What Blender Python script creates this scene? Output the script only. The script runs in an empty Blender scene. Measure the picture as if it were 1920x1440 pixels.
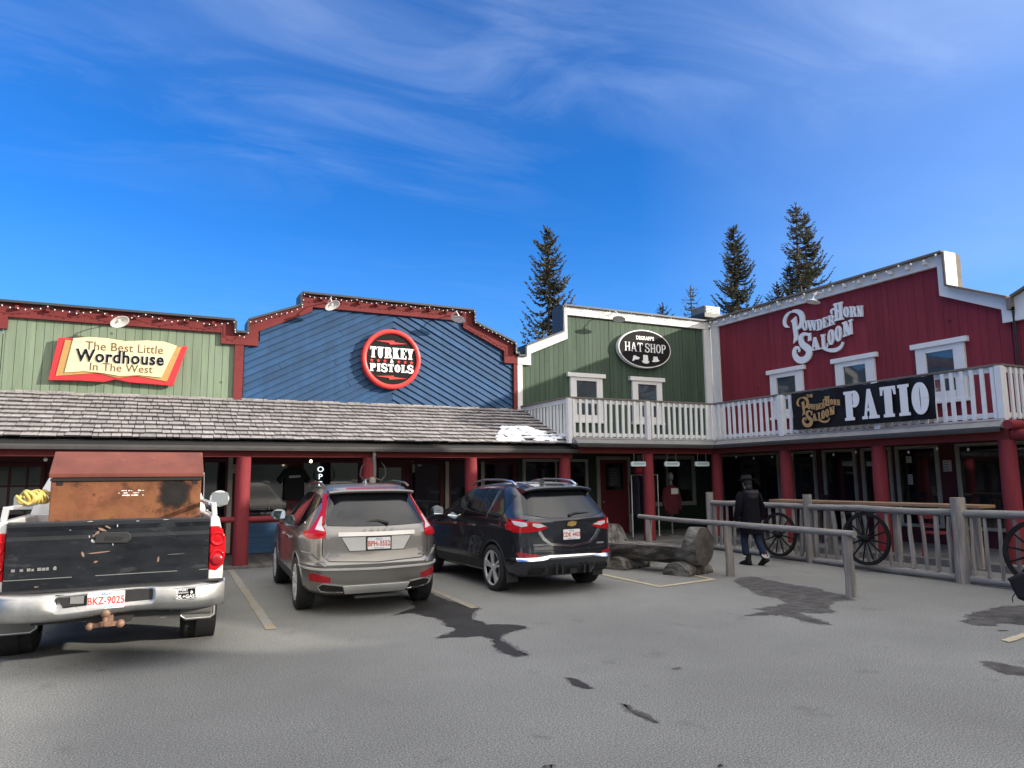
import bpy, bmesh, math, random
from mathutils import Vector, Matrix
from mathutils.bvhtree import BVHTree
R = math.radians
random.seed(7)
SC = bpy.context.scene
COL = SC.collection

# ---------------------------------------------------------------- camera
cam_d = bpy.data.cameras.new("camera")
cam = bpy.data.objects.new("camera", cam_d)
COL.objects.link(cam)
SC.camera = cam
YAW, PITCH, ROLL, EYE = R(26.49), R(7.44), R(-0.575), 1.75
cy_, sy_, cp_, sp_ = math.cos(YAW), math.sin(YAW), math.cos(PITCH), math.sin(PITCH)
fw = Vector((sy_ * cp_, cy_ * cp_, sp_)); rt = Vector((cy_, -sy_, 0)); up = rt.cross(fw)
rt2 = rt * math.cos(ROLL) + up * math.sin(ROLL); up2 = -rt * math.sin(ROLL) + up * math.cos(ROLL)
cam.matrix_world = Matrix(((rt2.x, up2.x, -fw.x, 0), (rt2.y, up2.y, -fw.y, 0), (rt2.z, up2.z, -fw.z, EYE), (0, 0, 0, 1)))
cam_d.sensor_fit = 'HORIZONTAL'; cam_d.sensor_width = 36.0; cam_d.lens = 36.0 * 1350 / 1920
cam_d.clip_start = 0.1; cam_d.clip_end = 3000

# ---------------------------------------------------------------- sky and sun
SUN = Vector((1.0, -0.75, 0.387)).normalized()          # towards the sun
SUN_EL = math.asin(SUN.z); SUN_AZ = math.atan2(SUN.x, SUN.y)
world = bpy.data.worlds.new("World"); SC.world = world; world.use_nodes = True
wt = world.node_tree; wn = wt.nodes; wl_ = wt.links
bg = wn['Background']
def N(nt, t, **k):
    n = nt.nodes.new(t)
    for a, b in k.items(): setattr(n, a, b)
    return n
sky = N(wt, 'ShaderNodeTexSky', sky_type='NISHITA', sun_disc=False, sun_elevation=SUN_EL, sun_rotation=SUN_AZ,
        altitude=1400, air_density=1.0, dust_density=0.35, ozone_density=4.0)
hs = N(wt, 'ShaderNodeHueSaturation'); hs.inputs['Saturation'].default_value = 1.22; hs.inputs['Value'].default_value = 0.80
tint = N(wt, 'ShaderNodeMix', data_type='RGBA', blend_type='MULTIPLY'); tint.inputs[0].default_value = 1.0
tint.inputs[7].default_value = (0.60, 0.83, 1.07, 1)
wl_.new(sky.outputs[0], hs.inputs['Color']); wl_.new(hs.outputs[0], tint.inputs[6])
tc = N(wt, 'ShaderNodeTexCoord'); sep = N(wt, 'ShaderNodeSeparateXYZ'); wl_.new(tc.outputs['Generated'], sep.inputs[0])
def mth(op, a, b=None, c=None, clamp=False, nt=wt):
    n = N(nt, 'ShaderNodeMath', operation=op, use_clamp=clamp)
    for i, v in enumerate((a, b, c)):
        if v is None: continue
        if isinstance(v, (int, float)): n.inputs[i].default_value = v
        else: nt.links.new(v, n.inputs[i])
    return n.outputs[0]
def ramp(nt, fac, stops):
    r_ = N(nt, 'ShaderNodeValToRGB'); e = r_.color_ramp.elements
    while len(e) > 1: e.remove(e[-1])
    e[0].position = stops[0][0]; e[0].color = (*[stops[0][1]] * 3, 1) if not hasattr(stops[0][1], '__len__') else (*stops[0][1], 1)
    for p, c in stops[1:]:
        q = e.new(p); q.color = (c, c, c, 1) if not hasattr(c, '__len__') else (*c, 1)
    nt.links.new(fac, r_.inputs[0])
    return r_.outputs[0]
zz = mth('MAXIMUM', sep.outputs[2], 0.06)
u_ = mth('DIVIDE', sep.outputs[0], zz); v_ = mth('DIVIDE', sep.outputs[1], zz)
cmb = N(wt, 'ShaderNodeCombineXYZ'); wl_.new(u_, cmb.inputs[0]); wl_.new(v_, cmb.inputs[1])
mp = N(wt, 'ShaderNodeMapping'); mp.inputs['Rotation'].default_value = (0, 0, R(24)); mp.inputs['Scale'].default_value = (0.80, 1.75, 1); mp.inputs['Location'].default_value = (0.35, 0.2, 0)
wl_.new(cmb.outputs[0], mp.inputs[0])
n1 = N(wt, 'ShaderNodeTexNoise'); n1.inputs['Scale'].default_value = 1.5; n1.inputs['Detail'].default_value = 10; n1.inputs['Roughness'].default_value = 0.58; n1.inputs['Distortion'].default_value = 1.1
wl_.new(mp.outputs[0], n1.inputs['Vector'])
n2 = N(wt, 'ShaderNodeTexNoise'); n2.inputs['Scale'].default_value = 0.35; n2.inputs['Detail'].default_value = 3
wl_.new(cmb.outputs[0], n2.inputs['Vector'])
wisp = ramp(wt, n1.outputs[0], [(0.45, 0.0), (0.61, 0.17), (0.80, 0.48)])
patch = ramp(wt, n2.outputs[0], [(0.40, 0.08), (0.62, 1.0)])
# thin veil towards the upper right of the view, and unseen bright cloud added behind the camera as fill light
side = mth('ADD', mth('MULTIPLY', sep.outputs[0], 0.80), mth('MULTIPLY', sep.outputs[1], -0.60))
veil = mth('MULTIPLY', ramp(wt, side, [(-0.06, 0.0), (0.40, 0.47)]), ramp(wt, n2.outputs[0], [(0.3, 0.55), (0.6, 1.0)]))
fill_n = N(wt, 'ShaderNodeTexNoise'); fill_n.inputs['Scale'].default_value = 2.6; fill_n.inputs['Detail'].default_value = 6
wl_.new(tc.outputs['Generated'], fill_n.inputs['Vector'])
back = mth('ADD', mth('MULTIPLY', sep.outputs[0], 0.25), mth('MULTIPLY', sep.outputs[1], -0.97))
fill_bank = mth('MULTIPLY', ramp(wt, back, [(0.36, 0.0), (0.60, 1.0)]), ramp(wt, fill_n.outputs[0], [(0.34, 0.35), (0.58, 1.0)]))
high = ramp(wt, sep.outputs[2], [(0.34, 0.0), (0.47, 1.0)])
top = mth('MULTIPLY', ramp(wt, sep.outputs[2], [(0.42, 0.0), (0.60, 0.26)]), ramp(wt, n1.outputs[0], [(0.35, 0.25), (0.65, 1.0)]))
veil = mth('MULTIPLY', veil, ramp(wt, sep.outputs[2], [(0.08, 0.45), (0.50, 1.0)]))
lowc = mth('MULTIPLY', mth('MULTIPLY', wisp, patch), ramp(wt, sep.outputs[2], [(0.10, 0.55), (0.24, 0.12)]))
cl = mth('ADD', mth('ADD', mth('MULTIPLY', mth('MULTIPLY', wisp, patch), high), lowc), mth('ADD', veil, top), clamp=True)
cl = mth('MULTIPLY', cl, 0.75)
mixA = N(wt, 'ShaderNodeMix', data_type='RGBA'); wl_.new(cl, mixA.inputs[0]); low = N(wt, 'ShaderNodeMix', data_type='RGBA'); wl_.new(ramp(wt, sep.outputs[2], [(0.04, .75), (0.16, .38), (0.32, 0.0)]), low.inputs[0]); wl_.new(tint.outputs[2], low.inputs[6]); low.inputs[7].default_value = (0.50, 1.38, 3.2, 1)
wl_.new(low.outputs[2], mixA.inputs[6]); mixA.inputs[7].default_value = (2.5, 3.1, 4.2, 1)
mixB = N(wt, 'ShaderNodeMix', data_type='RGBA'); wl_.new(fill_bank, mixB.inputs[0]); wl_.new(mixA.outputs[2], mixB.inputs[6]); mixB.inputs[7].default_value = (8.6, 7.9, 7.0, 1)
zen_fill = mth('MULTIPLY', ramp(wt, sep.outputs[2], [(0.66, 0.0), (0.86, 1.0)]), ramp(wt, fill_n.outputs[0], [(0.30, 0.55), (0.60, 1.0)]))  # unseen bright cloud overhead, added to lift the fill on the ground
mixC = N(wt, 'ShaderNodeMix', data_type='RGBA'); wl_.new(zen_fill, mixC.inputs[0]); wl_.new(mixB.outputs[2], mixC.inputs[6]); mixC.inputs[7].default_value = (8.8, 8.5, 8.1, 1)
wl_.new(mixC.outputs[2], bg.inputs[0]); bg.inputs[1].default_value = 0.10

sun_d = bpy.data.lights.new("sun", 'SUN'); sun_d.energy = 2.1; sun_d.angle = R(0.8); sun_d.color = (1.0, 0.93, 0.82)
sun = bpy.data.objects.new("sun", sun_d); COL.objects.link(sun)
sun.rotation_euler = SUN.to_track_quat('Z', 'Y').to_euler(); sun.location = SUN * 60

SC.view_settings.view_transform = 'Standard'; SC.view_settings.look = 'None'
SC.view_settings.exposure = 1.62; SC.view_settings.gamma = 1.0; SC.view_settings.use_curve_mapping = False

# ---------------------------------------------------------------- helpers
def lin(h):
    h = h.lstrip('#'); o = []
    for i in (0, 2, 4):
        c = int(h[i:i + 2], 16) / 255
        o.append(c / 12.92 if c <= 0.04045 else ((c + 0.055) / 1.055) ** 2.4)
    return tuple(o)
def mul(c, k): return tuple(min(1, x * k) for x in c)

def mat(name, base, rough=0.7, metal=0.0, var=0.15, scale=4.0, stretch=(1, 1, 1), bump=0.0, bscale=None, isl=0.0, coat=0.0,
        spec=0.5, wear=None, fine=0.0, emit=None, tintv=None, rvar=0.0, flecks=None, knots=None):
    m = bpy.data.materials.new(name); m.use_nodes = True; nt = m.node_tree
    p = nt.nodes['Principled BSDF']; L = nt.links
    p.inputs['Roughness'].default_value = rough; p.inputs['Metallic'].default_value = metal
    p.inputs['Coat Weight'].default_value = coat; p.inputs['Coat Roughness'].default_value = 0.04
    p.inputs['Specular IOR Level'].default_value = spec
    t = N(nt, 'ShaderNodeTexCoord'); mpg = N(nt, 'ShaderNodeMapping'); mpg.inputs['Scale'].default_value = stretch
    L.new(t.outputs['Object'], mpg.inputs[0])
    no = N(nt, 'ShaderNodeTexNoise'); no.inputs['Scale'].default_value = scale; no.inputs['Detail'].default_value = 7; no.inputs['Roughness'].default_value = 0.62
    L.new(mpg.outputs[0], no.inputs['Vector'])
    k = ramp(nt, no.outputs[0], [(0.28, 1 - var), (0.72, 1 + var)]) if var else None
    mx = N(nt, 'ShaderNodeMix', data_type='RGBA', blend_type='MULTIPLY'); mx.inputs[0].default_value = 1.0
    mx.inputs[6].default_value = (*base, 1)
    out = mx.outputs[2]
    if k is not None:
        # ramp clamps at 1, so scale by 1/(1+var) and boost the base
        mx.inputs[6].default_value = (*mul(base, 1.0), 1); L.new(k, mx.inputs[7])
    else: mx.inputs[7].default_value = (1, 1, 1, 1)
    if tintv:
        n3 = N(nt, 'ShaderNodeTexNoise'); n3.inputs['Scale'].default_value = tintv[1]; n3.inputs['Detail'].default_value = 4
        L.new(mpg.outputs[0], n3.inputs['Vector'])
        m3 = N(nt, 'ShaderNodeMix', data_type='RGBA'); L.new(ramp(nt, n3.outputs[0], [(0.42, 0), (0.62, 1)]), m3.inputs[0])
        L.new(out, m3.inputs[6]); m3.inputs[7].default_value = (*tintv[0], 1); out = m3.outputs[2]
    if fine:
        n4 = N(nt, 'ShaderNodeTexNoise'); n4.inputs['Scale'].default_value = fine[0]; n4.inputs['Detail'].default_value = 3
        L.new(t.outputs['Object'], n4.inputs['Vector'])
        m4 = N(nt, 'ShaderNodeMix', data_type='RGBA', blend_type='MULTIPLY'); m4.inputs[0].default_value = 1
        L.new(out, m4.inputs[6]); L.new(ramp(nt, n4.outputs[0], [(0.3, 1 - fine[1]), (0.7, 1.0)]), m4.inputs[7]); out = m4.outputs[2]
    if isl:
        g = N(nt, 'ShaderNodeNewGeometry'); m2 = N(nt, 'ShaderNodeMix', data_type='RGBA', blend_type='MULTIPLY'); m2.inputs[0].default_value = 1
        L.new(out, m2.inputs[6]); L.new(ramp(nt, g.outputs['Random Per Island'], [(0, 1 - isl), (1, 1.0)]), m2.inputs[7]); out = m2.outputs[2]
    if wear:
        n5 = N(nt, 'ShaderNodeTexNoise'); n5.inputs['Scale'].default_value = wear[1]; n5.inputs['Detail'].default_value = 8; n5.inputs['Roughness'].default_value = 0.7
        L.new(mpg.outputs[0], n5.inputs['Vector'])
        m5 = N(nt, 'ShaderNodeMix', data_type='RGBA'); L.new(ramp(nt, n5.outputs[0], [(wear[2], 0), (wear[2] + 0.05, wear[3] if len(wear) > 3 else 0.8)]), m5.inputs[0])
        L.new(out, m5.inputs[6]); m5.inputs[7].default_value = (*wear[0], 1); out = m5.outputs[2]
    if knots:                                           # knots and nail heads in the boards
        vk = N(nt, 'ShaderNodeTexVoronoi'); vk.inputs['Scale'].default_value = knots[0]; mk = N(nt, 'ShaderNodeMapping'); mk.inputs['Scale'].default_value = knots[2]; L.new(t.outputs['Object'], mk.inputs[0]); L.new(mk.outputs[0], vk.inputs['Vector'])
        mk2 = N(nt, 'ShaderNodeMix', data_type='RGBA'); L.new(ramp(nt, vk.outputs['Distance'], [(.035, .8), (.07, 0)]), mk2.inputs[0]); L.new(out, mk2.inputs[6]); mk2.inputs[7].default_value = (*knots[1], 1); out = mk2.outputs[2]
        sn = N(nt, 'ShaderNodeTexNoise'); sn.inputs['Scale'].default_value = 1.0; sn.inputs['Detail'].default_value = 5; sm_ = N(nt, 'ShaderNodeMapping'); sm_.inputs['Scale'].default_value = (5, 5, .35); L.new(t.outputs['Object'], sm_.inputs[0]); L.new(sm_.outputs[0], sn.inputs['Vector'])
        mk3 = N(nt, 'ShaderNodeMix', data_type='RGBA', blend_type='MULTIPLY'); mk3.inputs[0].default_value = 1; L.new(out, mk3.inputs[6]); L.new(ramp(nt, sn.outputs[0], [(.36, .86), (.60, 1.0)]), mk3.inputs[7]); out = mk3.outputs[2]
    if flecks:                                          # pale stone chips in the surface
        vo = N(nt, 'ShaderNodeTexVoronoi'); vo.inputs['Scale'].default_value = 48; L.new(t.outputs['Object'], vo.inputs['Vector'])
        m7 = N(nt, 'ShaderNodeMix', data_type='RGBA'); L.new(ramp(nt, vo.outputs['Distance'], [(.08, .6), (.17, 0)]), m7.inputs[0])
        L.new(out, m7.inputs[6]); L.new(vo.outputs['Color'], m7.inputs[7]); 
        hs7 = N(nt, 'ShaderNodeHueSaturation'); hs7.inputs['Saturation'].default_value = .08; hs7.inputs['Value'].default_value = .8; L.new(vo.outputs['Color'], hs7.inputs['Color']); L.new(hs7.outputs[0], m7.inputs[7]); out = m7.outputs[2]
        vc = N(nt, 'ShaderNodeTexNoise'); vc.inputs['Scale'].default_value = 140; vc.inputs['Detail'].default_value = 2; L.new(t.outputs['Object'], vc.inputs['Vector'])
        m8 = N(nt, 'ShaderNodeMix', data_type='RGBA', blend_type='MULTIPLY'); m8.inputs[0].default_value = 1; L.new(out, m8.inputs[6]); L.new(ramp(nt, vc.outputs[0], [(.38, .50), (.6, 1.0)]), m8.inputs[7]); out = m8.outputs[2]
        dn = N(nt, 'ShaderNodeTexNoise'); dn.inputs['Scale'].default_value = 1.3; dn.inputs['Detail'].default_value = 6; L.new(t.outputs['Object'], dn.inputs['Vector'])
        dm = N(nt, 'ShaderNodeMix', data_type='RGBA', blend_type='ADD'); dm.inputs[0].default_value = .9; L.new(t.outputs['Object'], dm.inputs[6]); L.new(dn.outputs['Color'], dm.inputs[7])
        cv = N(nt, 'ShaderNodeTexVoronoi', feature='DISTANCE_TO_EDGE'); cv.inputs['Scale'].default_value = .42; L.new(dm.outputs[2], cv.inputs['Vector'])
        cn = N(nt, 'ShaderNodeTexNoise'); cn.inputs['Scale'].default_value = .8; L.new(t.outputs['Object'], cn.inputs['Vector'])
        cf = mth('MULTIPLY', ramp(nt, cv.outputs['Distance'], [(.002, 1), (.007, 0)]), ramp(nt, cn.outputs[0], [(.60, 0), (.70, .45)]), nt=nt)
        m9 = N(nt, 'ShaderNodeMix', data_type='RGBA'); L.new(cf, m9.inputs[0]); L.new(out, m9.inputs[6]); m9.inputs[7].default_value = (.07, .068, .065, 1); out = m9.outputs[2]
        ov = N(nt, 'ShaderNodeTexVoronoi'); ov.inputs['Scale'].default_value = .95; L.new(dm.outputs[2], ov.inputs['Vector'])
        m11 = N(nt, 'ShaderNodeMix', data_type='RGBA'); L.new(ramp(nt, ov.outputs['Distance'], [(.03, .5), (.085, 0)]), m11.inputs[0]); L.new(out, m11.inputs[6]); m11.inputs[7].default_value = (.12, .115, .11, 1); out = m11.outputs[2]
        wn_ = N(nt, 'ShaderNodeTexNoise'); wn_.inputs['Scale'].default_value = .16; wn_.inputs['Detail'].default_value = 5; wm = N(nt, 'ShaderNodeMapping'); wm.inputs['Scale'].default_value = (1, .45, 1); wm.inputs['Rotation'].default_value = (0, 0, .5); L.new(t.outputs['Object'], wm.inputs[0]); L.new(wm.outputs[0], wn_.inputs['Vector'])
        m10 = N(nt, 'ShaderNodeMix', data_type='RGBA', blend_type='MULTIPLY'); m10.inputs[0].default_value = 1; L.new(out, m10.inputs[6]); L.new(ramp(nt, wn_.outputs[0], [(.35, (.80, .79, .77)), (.62, (1.0, 1.0, 1.0))]), m10.inputs[7]); out = m10.outputs[2]
    L.new(out, p.inputs['Base Color'])
    if rvar:
        L.new(ramp(nt, no.outputs[0], [(0.3, max(0, rough - rvar)), (0.7, min(1, rough + rvar))]), p.inputs['Roughness'])
    if bump:
        b = N(nt, 'ShaderNodeBump'); b.inputs['Strength'].default_value = bump; b.inputs['Distance'].default_value = 0.02
        n6 = N(nt, 'ShaderNodeTexNoise'); n6.inputs['Scale'].default_value = bscale or scale * 3; n6.inputs['Detail'].default_value = 6
        L.new(mpg.outputs[0], n6.inputs['Vector']); L.new(n6.outputs[0], b.inputs['Height']); L.new(b.outputs[0], p.inputs['Normal'])
    if emit:
        p.inputs['Emission Color'].default_value = (*emit[0], 1); p.inputs['Emission Strength'].default_value = emit[1]
    return m

ORG = {}                                   # world position of every unrotated thing / part
def link(o): COL.objects.link(o)
def tag(o, label=None, cat=None, group=None, kind=None):
    if label: o['label'] = label
    if cat: o['category'] = cat
    if group: o['group'] = group
    if kind: o['kind'] = kind
    return o
def thing(name, label, cat, loc=(0, 0, 0), rz=0.0, group=None):
    o = bpy.data.objects.new(name, None); link(o); o.location = loc; o.rotation_euler = (0, 0, rz); o.empty_display_size = 0.2
    ORG[o.name] = Vector(loc)
    return tag(o, label, cat, group)

class MB:
    def __init__(s): s.v = []; s.f = []; s.sm = []
    def add(s, vs, fs, smooth=False):
        b = len(s.v); s.v += [tuple(v) for v in vs]
        for f in fs: s.f.append(tuple(i + b for i in f)); s.sm.append(smooth)
        return s
    def box(s, x0, x1, y0, y1, z0, z1, rot=None, piv=None):
        vs = [Vector(p) for p in ((x0, y0, z0), (x1, y0, z0), (x1, y1, z0), (x0, y1, z0), (x0, y0, z1), (x1, y0, z1), (x1, y1, z1), (x0, y1, z1))]
        if rot is not None:
            c = Vector(piv) if piv else Vector(((x0 + x1) / 2, (y0 + y1) / 2, (z0 + z1) / 2))
            vs = [c + rot @ (v - c) for v in vs]
        return s.add(vs, [(0, 3, 2, 1), (4, 5, 6, 7), (0, 1, 5, 4), (1, 2, 6, 5), (2, 3, 7, 6), (3, 0, 4, 7)])
    def obox(s, c, ax, ay, az):
        c, ax, ay, az = map(Vector, (c, ax, ay, az))
        vs = [c + ax * i + ay * j + az * k for k in (-1, 1) for i, j in ((-1, -1), (1, -1), (1, 1), (-1, 1))]
        return s.add(vs, [(0, 3, 2, 1), (4, 5, 6, 7), (0, 1, 5, 4), (1, 2, 6, 5), (2, 3, 7, 6), (3, 0, 4, 7)])
    def beam(s, p0, p1, w, h, upv=(0, 0, 1)):
        p0, p1 = Vector(p0), Vector(p1); d = p1 - p0; a = d.normalized(); sd = a.cross(Vector(upv)).normalized(); u = sd.cross(a)
        return s.obox((p0 + p1) / 2, d / 2, sd * w / 2, u * h / 2)
    def cyl(s, p0, p1, r0, r1=None, n=16, caps=True, smooth=True, jit=0.0):
        r1 = r0 if r1 is None else r1; p0, p1 = Vector(p0), Vector(p1); a = (p1 - p0).normalized()
        t = Vector((0, 0, 1)) if abs(a.z) < 0.9 else Vector((1, 0, 0)); e1 = a.cross(t).normalized(); e2 = a.cross(e1)
        vs = []; js = [1 + random.uniform(-jit, jit) for _ in range(n)]
        for p, r in ((p0, r0), (p1, r1)):
            for i in range(n):
                q = 2 * math.pi * i / n; vs.append(p + (e1 * math.cos(q) + e2 * math.sin(q)) * r * js[i])
        s.add(vs, [(i, i + n, (i + 1) % n + n, (i + 1) % n) for i in range(n)], smooth)
        if caps: s.add(vs, [tuple(range(n)), tuple(reversed(range(n, 2 * n)))])
        return s
    def tube(s, pts, r, n=8, closed=False, caps=True, smooth=True, jit=0.0):
        pts = [Vector(p) for p in pts]; m = len(pts); rs = r if hasattr(r, '__len__') else [r] * m
        vs = []; prev = None
        for i, p in enumerate(pts):
            if closed: d = pts[(i + 1) % m] - pts[i - 1]
            else: d = pts[min(i + 1, m - 1)] - pts[max(i - 1, 0)]
            d = d.normalized() if d.length > 1e-9 else Vector((0, 0, 1))
            if prev is None:
                t = Vector((0, 0, 1)) if abs(d.z) < 0.9 else Vector((1, 0, 0)); e1 = d.cross(t).normalized()
            else: e1 = (prev - d * prev.dot(d)).normalized()
            prev = e1; e2 = d.cross(e1)
            for k in range(n):
                q = 2 * math.pi * k / n; rr = rs[i] * (1 + random.uniform(-jit, jit)); vs.append(p + (e1 * math.cos(q) + e2 * math.sin(q)) * rr)
        fs = []
        for i in range(m if closed else m - 1):
            a, b = i * n, ((i + 1) % m) * n
            fs += [(a + k, a + (k + 1) % n, b + (k + 1) % n, b + k) for k in range(n)]
        s.add(vs, fs, smooth)
        if caps and not closed: s.add(vs, [tuple(reversed(range(n))), tuple(range((m - 1) * n, m * n))])
        return s
    def lathe(s, c, axis, prof, n=24, smooth=True):
        """prof: list of (distance along axis, radius)"""
        c = Vector(c); a = Vector(axis).normalized(); t = Vector((0, 0, 1)) if abs(a.z) < 0.9 else Vector((1, 0, 0)); e1 = a.cross(t).normalized(); e2 = a.cross(e1)
        vs = []; m = len(prof)
        for h, r in prof:
            for k in range(n):
                q = 2 * math.pi * k / n; vs.append(c + a * h + (e1 * math.cos(q) + e2 * math.sin(q)) * max(r, 1e-4))
        fs = [(i * n + k, i * n + (k + 1) % n, (i + 1) * n + (k + 1) % n, (i + 1) * n + k) for i in range(m - 1) for k in range(n)]
        return s.add(vs, fs, smooth)
    def prism(s, poly, o, ux, uy, un, d0, d1):
        """2-D polygon in the frame (o, ux, uy), from depth d0 (back) to d1 (front) along un"""
        o, ux, uy, un = map(Vector, (o, ux, uy, un)); n = len(poly)
        ar = sum(poly[i][0] * poly[(i + 1) % n][1] - poly[(i + 1) % n][0] * poly[i][1] for i in range(n))
        if ar < 0: poly = list(reversed(poly))
        fr = [o + ux * x + uy * y + un * d1 for x, y in poly]; bk = [o + ux * x + uy * y + un * d0 for x, y in poly]
        flip = ux.cross(uy).dot(un) < 0
        fs = [tuple(range(n)), tuple(range(2 * n - 1, n - 1, -1))] + [(i, i + n, (i + 1) % n + n, (i + 1) % n) for i in range(n)]
        if flip: fs = [tuple(reversed(f)) for f in fs]
        return s.add(fr + bk, fs)
    def loft(s, rings, closed=True, caps=True, smooth=True):
        n = len(rings[0]); vs = [p for r_ in rings for p in r_]; fs = []
        for i in range(len(rings) - 1):
            for k in range(n if closed else n - 1):
                fs.append((i * n + k, i * n + (k + 1) % n, (i + 1) * n + (k + 1) % n, (i + 1) * n + k))
        s.add(vs, fs, smooth)
        if caps: s.add(vs, [tuple(reversed(range(n))), tuple(range((len(rings) - 1) * n, len(rings) * n))])
        return s
    def ball(s, c, r, n=10, m=6, sc=(1, 1, 1)):
        c = Vector(c); rings = []
        for i in range(m + 1):
            a = math.pi * i / m; rr = max(math.sin(a), 1e-3)
            rings.append([c + Vector((sc[0] * r * rr * math.cos(2 * math.pi * k / n), sc[1] * r * rr * math.sin(2 * math.pi * k / n), -sc[2] * r * math.cos(a))) for k in range(n)])
        return s.loft(rings)
    def build(s, name, m, parent=None, world=True, bevel=0.0, seg=2, smooth=None, label=None):
        me = bpy.data.meshes.new(name)
        off = ORG.get(parent.name, Vector()) if (parent is not None and world) else Vector()
        me.from_pydata([(v[0] - off.x, v[1] - off.y, v[2] - off.z) for v in s.v], [], s.f)
        me.polygons.foreach_set('use_smooth', [bool(x) if smooth is None else smooth for x in s.sm])
        me.update()
        if bevel:
            bm = bmesh.new(); bm.from_mesh(me); bmesh.ops.remove_doubles(bm, verts=bm.verts, dist=1e-5)
            es = [e for e in bm.edges if len(e.link_faces) == 2 and e.calc_face_angle(0) > 0.5]
            bmesh.ops.bevel(bm, geom=es, offset=bevel, segments=seg, affect='EDGES', profile=0.6, clamp_overlap=True)
            bm.to_mesh(me); bm.free()
        o = bpy.data.objects.new(name, me); link(o)
        if m is not None: me.materials.append(m)
        if parent is not None: o.parent = parent
        ORG[o.name] = off
        if label: o['label'] = label
        return o

def textgeo(txt, size=1.0, bold=0.0, spacing=1.0, sx=1.0, align='CENTER'):
    """outline lettering from the built-in font, as 2-D triangles"""
    c = bpy.data.curves.new('t', 'FONT'); c.body = txt; c.size = size; c.offset = bold; c.space_character = spacing; c.align_x = align; c.align_y = 'CENTER'; c.resolution_u = 3
    o = bpy.data.objects.new('t', c); link(o)
    dg = bpy.context.evaluated_depsgraph_get(); me = bpy.data.meshes.new_from_object(o.evaluated_get(dg))
    vs = [(v.co.x * sx, v.co.y) for v in me.vertices]; fs = [tuple(p.vertices) for p in me.polygons]
    bpy.data.objects.remove(o); bpy.data.curves.remove(c); bpy.data.meshes.remove(me)
    return vs, fs
def put_text(mb, txt, o, ux, uy, un, size, depth=0.01, **k):
    vs, fs = textgeo(txt, size, **k)
    o, ux, uy, un = map(Vector, (o, ux, uy, un))
    n = len(vs)
    f3 = [o + ux * x + uy * y + un * depth for x, y in vs]; b3 = [o + ux * x + uy * y for x, y in vs]
    ed = {}
    for f in fs:
        for i in range(len(f)):
            a, b = f[i], f[(i + 1) % len(f)]; ed[(a, b)] = ed.get((a, b), 0) + 1
    sk = [(a, a + n, b + n, b) for (a, b) in ed if (b, a) not in ed]
    mb.add(f3 + b3, list(fs) + sk)
    return mb

# slab-serif western capitals drawn as strokes in a box of height 1
def ribbon(pts, ws):
    """list of quads along a centre line, ws = width at each point"""
    out = []; L = []; Rr = []
    for i, p in enumerate(pts):
        a = pts[max(i - 1, 0)]; b = pts[min(i + 1, len(pts) - 1)]; dx, dy = b[0] - a[0], b[1] - a[1]; l = math.hypot(dx, dy) or 1
        w = (ws[i] if hasattr(ws, '__len__') else ws) / 2
        L.append((p[0] - dy / l * w, p[1] + dx / l * w)); Rr.append((p[0] + dy / l * w, p[1] - dx / l * w))
    return L + Rr[::-1]
def arcp(cx, cy, rx, ry, a0, a1, n=14): return [(cx + rx * math.cos(R(a0 + (a1 - a0) * i / n)), cy + ry * math.sin(R(a0 + (a1 - a0) * i / n))) for i in range(n + 1)]
def bez(p0, p1, p2, p3, n=12):
    o = []
    for i in range(n + 1):
        t = i / n; a, b, c, d = (1 - t) ** 3, 3 * t * (1 - t) ** 2, 3 * t * t * (1 - t), t ** 3
        o.append((a * p0[0] + b * p1[0] + c * p2[0] + d * p3[0], a * p0[1] + b * p1[1] + c * p2[1] + d * p3[1]))
    return o
def box2(x0, x1, y0, y1): return [(x0, y0), (x1, y0), (x1, y1), (x0, y1)]
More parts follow.
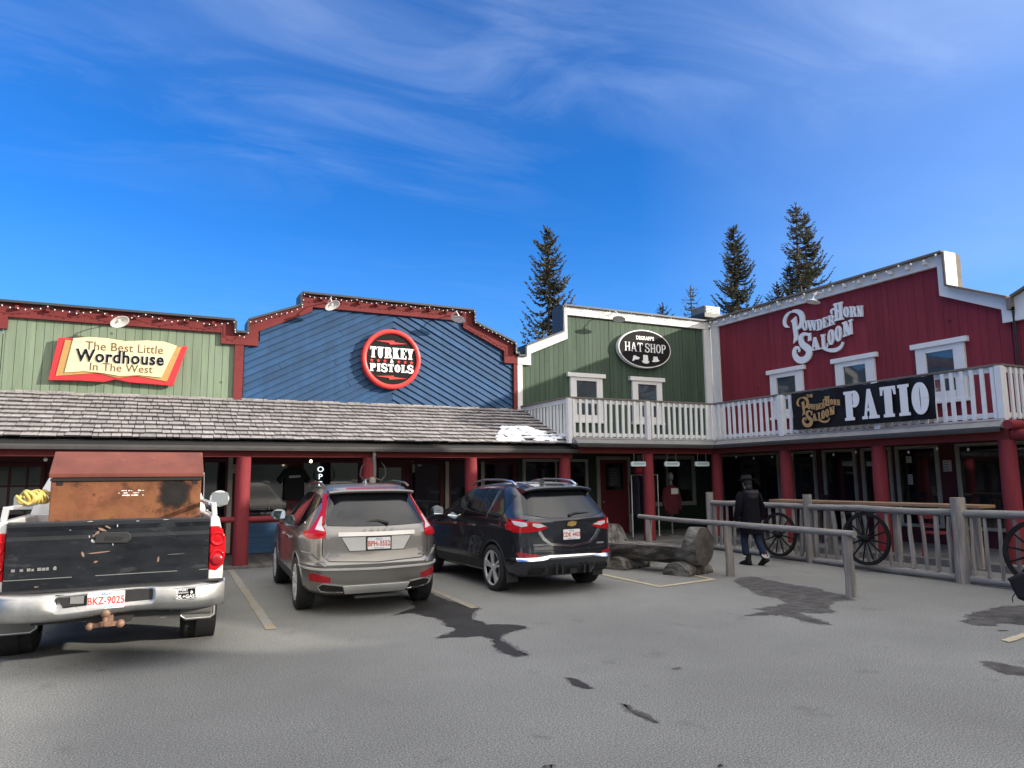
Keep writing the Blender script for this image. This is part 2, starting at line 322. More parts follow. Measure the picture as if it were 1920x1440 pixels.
def glyph(ch, w=0.62, st=0.2, th=0.1, sf=0.11, se=0.07):
    """polygons of a slab-serif letter; w width, st stem, th thin stroke, sf serif thickness, se serif overhang"""
    P = []; s2 = st / 2
    def stem(x, y0=0, y1=1, lo=True, hi=True, k=st):
        P.append(box2(x - k / 2, x + k / 2, y0, y1))
        if lo: P.append(box2(x - k / 2 - se, x + k / 2 + se, y0, y0 + sf))
        if hi: P.append(box2(x - k / 2 - se, x + k / 2 + se, y1 - sf, y1))
    l = s2 + se
    def bowl(cx, cy, rx, ry, t0=th, a0=90, a1=-90):
        pts = arcp(cx, cy, rx - st / 2, ry - th / 2, a0, a1, 16); ws = [th + (st - th) * math.sin(math.pi * i / 16) for i in range(17)]
        P.append(ribbon(pts, ws))
    if ch == 'I': stem(l); w = 2 * l
    elif ch == 'P' or ch == 'R':
        stem(l); P.append(box2(l, l + w * 0.32, 1 - th, 1)); P.append(box2(l, l + w * 0.32, 0.44, 0.44 + th)); bowl(l + w * 0.32, 0.72, w * 0.42, 0.28)
        if ch == 'R':
            P.append(ribbon([(l + w * 0.35, 0.5), (l + w * 0.55, 0.3), (l + w * 0.62, 0.09), (l + w * 0.8, 0.05)], [st * .8, st, st * .9, th]))
            w = l + w * 0.8
        else: w = l + w * 0.74
    elif ch == 'D': stem(l); P.append(box2(l, l + w * .3, 1 - th, 1)); P.append(box2(l, l + w * .3, 0, th)); bowl(l + w * .3, 0.5, w * 0.52, 0.5); w = l + w * .82
    elif ch == 'O': P.append(ribbon(arcp(w / 2, .5, w / 2 - st / 2, .5 - th / 2, 0, 360, 30), [th + (st - th) * abs(math.cos(2 * math.pi * i / 30)) ** 1.2 for i in range(31)]))
    elif ch == 'T':
        stem(w / 2, hi=False); P.append(box2(0, w, 1 - th, 1)); P.append([(0, 1), (0, .72), (sf * .8, .72), (sf * 1.4, 1)]); P.append([(w, 1), (w - sf * 1.4, 1), (w - sf * .8, .72), (w, .72)])
    elif ch == 'A':
        w = w * 1.15; P.append([(se, 0), (se + th * 1.1, 0), (w / 2 + th * .1, 1), (w / 2 - th, 1)]); P.append([(w - se - st * 1.1, 0), (w - se, 0), (w / 2 + th * .4, 1), (w / 2 - th, 1)])
        P.append(box2(w * .25, w * .66, .26, .26 + th)); P.append(box2(0, se * 2 + th, 0, sf)); P.append(box2(w - se * 2 - st, w, 0, sf))
    elif ch == 'L': stem(l); P.append(box2(l, w, 0, th)); P.append([(w - sf * 1.4, 0), (w, 0), (w, .34), (w - sf * .8, .34)])
    elif ch == 'E':
        stem(l); P.append(box2(l, w, 0, th)); P.append(box2(l, w, 1 - th, 1)); P.append(box2(l, w * .72, .47, .47 + th))
        P.append([(w - sf * 1.3, 0), (w, 0), (w, .32), (w - sf * .8, .32)]); P.append([(w, 1), (w - sf * 1.3, 1), (w - sf * .8, .7), (w, .7)]); P.append(box2(w * .72 - sf * .7, w * .72, .38, .66))
    elif ch == 'H': stem(l); stem(w - l + st * .3); P.append(box2(l, w - l + st * .3, .46, .46 + th)); w = w + st * .3
    elif ch == 'N':
        w = w * 1.1; stem(l * .8, k=th * 1.1, lo=True); stem(w - l * .8, k=th * 1.1, lo=False); P.append([(se * .6, 1), (l * .8 + st * .5, 1), (w - l * .8 + th * .5, 0), (w - l * .8 - st * .8, 0)])
    elif ch == 'K':
        stem(l); P.append([(l, .42), (l + th, .3), (w, .95), (w - st * .6, .95)]); P.append([(w * .48, .58), (w * .7, .72), (w + .04, .05), (w - st * 1.1, .05)])
        P.append(box2(w - st * 1.2, w + .06, 1 - sf, 1)); P.append(box2(w - st * 1.5, w + .08, 0, sf)); w = w + .06
    elif ch == 'U':
        P.append(ribbon([(l, 1), (l, .35)] + arcp(w / 2, .34, w / 2 - l, .34 - th / 2, 180, 360, 14) + [(w - l, .35), (w - l, 1)], [st] * 2 + [st - (st - th) * math.sin(math.pi * i / 14) ** .7 * .6 for i in range(15)] + [st * .85] * 2))
        P.append(box2(l - s2 - se, l + s2 + se, 1 - sf, 1)); P.append(box2(w - l - s2 - se, w - l + s2 + se, 1 - sf, 1))
    elif ch == 'W':
        w = w * 1.45; q = w / 4
        for x0, x1, k in ((.06, q + .02, st), (2 * q, q + .02, th), (2 * q, 3 * q, st), (w - .06, 3 * q, th)):
            P.append([(x0 - k / 2, 1), (x0 + k / 2, 1), (x1 + k / 2, 0), (x1 - k / 2, 0)])
        for x in (.06, 2 * q, w - .06): P.append(box2(x - s2 - se * .6, x + s2 + se * .6, 1 - sf, 1))
    elif ch == 'Y':
        P.append(box2(w / 2 - s2, w / 2 + s2, 0, .5)); P.append(box2(w / 2 - s2 - se, w / 2 + s2 + se, 0, sf)); P.append([(0, 1), (st, 1), (w / 2 + s2, .42), (w / 2 - s2, .42)]); P.append([(w - th * 1.2, 1), (w, 1), (w / 2 + s2, .42), (w / 2 + th * .1, .42)])
        P.append(box2(-se, st + se, 1 - sf, 1)); P.append(box2(w - th - se * 1.6, w + se, 1 - sf, 1))
    elif ch == 'S':
        c = bez((w * .9, .74), (w * .86, 1.05), (w * .12, 1.08), (w * .13, .73), 10) + bez((w * .13, .73), (w * .14, .46), (w * .88, .56), (w * .87, .27), 10)[1:] + bez((w * .87, .27), (w * .86, -.07), (w * .12, -.06), (w * .09, .28), 10)[1:]
        n = len(c) - 1; P.append(ribbon(c, [th * .8 + (st * 1.05 - th * .8) * math.sin(math.pi * i / n) ** .8 for i in range(n + 1)]))
        P.append(box2(w * .86, w * .97, .66, .98)); P.append(box2(.0, w * .11, .02, .34))
    return P, w
EPS = [0.0]
def put_glyphs(mb, txt, o, ux, uy, un, h, gap=0.06, depth=0.02, slope=0.0, shear=0.0, fit=None, **k):
    """letters side by side from o (left end of the base line); fit = wanted total width"""
    gs = [glyph(c, **k) if c != ' ' else ([], .3) for c in txt]
    tot = sum(g[1] for g in gs) + gap * (len(gs) - 1); sx = (fit / (tot * h)) if fit else 1.0
    o, ux, uy, un = map(Vector, (o, ux, uy, un)); x = 0
    for P, w in gs:
        for poly in P:
            EPS[0] = (EPS[0] + 0.0007) % 0.006
            q = [((px + x) * h * sx + py * h * shear, py * h + (px + x) * h * sx * slope) for px, py in poly]
            mb.prism(q, o, ux, uy, un, 0.0, depth + EPS[0])
        x += w + gap
    return x * h * sx
def clip(poly, a, b, c):
    """keep the side a*x+b*y >= c"""
    out = []; n = len(poly)
    for i in range(n):
        p, q = poly[i], poly[(i + 1) % n]; dp, dq = a * p[0] + b * p[1] - c, a * q[0] + b * q[1] - c
        if dp >= 0: out.append(p)
        if (dp >= 0) != (dq >= 0):
            t = dp / (dp - dq); out.append((p[0] + (q[0] - p[0]) * t, p[1] + (q[1] - p[1]) * t))
    return out
def boards(mb, poly, o, ux, uy, un, ang, width, gap=0.006, th=0.018, lap=0.0, jit=0.003, seed=1, join=0.0, wv=0.0):
    """boards laid over a wall outline; ang = direction the boards run; lap = how far one edge stands out"""
    rnd = random.Random(seed); ca, sa = math.cos(R(ang)), math.sin(R(ang)); nx, ny = -sa, ca
    vs = [nx * p[0] + ny * p[1] for p in poly]; v = min(vs); o, ux, uy, un = map(Vector, (o, ux, uy, un))
    us = [ca * p[0] + sa * p[1] for p in poly]; ulo, uhi = min(us), max(us)
    while v < max(vs):
        w = width * (1 + rnd.uniform(-wv, wv)); segs = [(ulo - 1, uhi + 1)]
        if join and rnd.random() < join:
            c = rnd.uniform(ulo + .2 * (uhi - ulo), uhi - .2 * (uhi - ulo)); segs = [(ulo - 1, c - .003), (c + .003, uhi + 1)]
        for s0, s1 in segs:
            q = clip(clip(poly, nx, ny, v + gap / 2), -nx, -ny, -(v + w - gap / 2))
            q = clip(clip(q, ca, sa, s0), -ca, -sa, -s1) if len(q) > 2 else q
            if len(q) < 3: continue
            j = rnd.uniform(-jit, jit); n = len(q)
            dep = [th + j + lap * (1 - ((nx * p[0] + ny * p[1]) - v) / w) for p in q]
            fr = [o + ux * p[0] + uy * p[1] + un * d for p, d in zip(q, dep)]; bk = [o + ux * p[0] + uy * p[1] for p in q]
            ar = sum(q[i][0] * q[(i + 1) % n][1] - q[(i + 1) % n][0] * q[i][1] for i in range(n))
            flip = (ux.cross(uy).dot(un) < 0) != (ar < 0)
            fs = [tuple(range(n))] + [(i, i + n, (i + 1) % n + n, (i + 1) % n) for i in range(n)]
            if flip: fs = [tuple(reversed(f)) for f in fs]
            mb.add(fr + bk, fs)
        v += w
    return mb
def copy_part(o, parent, loc=(0, 0, 0)):
    c = o.copy(); COL.objects.link(c); c.parent = parent; c.location = loc; return c
def finish(o):
    return o
XA, YA, ZA = Vector((1, 0, 0)), Vector((0, 1, 0)), Vector((0, 0, 1))
# ---------------------------------------------------------------- materials
m_asph = mat('asphalt', (0.435, 0.437, 0.415), .9, var=.13, scale=.5, fine=(75, .70), bump=.5, bscale=190, wear=((.15, .15, .15), 1.6, .60, .35), isl=0, spec=.25, flecks=True)
m_walk = mat('plank_walk', (0.16, 0.15, 0.14), .85, var=.25, scale=3, stretch=(3, .4, 1), bump=.3, isl=.35)
m_wet = mat('wet_asphalt', (0.042, 0.040, 0.038), .55, var=.3, scale=3, fine=(50, .4), bump=.4, bscale=80, spec=.15)
m_wet2 = mat('damp_asphalt', (0.085, 0.078, 0.074), .7, var=.3, scale=4, fine=(45, .5), bump=.5, bscale=60, tintv=((.13, .125, .12), 6), spec=.15)
m_line = mat('worn_yellow_paint', (0.33, 0.285, 0.20), .9, var=.2, scale=5, fine=(50, .4), wear=((.25, .245, .23), 4, .47, .92), spec=.2)
m_line2 = mat('pale_line_paint', (0.46, 0.40, 0.27), .85, var=.15, scale=5, fine=(50, .3), wear=((.24, .23, .21), 6, .62, .8))
m_pgreen = mat('pale_green_boards', (0.185, 0.245, 0.165), .75, var=.14, scale=2.5, stretch=(4, 4, .5), isl=.14, bump=.15, wear=((.13, .17, .11), 5, .68, .5), knots=(1.6, (.06, .07, .045), (1, 1, 1)))
m_blue = mat('blue_boards', (0.016, 0.068, 0.165), .75, var=.22, scale=2.0, isl=.22, bump=.2, wear=((.14, .22, .32), 7, .70, .4), knots=(1.9, (.012, .028, .06), (1, 1, 1)))
m_dgreen = mat('green_boards', (0.051, 0.088, 0.054), .75, var=.16, scale=2.5, stretch=(4, 4, .5), isl=.22, bump=.15, wear=((.04, .07, .03), 5, .70, .6), knots=(1.7, (.02, .03, .015), (1, 1, 1)))
m_red = mat('red_boards', (0.235, 0.030, 0.043), .8, spec=.25, var=.12, scale=2.0, stretch=(4, 4, .4), isl=.14, bump=.1, knots=(1.2, (.07, .012, .015), (1, 1, 1)))
m_redtrim = mat('red_trim', (0.150, 0.026, 0.026), .75, spec=.25, var=.16, scale=3, bump=.12, wear=((.13, .016, .016), 5, .66, .5))
m_redlog = mat('red_log', (0.20, 0.030, 0.036), .8, spec=.2, var=.16, scale=4, stretch=(3, 3, .5), bump=.2, wear=((.13, .015, .018), 5, .66, .6))
m_dred = mat('porch_shade_red_wall', (0.06, 0.006, 0.009), .7, var=.2, scale=3)  # dark red, deepened so the base colour carries the porch shade
m_door = mat('dark_red_door', (0.11, 0.008, 0.014), .55, var=.15, scale=3)
m_dblue = mat('blue_wainscot', (0.02, 0.075, 0.17), .7, var=.2, scale=3, isl=.2)
m_dgr = mat('porch_shade_green_wall', (0.012, 0.028, 0.016), .7, var=.2, scale=3)  # green with the shade under the balcony put into its base colour
m_white = mat('white_trim', (0.70, 0.69, 0.66), .7, var=.07, scale=3, bump=.08, wear=((.45, .43, .40), 6, .68, .5))
m_whitep = mat('white_rail_paint', (0.74, 0.74, 0.72), .7, var=.08, scale=5, isl=.12, wear=((.42, .40, .37), 9, .66, .6))
m_cream = mat('cream_trim', (0.30, 0.29, 0.24), .7, var=.12, scale=4)
m_capm = mat('dark_metal_cap', (0.055, 0.06, 0.065), .5, .5, var=.15, scale=3)
m_capw = mat('weathered_wood_cap', (0.16, 0.135, 0.11), .85, var=.25, scale=4, stretch=(1, .4, 1))
m_shing = mat('cedar_shingle', (0.355, 0.332, 0.325), .95, var=.25, scale=5, stretch=(5, 1, 1), isl=.34, bump=.35, spec=.12, wear=((.16, .14, .13), 1.2, .66, .5))
m_under = mat('dark_underside', (0.012, 0.011, 0.01), .9, var=.1)
m_gut = mat('grey_gutter', (0.085, 0.08, 0.078), .5, .3, var=.15, scale=4)
m_gray = mat('grey_deck_board', (0.22, 0.215, 0.21), .8, var=.18, scale=4, isl=.2)
m_snow = mat('old_snow', (0.86, 0.88, 0.92), .8, var=.06, scale=9, bump=.7, bscale=16)
m_roof = mat('tar_roof', (0.08, 0.08, 0.08), .95, var=.2)
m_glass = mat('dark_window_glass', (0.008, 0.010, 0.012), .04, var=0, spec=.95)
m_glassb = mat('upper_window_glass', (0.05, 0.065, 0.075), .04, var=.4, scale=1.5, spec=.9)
m_metalw = mat('white_enamel', (0.75, 0.75, 0.72), .35, var=.04)
m_dmetal = mat('galvanised_pipe', (0.28, 0.28, 0.27), .45, .6, var=.1)
m_black = mat('black_metal', (0.012, 0.012, 0.013), .45, var=.1)
m_bulb = mat('clear_bulb', (0.85, 0.84, 0.80), .15, var=0, spec=.7)
m_wire = mat('dark_wire', (0.02, 0.02, 0.02), .6, var=0)
m_wood = mat('grey_log_wood', (0.36, 0.315, 0.265), .95, var=.38, scale=4, stretch=(7, 7, .5), bump=.8, isl=.25, tintv=((.20, .19, .18), 1.6), spec=.12, wear=((.10, .085, .07), 3.5, .64, .7), knots=(2.0, (.06, .05, .04), (1, 1, .45)))
m_woody = mat('grey_log_rail', (0.27, 0.25, 0.225), .95, var=.36, scale=4, stretch=(7, .5, 7), bump=.8, isl=.2, spec=.12, wear=((.10, .09, .08), 3, .63, .7))
m_bench = mat('bench_log', (0.19, 0.175, 0.16), .95, var=.45, scale=4, stretch=(6, .7, 6), bump=1.0, tintv=((.06, .055, .05), 1.4), spec=.12, wear=((.03, .027, .025), 3, .60, .8), knots=(1.8, (.03, .027, .025), (1, .5, 1)))
m_endg = mat('end_grain', (0.085, 0.077, 0.068), .95, spec=.1, var=.4, scale=5, bump=.5)
m_plank = mat('varnished_plank', (0.26, 0.16, 0.085), .5, var=.25, scale=3, stretch=(4, .5, 4))

# ---------------------------------------------------------------- ground
def sheet(name, poly, z, m, cell=None, **k):
    mb = MB(); mb.add([(x, y, z) for x, y in poly], [tuple(range(len(poly)))]); o = mb.build(name, m)
    n = o.data.polygons[0].normal
    if n.z < 0: o.data.flip_normals()
    return o
tag(sheet('parking_lot', [(-500, -500), (500, -500), (500, 600), (-500, 600)], 0, m_asph), kind='structure')
def rough(poly, amp, n, seed):
    rnd = random.Random(seed); out = []
    for i, p in enumerate(poly):
        q = poly[(i + 1) % len(poly)]
        for j in range(n):
            t = j / n; a = amp if j else amp * .4
            out.append((p[0] + (q[0] - p[0]) * t + rnd.uniform(-a, a), p[1] + (q[1] - p[1]) * t + rnd.uniform(-a, a)))
    return out
m_fringe = mat('damp_fringe', (.10, .095, .09), .85, var=.3, scale=6)
m_fringe.node_tree.nodes['Principled BSDF'].inputs['Alpha'].default_value = .32
def puddle(poly, m, amp=.03, n=6, seed=1, z=.004):
    n_ = len(poly); ar = sum(poly[i][0] * poly[(i + 1) % n_][1] - poly[(i + 1) % n_][0] * poly[i][1] for i in range(n_)); s_ = 1 if ar > 0 else -1; q = []; k = min(.035, abs(ar) ** .5 * .08)
    for i in range(n_):
        a, b = poly[i - 1], poly[(i + 1) % n_]; dx, dy = b[0] - a[0], b[1] - a[1]; l = math.hypot(dx, dy) or 1
        q.append((poly[i][0] + s_ * dy / l * k, poly[i][1] - s_ * dx / l * k))
    tag(sheet('puddle', rough(q, amp * 1.1, n + 1, seed + 100), z - .0015, m_fringe), kind='structure')
    return tag(sheet('puddle', rough(poly, amp, n, seed), z, m), kind='structure')
P1 = [(3.51, 10.71), (3.96, 10.87), (3.92, 10.27), (3.97, 9.85), (4.08, 9.43), (4.08, 9.25), (3.86, 8.97), (3.67, 8.56), (3.72, 8.38), (3.7, 8.17), (3.93, 8.07), (4.04, 7.93), (4.05, 7.8), (3.82, 7.69), (3.64, 7.6), (3.51, 7.39), (3.48, 7.1), (3.45, 6.77), (3.44, 6.61), (3.32, 6.61), (3.27, 6.86), (3.3, 7.14), (3.43, 7.38), (3.4, 7.62), (3.13, 7.72), (2.9, 7.79), (3.17, 7.99), (3.3, 8.1), (3.26, 8.41), (3.34, 8.74), (3.25, 9.08), (3.14, 9.38), (2.85, 9.31), (3.21, 9.58), (3.37, 9.84)]
P2 = [(8.92, 9.53), (9.31, 9.7), (9.51, 9.64), (9.36, 9.4), (9.34, 8.9), (9.35, 8.19), (9.18, 7.96), (9.17, 7.56), (8.94, 7.22), (8.65, 7.29), (8.26, 7.09), (7.98, 6.92), (7.95, 6.71), (7.71, 6.77), (7.49, 6.97), (7.4, 6.65), (7.25, 6.18), (7.15, 6.26), (7.14, 6.53), (7.22, 6.9), (7.05, 6.99), (6.74, 7.1), (7.25, 7.18), (7.24, 7.37), (7.69, 7.41), (7.94, 7.44), (8.16, 7.85), (8.13, 8.26), (8.41, 8.62), (8.5, 8.91)]
puddle(P1, m_wet, .03, 5, 1)
puddle([(3.36, 5.75), (3.41, 5.65), (3.4, 5.45), (3.39, 5.33), (3.32, 5.38), (3.29, 5.48)], m_wet, .012, 4, 2)
puddle([(3.36, 4.9), (3.38, 4.84), (3.35, 4.73), (3.38, 4.6), (3.33, 4.39), (3.31, 4.44), (3.30, 4.64), (3.31, 4.75)], m_wet2, .02, 4, 3)
puddle(P2, m_wet2, .05, 5, 4)
puddle([(10.15, 5.92), (10.49, 5.81), (10.41, 5.39), (9.63, 4.99), (9.2, 5.11), (9.03, 5.33), (8.76, 5.26), (8.66, 5.41), (8.78, 5.58), (8.93, 5.58), (9.16, 5.77), (9.6, 5.84)], m_wet2, .04, 5, 5)
puddle([(7.03, 4.32), (7.12, 4.28), (7.13, 4.11), (7.13, 4.0), (6.9, 3.88), (6.79, 3.97), (6.87, 4.15)], m_wet2, .03, 4, 6)
puddle([(8.59, 5.09), (8.7, 5.03), (8.64, 5.01), (8.56, 5.04)], m_wet2, .012, 4, 7)
for i in range(3):                                     # small old stains
    x, y = random.uniform(-.5, 8), random.uniform(3.2, 9); a = random.uniform(.02, .07)
    puddle([(x + a * math.cos(t) * random.uniform(.6, 1.6), y + a * .5 * math.sin(t)) for t in (0, 1, 2, 3, 4.1, 5.2)], m_wet2, .02, 3, 20 + i, .003)
for k, (pl, mm) in enumerate((([(1.44, 15.6), (1.55, 15.6), (1.42, 9.17), (1.30, 9.18)], m_line), ([(4.12, 15.5), (4.22, 15.5), (4.08, 9.26), (3.97, 9.27)], m_line), ([(7.42, 15.2), (7.53, 15.2), (7.41, 9.6), (7.31, 9.5)], m_line2),
              ([(7.41, 9.6), (8.62, 9.81), (8.68, 9.70), (7.31, 9.49)], m_line2), ([(8.66, 10.35), (8.75, 10.3), (8.68, 9.705), (8.625, 9.815)], m_line2), ([(8.1, 4.77), (8.80, 4.86), (8.80, 4.77), (8.07, 4.66)], m_line2))):
    tag(sheet('parking_line', rough(pl, .008, 14, 40 + k), .0065 + .0005 * k, mm), kind='structure')
# raised walks under the porches
w = MB(); x = -14.0
while x < 9.3:
    bw = random.uniform(.135, .15); w.box(x, x + bw - .006, 15.62, 18.15, -.05, .05 + random.uniform(-.004, .004)); x += bw
tag(w.build('boardwalk', m_walk), kind='structure')
w = MB(); w.box(9.3, 13.55, 15.2, 18.15, -.05, .10); w.box(13.55, 16.45, -12, 18.15, -.05, .13); w.box(9.3, 9.28, 15.2, 18.1, -.05, .02)
tag(w.build('pavement', mat('worn_concrete', (.17, .165, .155), .9, var=.2, scale=2, fine=(40, .3))), kind='structure')
# wooded hills all round, far beyond the lot
hb = MB(); nseg = 96
for k, (rad, hh) in enumerate(((420, 30), (700, 95))):
    rg = [[Vector((math.cos(2 * math.pi * i / nseg) * rr, math.sin(2 * math.pi * i / nseg) * rr, z * (1 + .5 * math.sin(i * .61 + k) + .3 * math.sin(i * 1.7 + 2 * k)) if z > 0 else -2)) for i in range(nseg)] for rr, z in ((rad, 0), (rad + 90, hh * .55), (rad + 200, hh), (rad + 420, hh * .5), (rad + 500, 0))]
    hb.loft(rg, caps=False)
tag(hb.build('hills', mat('far_forest', (.045, .06, .045), 1, var=.4, scale=.05)), kind='structure')

# ---------------------------------------------------------------- false-front shops (walls face -Y at Y 18.2)
WY = 18.2
FS = dict(ux=XA, uy=ZA, un=-YA)
def fo(y, x=0): return (x, y, 0)
def fascia(parent, inner, outer, y, m, th=.05):
    """band between two matching outlines, built piece by piece"""
    mb = MB()
    for i in range(len(inner) - 1):
        mb.prism([inner[i], inner[i + 1], outer[i + 1], outer[i]], (0, y, 0), XA, ZA, -YA, 0, th)
    return mb.build('fascia', m, parent)
def cap(parent, outer, y0, y1, m, t=.055, name='parapet_cap', axis='x'):
    mb = MB()
    for (a, b) in zip(outer[:-1], outer[1:]):
        dx, dz = b[0] - a[0], b[1] - a[1]; l = math.hypot(dx, dz); nx, nz = -dz / l, dx / l
        q = [(a[0], a[1]), (b[0], b[1]), (b[0] + nx * t, b[1] + nz * t), (a[0] + nx * t, a[1] + nz * t)]
        e = .012
        if axis == 'x': mb.prism(q, (0, y1, 0), XA, ZA, -YA, 0, y1 - y0 + random.uniform(0, .006))
        else: mb.prism(q, (y1, 0, 0), YA, ZA, -XA, 0, y1 - y0 + random.uniform(0, .006))
    return mb.build(name, m, parent)
def back_block(parent, x0, x1, y0, y1, z0, z1, m=None):
    return MB().box(x0, x1, y0, y1, z0, z1).build('building_shell', m or m_roof, parent)

# pale green shop
shopA = thing('pale_green_shop', 'pale green board shop front with flat red trimmed parapet, at far left', 'shop', (-3, WY, 0))
inA = [(-2.88, 4.98), (-2.88, 5.24), (1.32, 5.24), (1.32, 4.98), (1.62, 4.98)]
pl = [(-2.95, 3.3), (1.68, 3.3), (1.68, 5.1), (1.36, 5.1), (1.36, 5.3), (-2.95, 5.3)]
mb = MB(); boards(mb, pl, fo(WY - .0), XA, ZA, -YA, 90, .165, .008, .022, 0, .004, 3, wv=.2); mb.build('board_wall', m_pgreen, shopA)
mb = MB(); mb.prism([(-2.95, 0), (1.69, 0), (1.69, 5.3), (1.33, 5.5), (-2.95, 5.5)], (0, WY + .25, 0), XA, ZA, -YA, 0, .25); mb.build('wall_backing', m_under, shopA)
fascia(shopA, [(-3.2, 4.98), (-2.88, 4.98), (-2.88, 5.24), (1.32, 5.24), (1.32, 4.98), (1.745, 4.98)], [(-3.2, 5.25), (-3.1, 5.25), (-3.1, 5.53), (1.60, 5.53), (1.60, 5.25), (1.745, 5.25)], WY - .03, m_redtrim, .09)
cap(shopA, [(1.745, 5.25), (1.60, 5.25), (1.60, 5.53), (-3.1, 5.53)], WY - .26, WY + .35, m_capm, -.05)
mb = MB(); mb.box(1.635, 1.84, WY - .10, WY - .025, 3.3, 4.978); mb.build('corner_board', m_redtrim, shopA, bevel=.006)
mb = MB()
for k in range(8): mb.box(-2.75 + k * .55, -2.69 + k * .55, WY - .25, WY - .122, 5.40, 5.47)
mb.build('bracket_row', m_redtrim, shopA)
back_block(shopA, -3.0, 1.74, WY + .36, 27, 0, 4.9)

# shop further left (only its edge shows)
shopZ = thing('neighbour_shop', 'red trimmed shop edge cut off by the left side of the photo', 'shop', (-8, WY, 0))
mb = MB(); boards(mb, [(-10, 3.3), (-2.96, 3.3), (-2.96, 5.1), (-3.3, 5.5), (-8, 6.2), (-10, 6.2)], fo(WY), XA, ZA, -YA, 90, .165, .008, .022, 0, .004, 5); mb.build('board_wall', m_pgreen, shopZ)
fascia(shopZ, [(-10, 5.98), (-5, 5.98), (-3.7, 5.3), (-3.7, 4.98), (-3.201, 4.98)], [(-10, 6.3), (-4.8, 6.3), (-3.45, 5.55), (-3.45, 5.25), (-3.201, 5.25)], WY - .03, m_redtrim, .09)
mb = MB(); mb.prism([(-10, 0), (-2.97, 0), (-2.97, 4.9), (-10, 6.0)], (0, WY + .25, 0), XA, ZA, -YA, 0, .25); mb.build('wall_backing', m_under, shopZ)
back_block(shopZ, -10, -3.05, WY + .36, 27, 0, 4.9)

# blue shop with chevron boards
shopB = thing('blue_shop', 'blue shop front with chevron diagonal boards and stepped red parapet', 'shop', (5.4, WY, 0))
VX = 5.56
topB = [(1.86, 5.10), (2.2, 5.10), (2.2, 5.40), (3.47, 6.0), (3.47, 6.13), (7.50, 6.13), (7.50, 5.93), (8.74, 5.36), (8.74, 5.05), (9.06, 5.05)]
pl = [(1.86, 3.3), (VX, 3.3)] + [(VX, 6.13), (3.47, 6.13), (3.47, 6.0), (2.2, 5.40), (2.2, 5.10), (1.86, 5.10)]
pr = [(VX, 3.3), (9.06, 3.3), (9.06, 5.05), (8.74, 5.05), (8.74, 5.36), (7.50, 5.93), (7.50, 6.13), (VX, 6.13)]
mb = MB(); boards(mb, pl, fo(WY), XA, ZA, -YA, 27, .155, .004, .012, .040, .004, 6, join=.5); mb.build('chevron_boards', m_blue, shopB)
mb = MB(); boards(mb, pr, fo(WY), XA, ZA, -YA, -27, .155, .004, .012, .040, .004, 9, join=.3); mb.build('chevron_boards', m_blue, shopB)
mb = MB(); mb.prism([(1.75, 0), (9.18, 0), (9.18, 5.15), (8.9, 5.5), (7.75, 6.0), (7.75, 6.3), (3.2, 6.3), (3.2, 6.0), (2.0, 5.5), (1.75, 5.2)], (0, WY + .25, 0), XA, ZA, -YA, 0, .25); mb.build('wall_backing', m_under, shopB)
fascia(shopB, [(1.748, 4.98), (2.16, 4.98), (2.16, 5.34), (3.43, 5.96), (3.43, 6.07), (7.53, 6.07), (7.53, 5.89), (8.78, 5.32), (8.78, 4.98), (9.10, 4.98), (9.20, 4.98)],
       [(1.748, 5.25), (1.93, 5.25), (1.93, 5.57), (3.15, 6.05), (3.15, 6.37), (7.80, 6.37), (7.80, 6.05), (9.07, 5.55), (9.07, 5.25), (9.12, 5.25), (9.20, 5.25)], WY - .03, m_redtrim, .09)
cap(shopB, [(9.20, 5.25), (9.07, 5.25), (9.07, 5.55), (7.80, 6.05), (7.80, 6.37), (3.15, 6.37), (3.15, 6.05), (1.93, 5.57), (1.93, 5.25), (1.748, 5.25)], WY - .26, WY + .35, m_capm, -.05)
mb = MB(); mb.box(9.085, 9.185, WY - .10, WY - .025, 3.3, 4.978); mb.build('corner_board', m_redtrim, shopB, bevel=.006)
mb = MB()
for k in range(9): mb.box(3.6 + k * .48, 3.66 + k * .48, WY - .25, WY - .122, 6.24, 6.31)
mb.build('bracket_row', m_redtrim, shopB)
back_block(shopB, 1.75, 9.19, WY + .36, 27, 0, 4.9)

# green hat shop
shopC = thing('green_shop', 'dark green board shop front with white trimmed stepped parapet behind the balcony', 'shop', (12.8, WY, 0))
pl = [(9.36, 2.6), (16.44, 2.6), (16.44, 6.65), (10.92, 6.65), (10.92, 5.92), (9.66, 5.36), (9.66, 5.05), (9.36, 5.05)]
mb = MB(); boards(mb, pl, fo(WY), XA, ZA, -YA, 90, .15, .008, .022, 0, .005, 12, join=.25, wv=.2); mb.build('board_wall', m_dgreen, shopC)
mb = MB(); mb.prism([(9.2, 0), (16.5, 0), (16.5, 6.7), (10.8, 6.7), (10.8, 6.0), (9.5, 5.4), (9.2, 5.2)], (0, WY + .25, 0), XA, ZA, -YA, 0, .25); mb.build('wall_backing', m_under, shopC)
fascia(shopC, [(9.205, 4.97), (9.63, 4.97), (9.63, 5.31), (10.87, 5.84), (10.87, 6.57), (16.33, 6.57)], [(9.205, 5.20), (9.47, 5.20), (9.47, 5.50), (10.73, 6.02), (10.73, 6.82), (16.33, 6.82)], WY - .03, m_white, .09)
cap(shopC, [(16.33, 6.82), (10.73, 6.82), (10.73, 6.02), (9.47, 5.50), (9.47, 5.20), (9.205, 5.20)], WY - .20, WY + .45, m_capm, -.05)
mb = MB(); mb.box(9.205, 9.36, WY - .10, WY - .025, 2.6, 4.968); mb.build('corner_board', m_white, shopC, bevel=.006)
mb = MB(); mb.box(16.12, 16.40, WY - .105, WY - .025, 2.6, 6.568); mb.build('corner_board', m_white, shopC, bevel=.006)
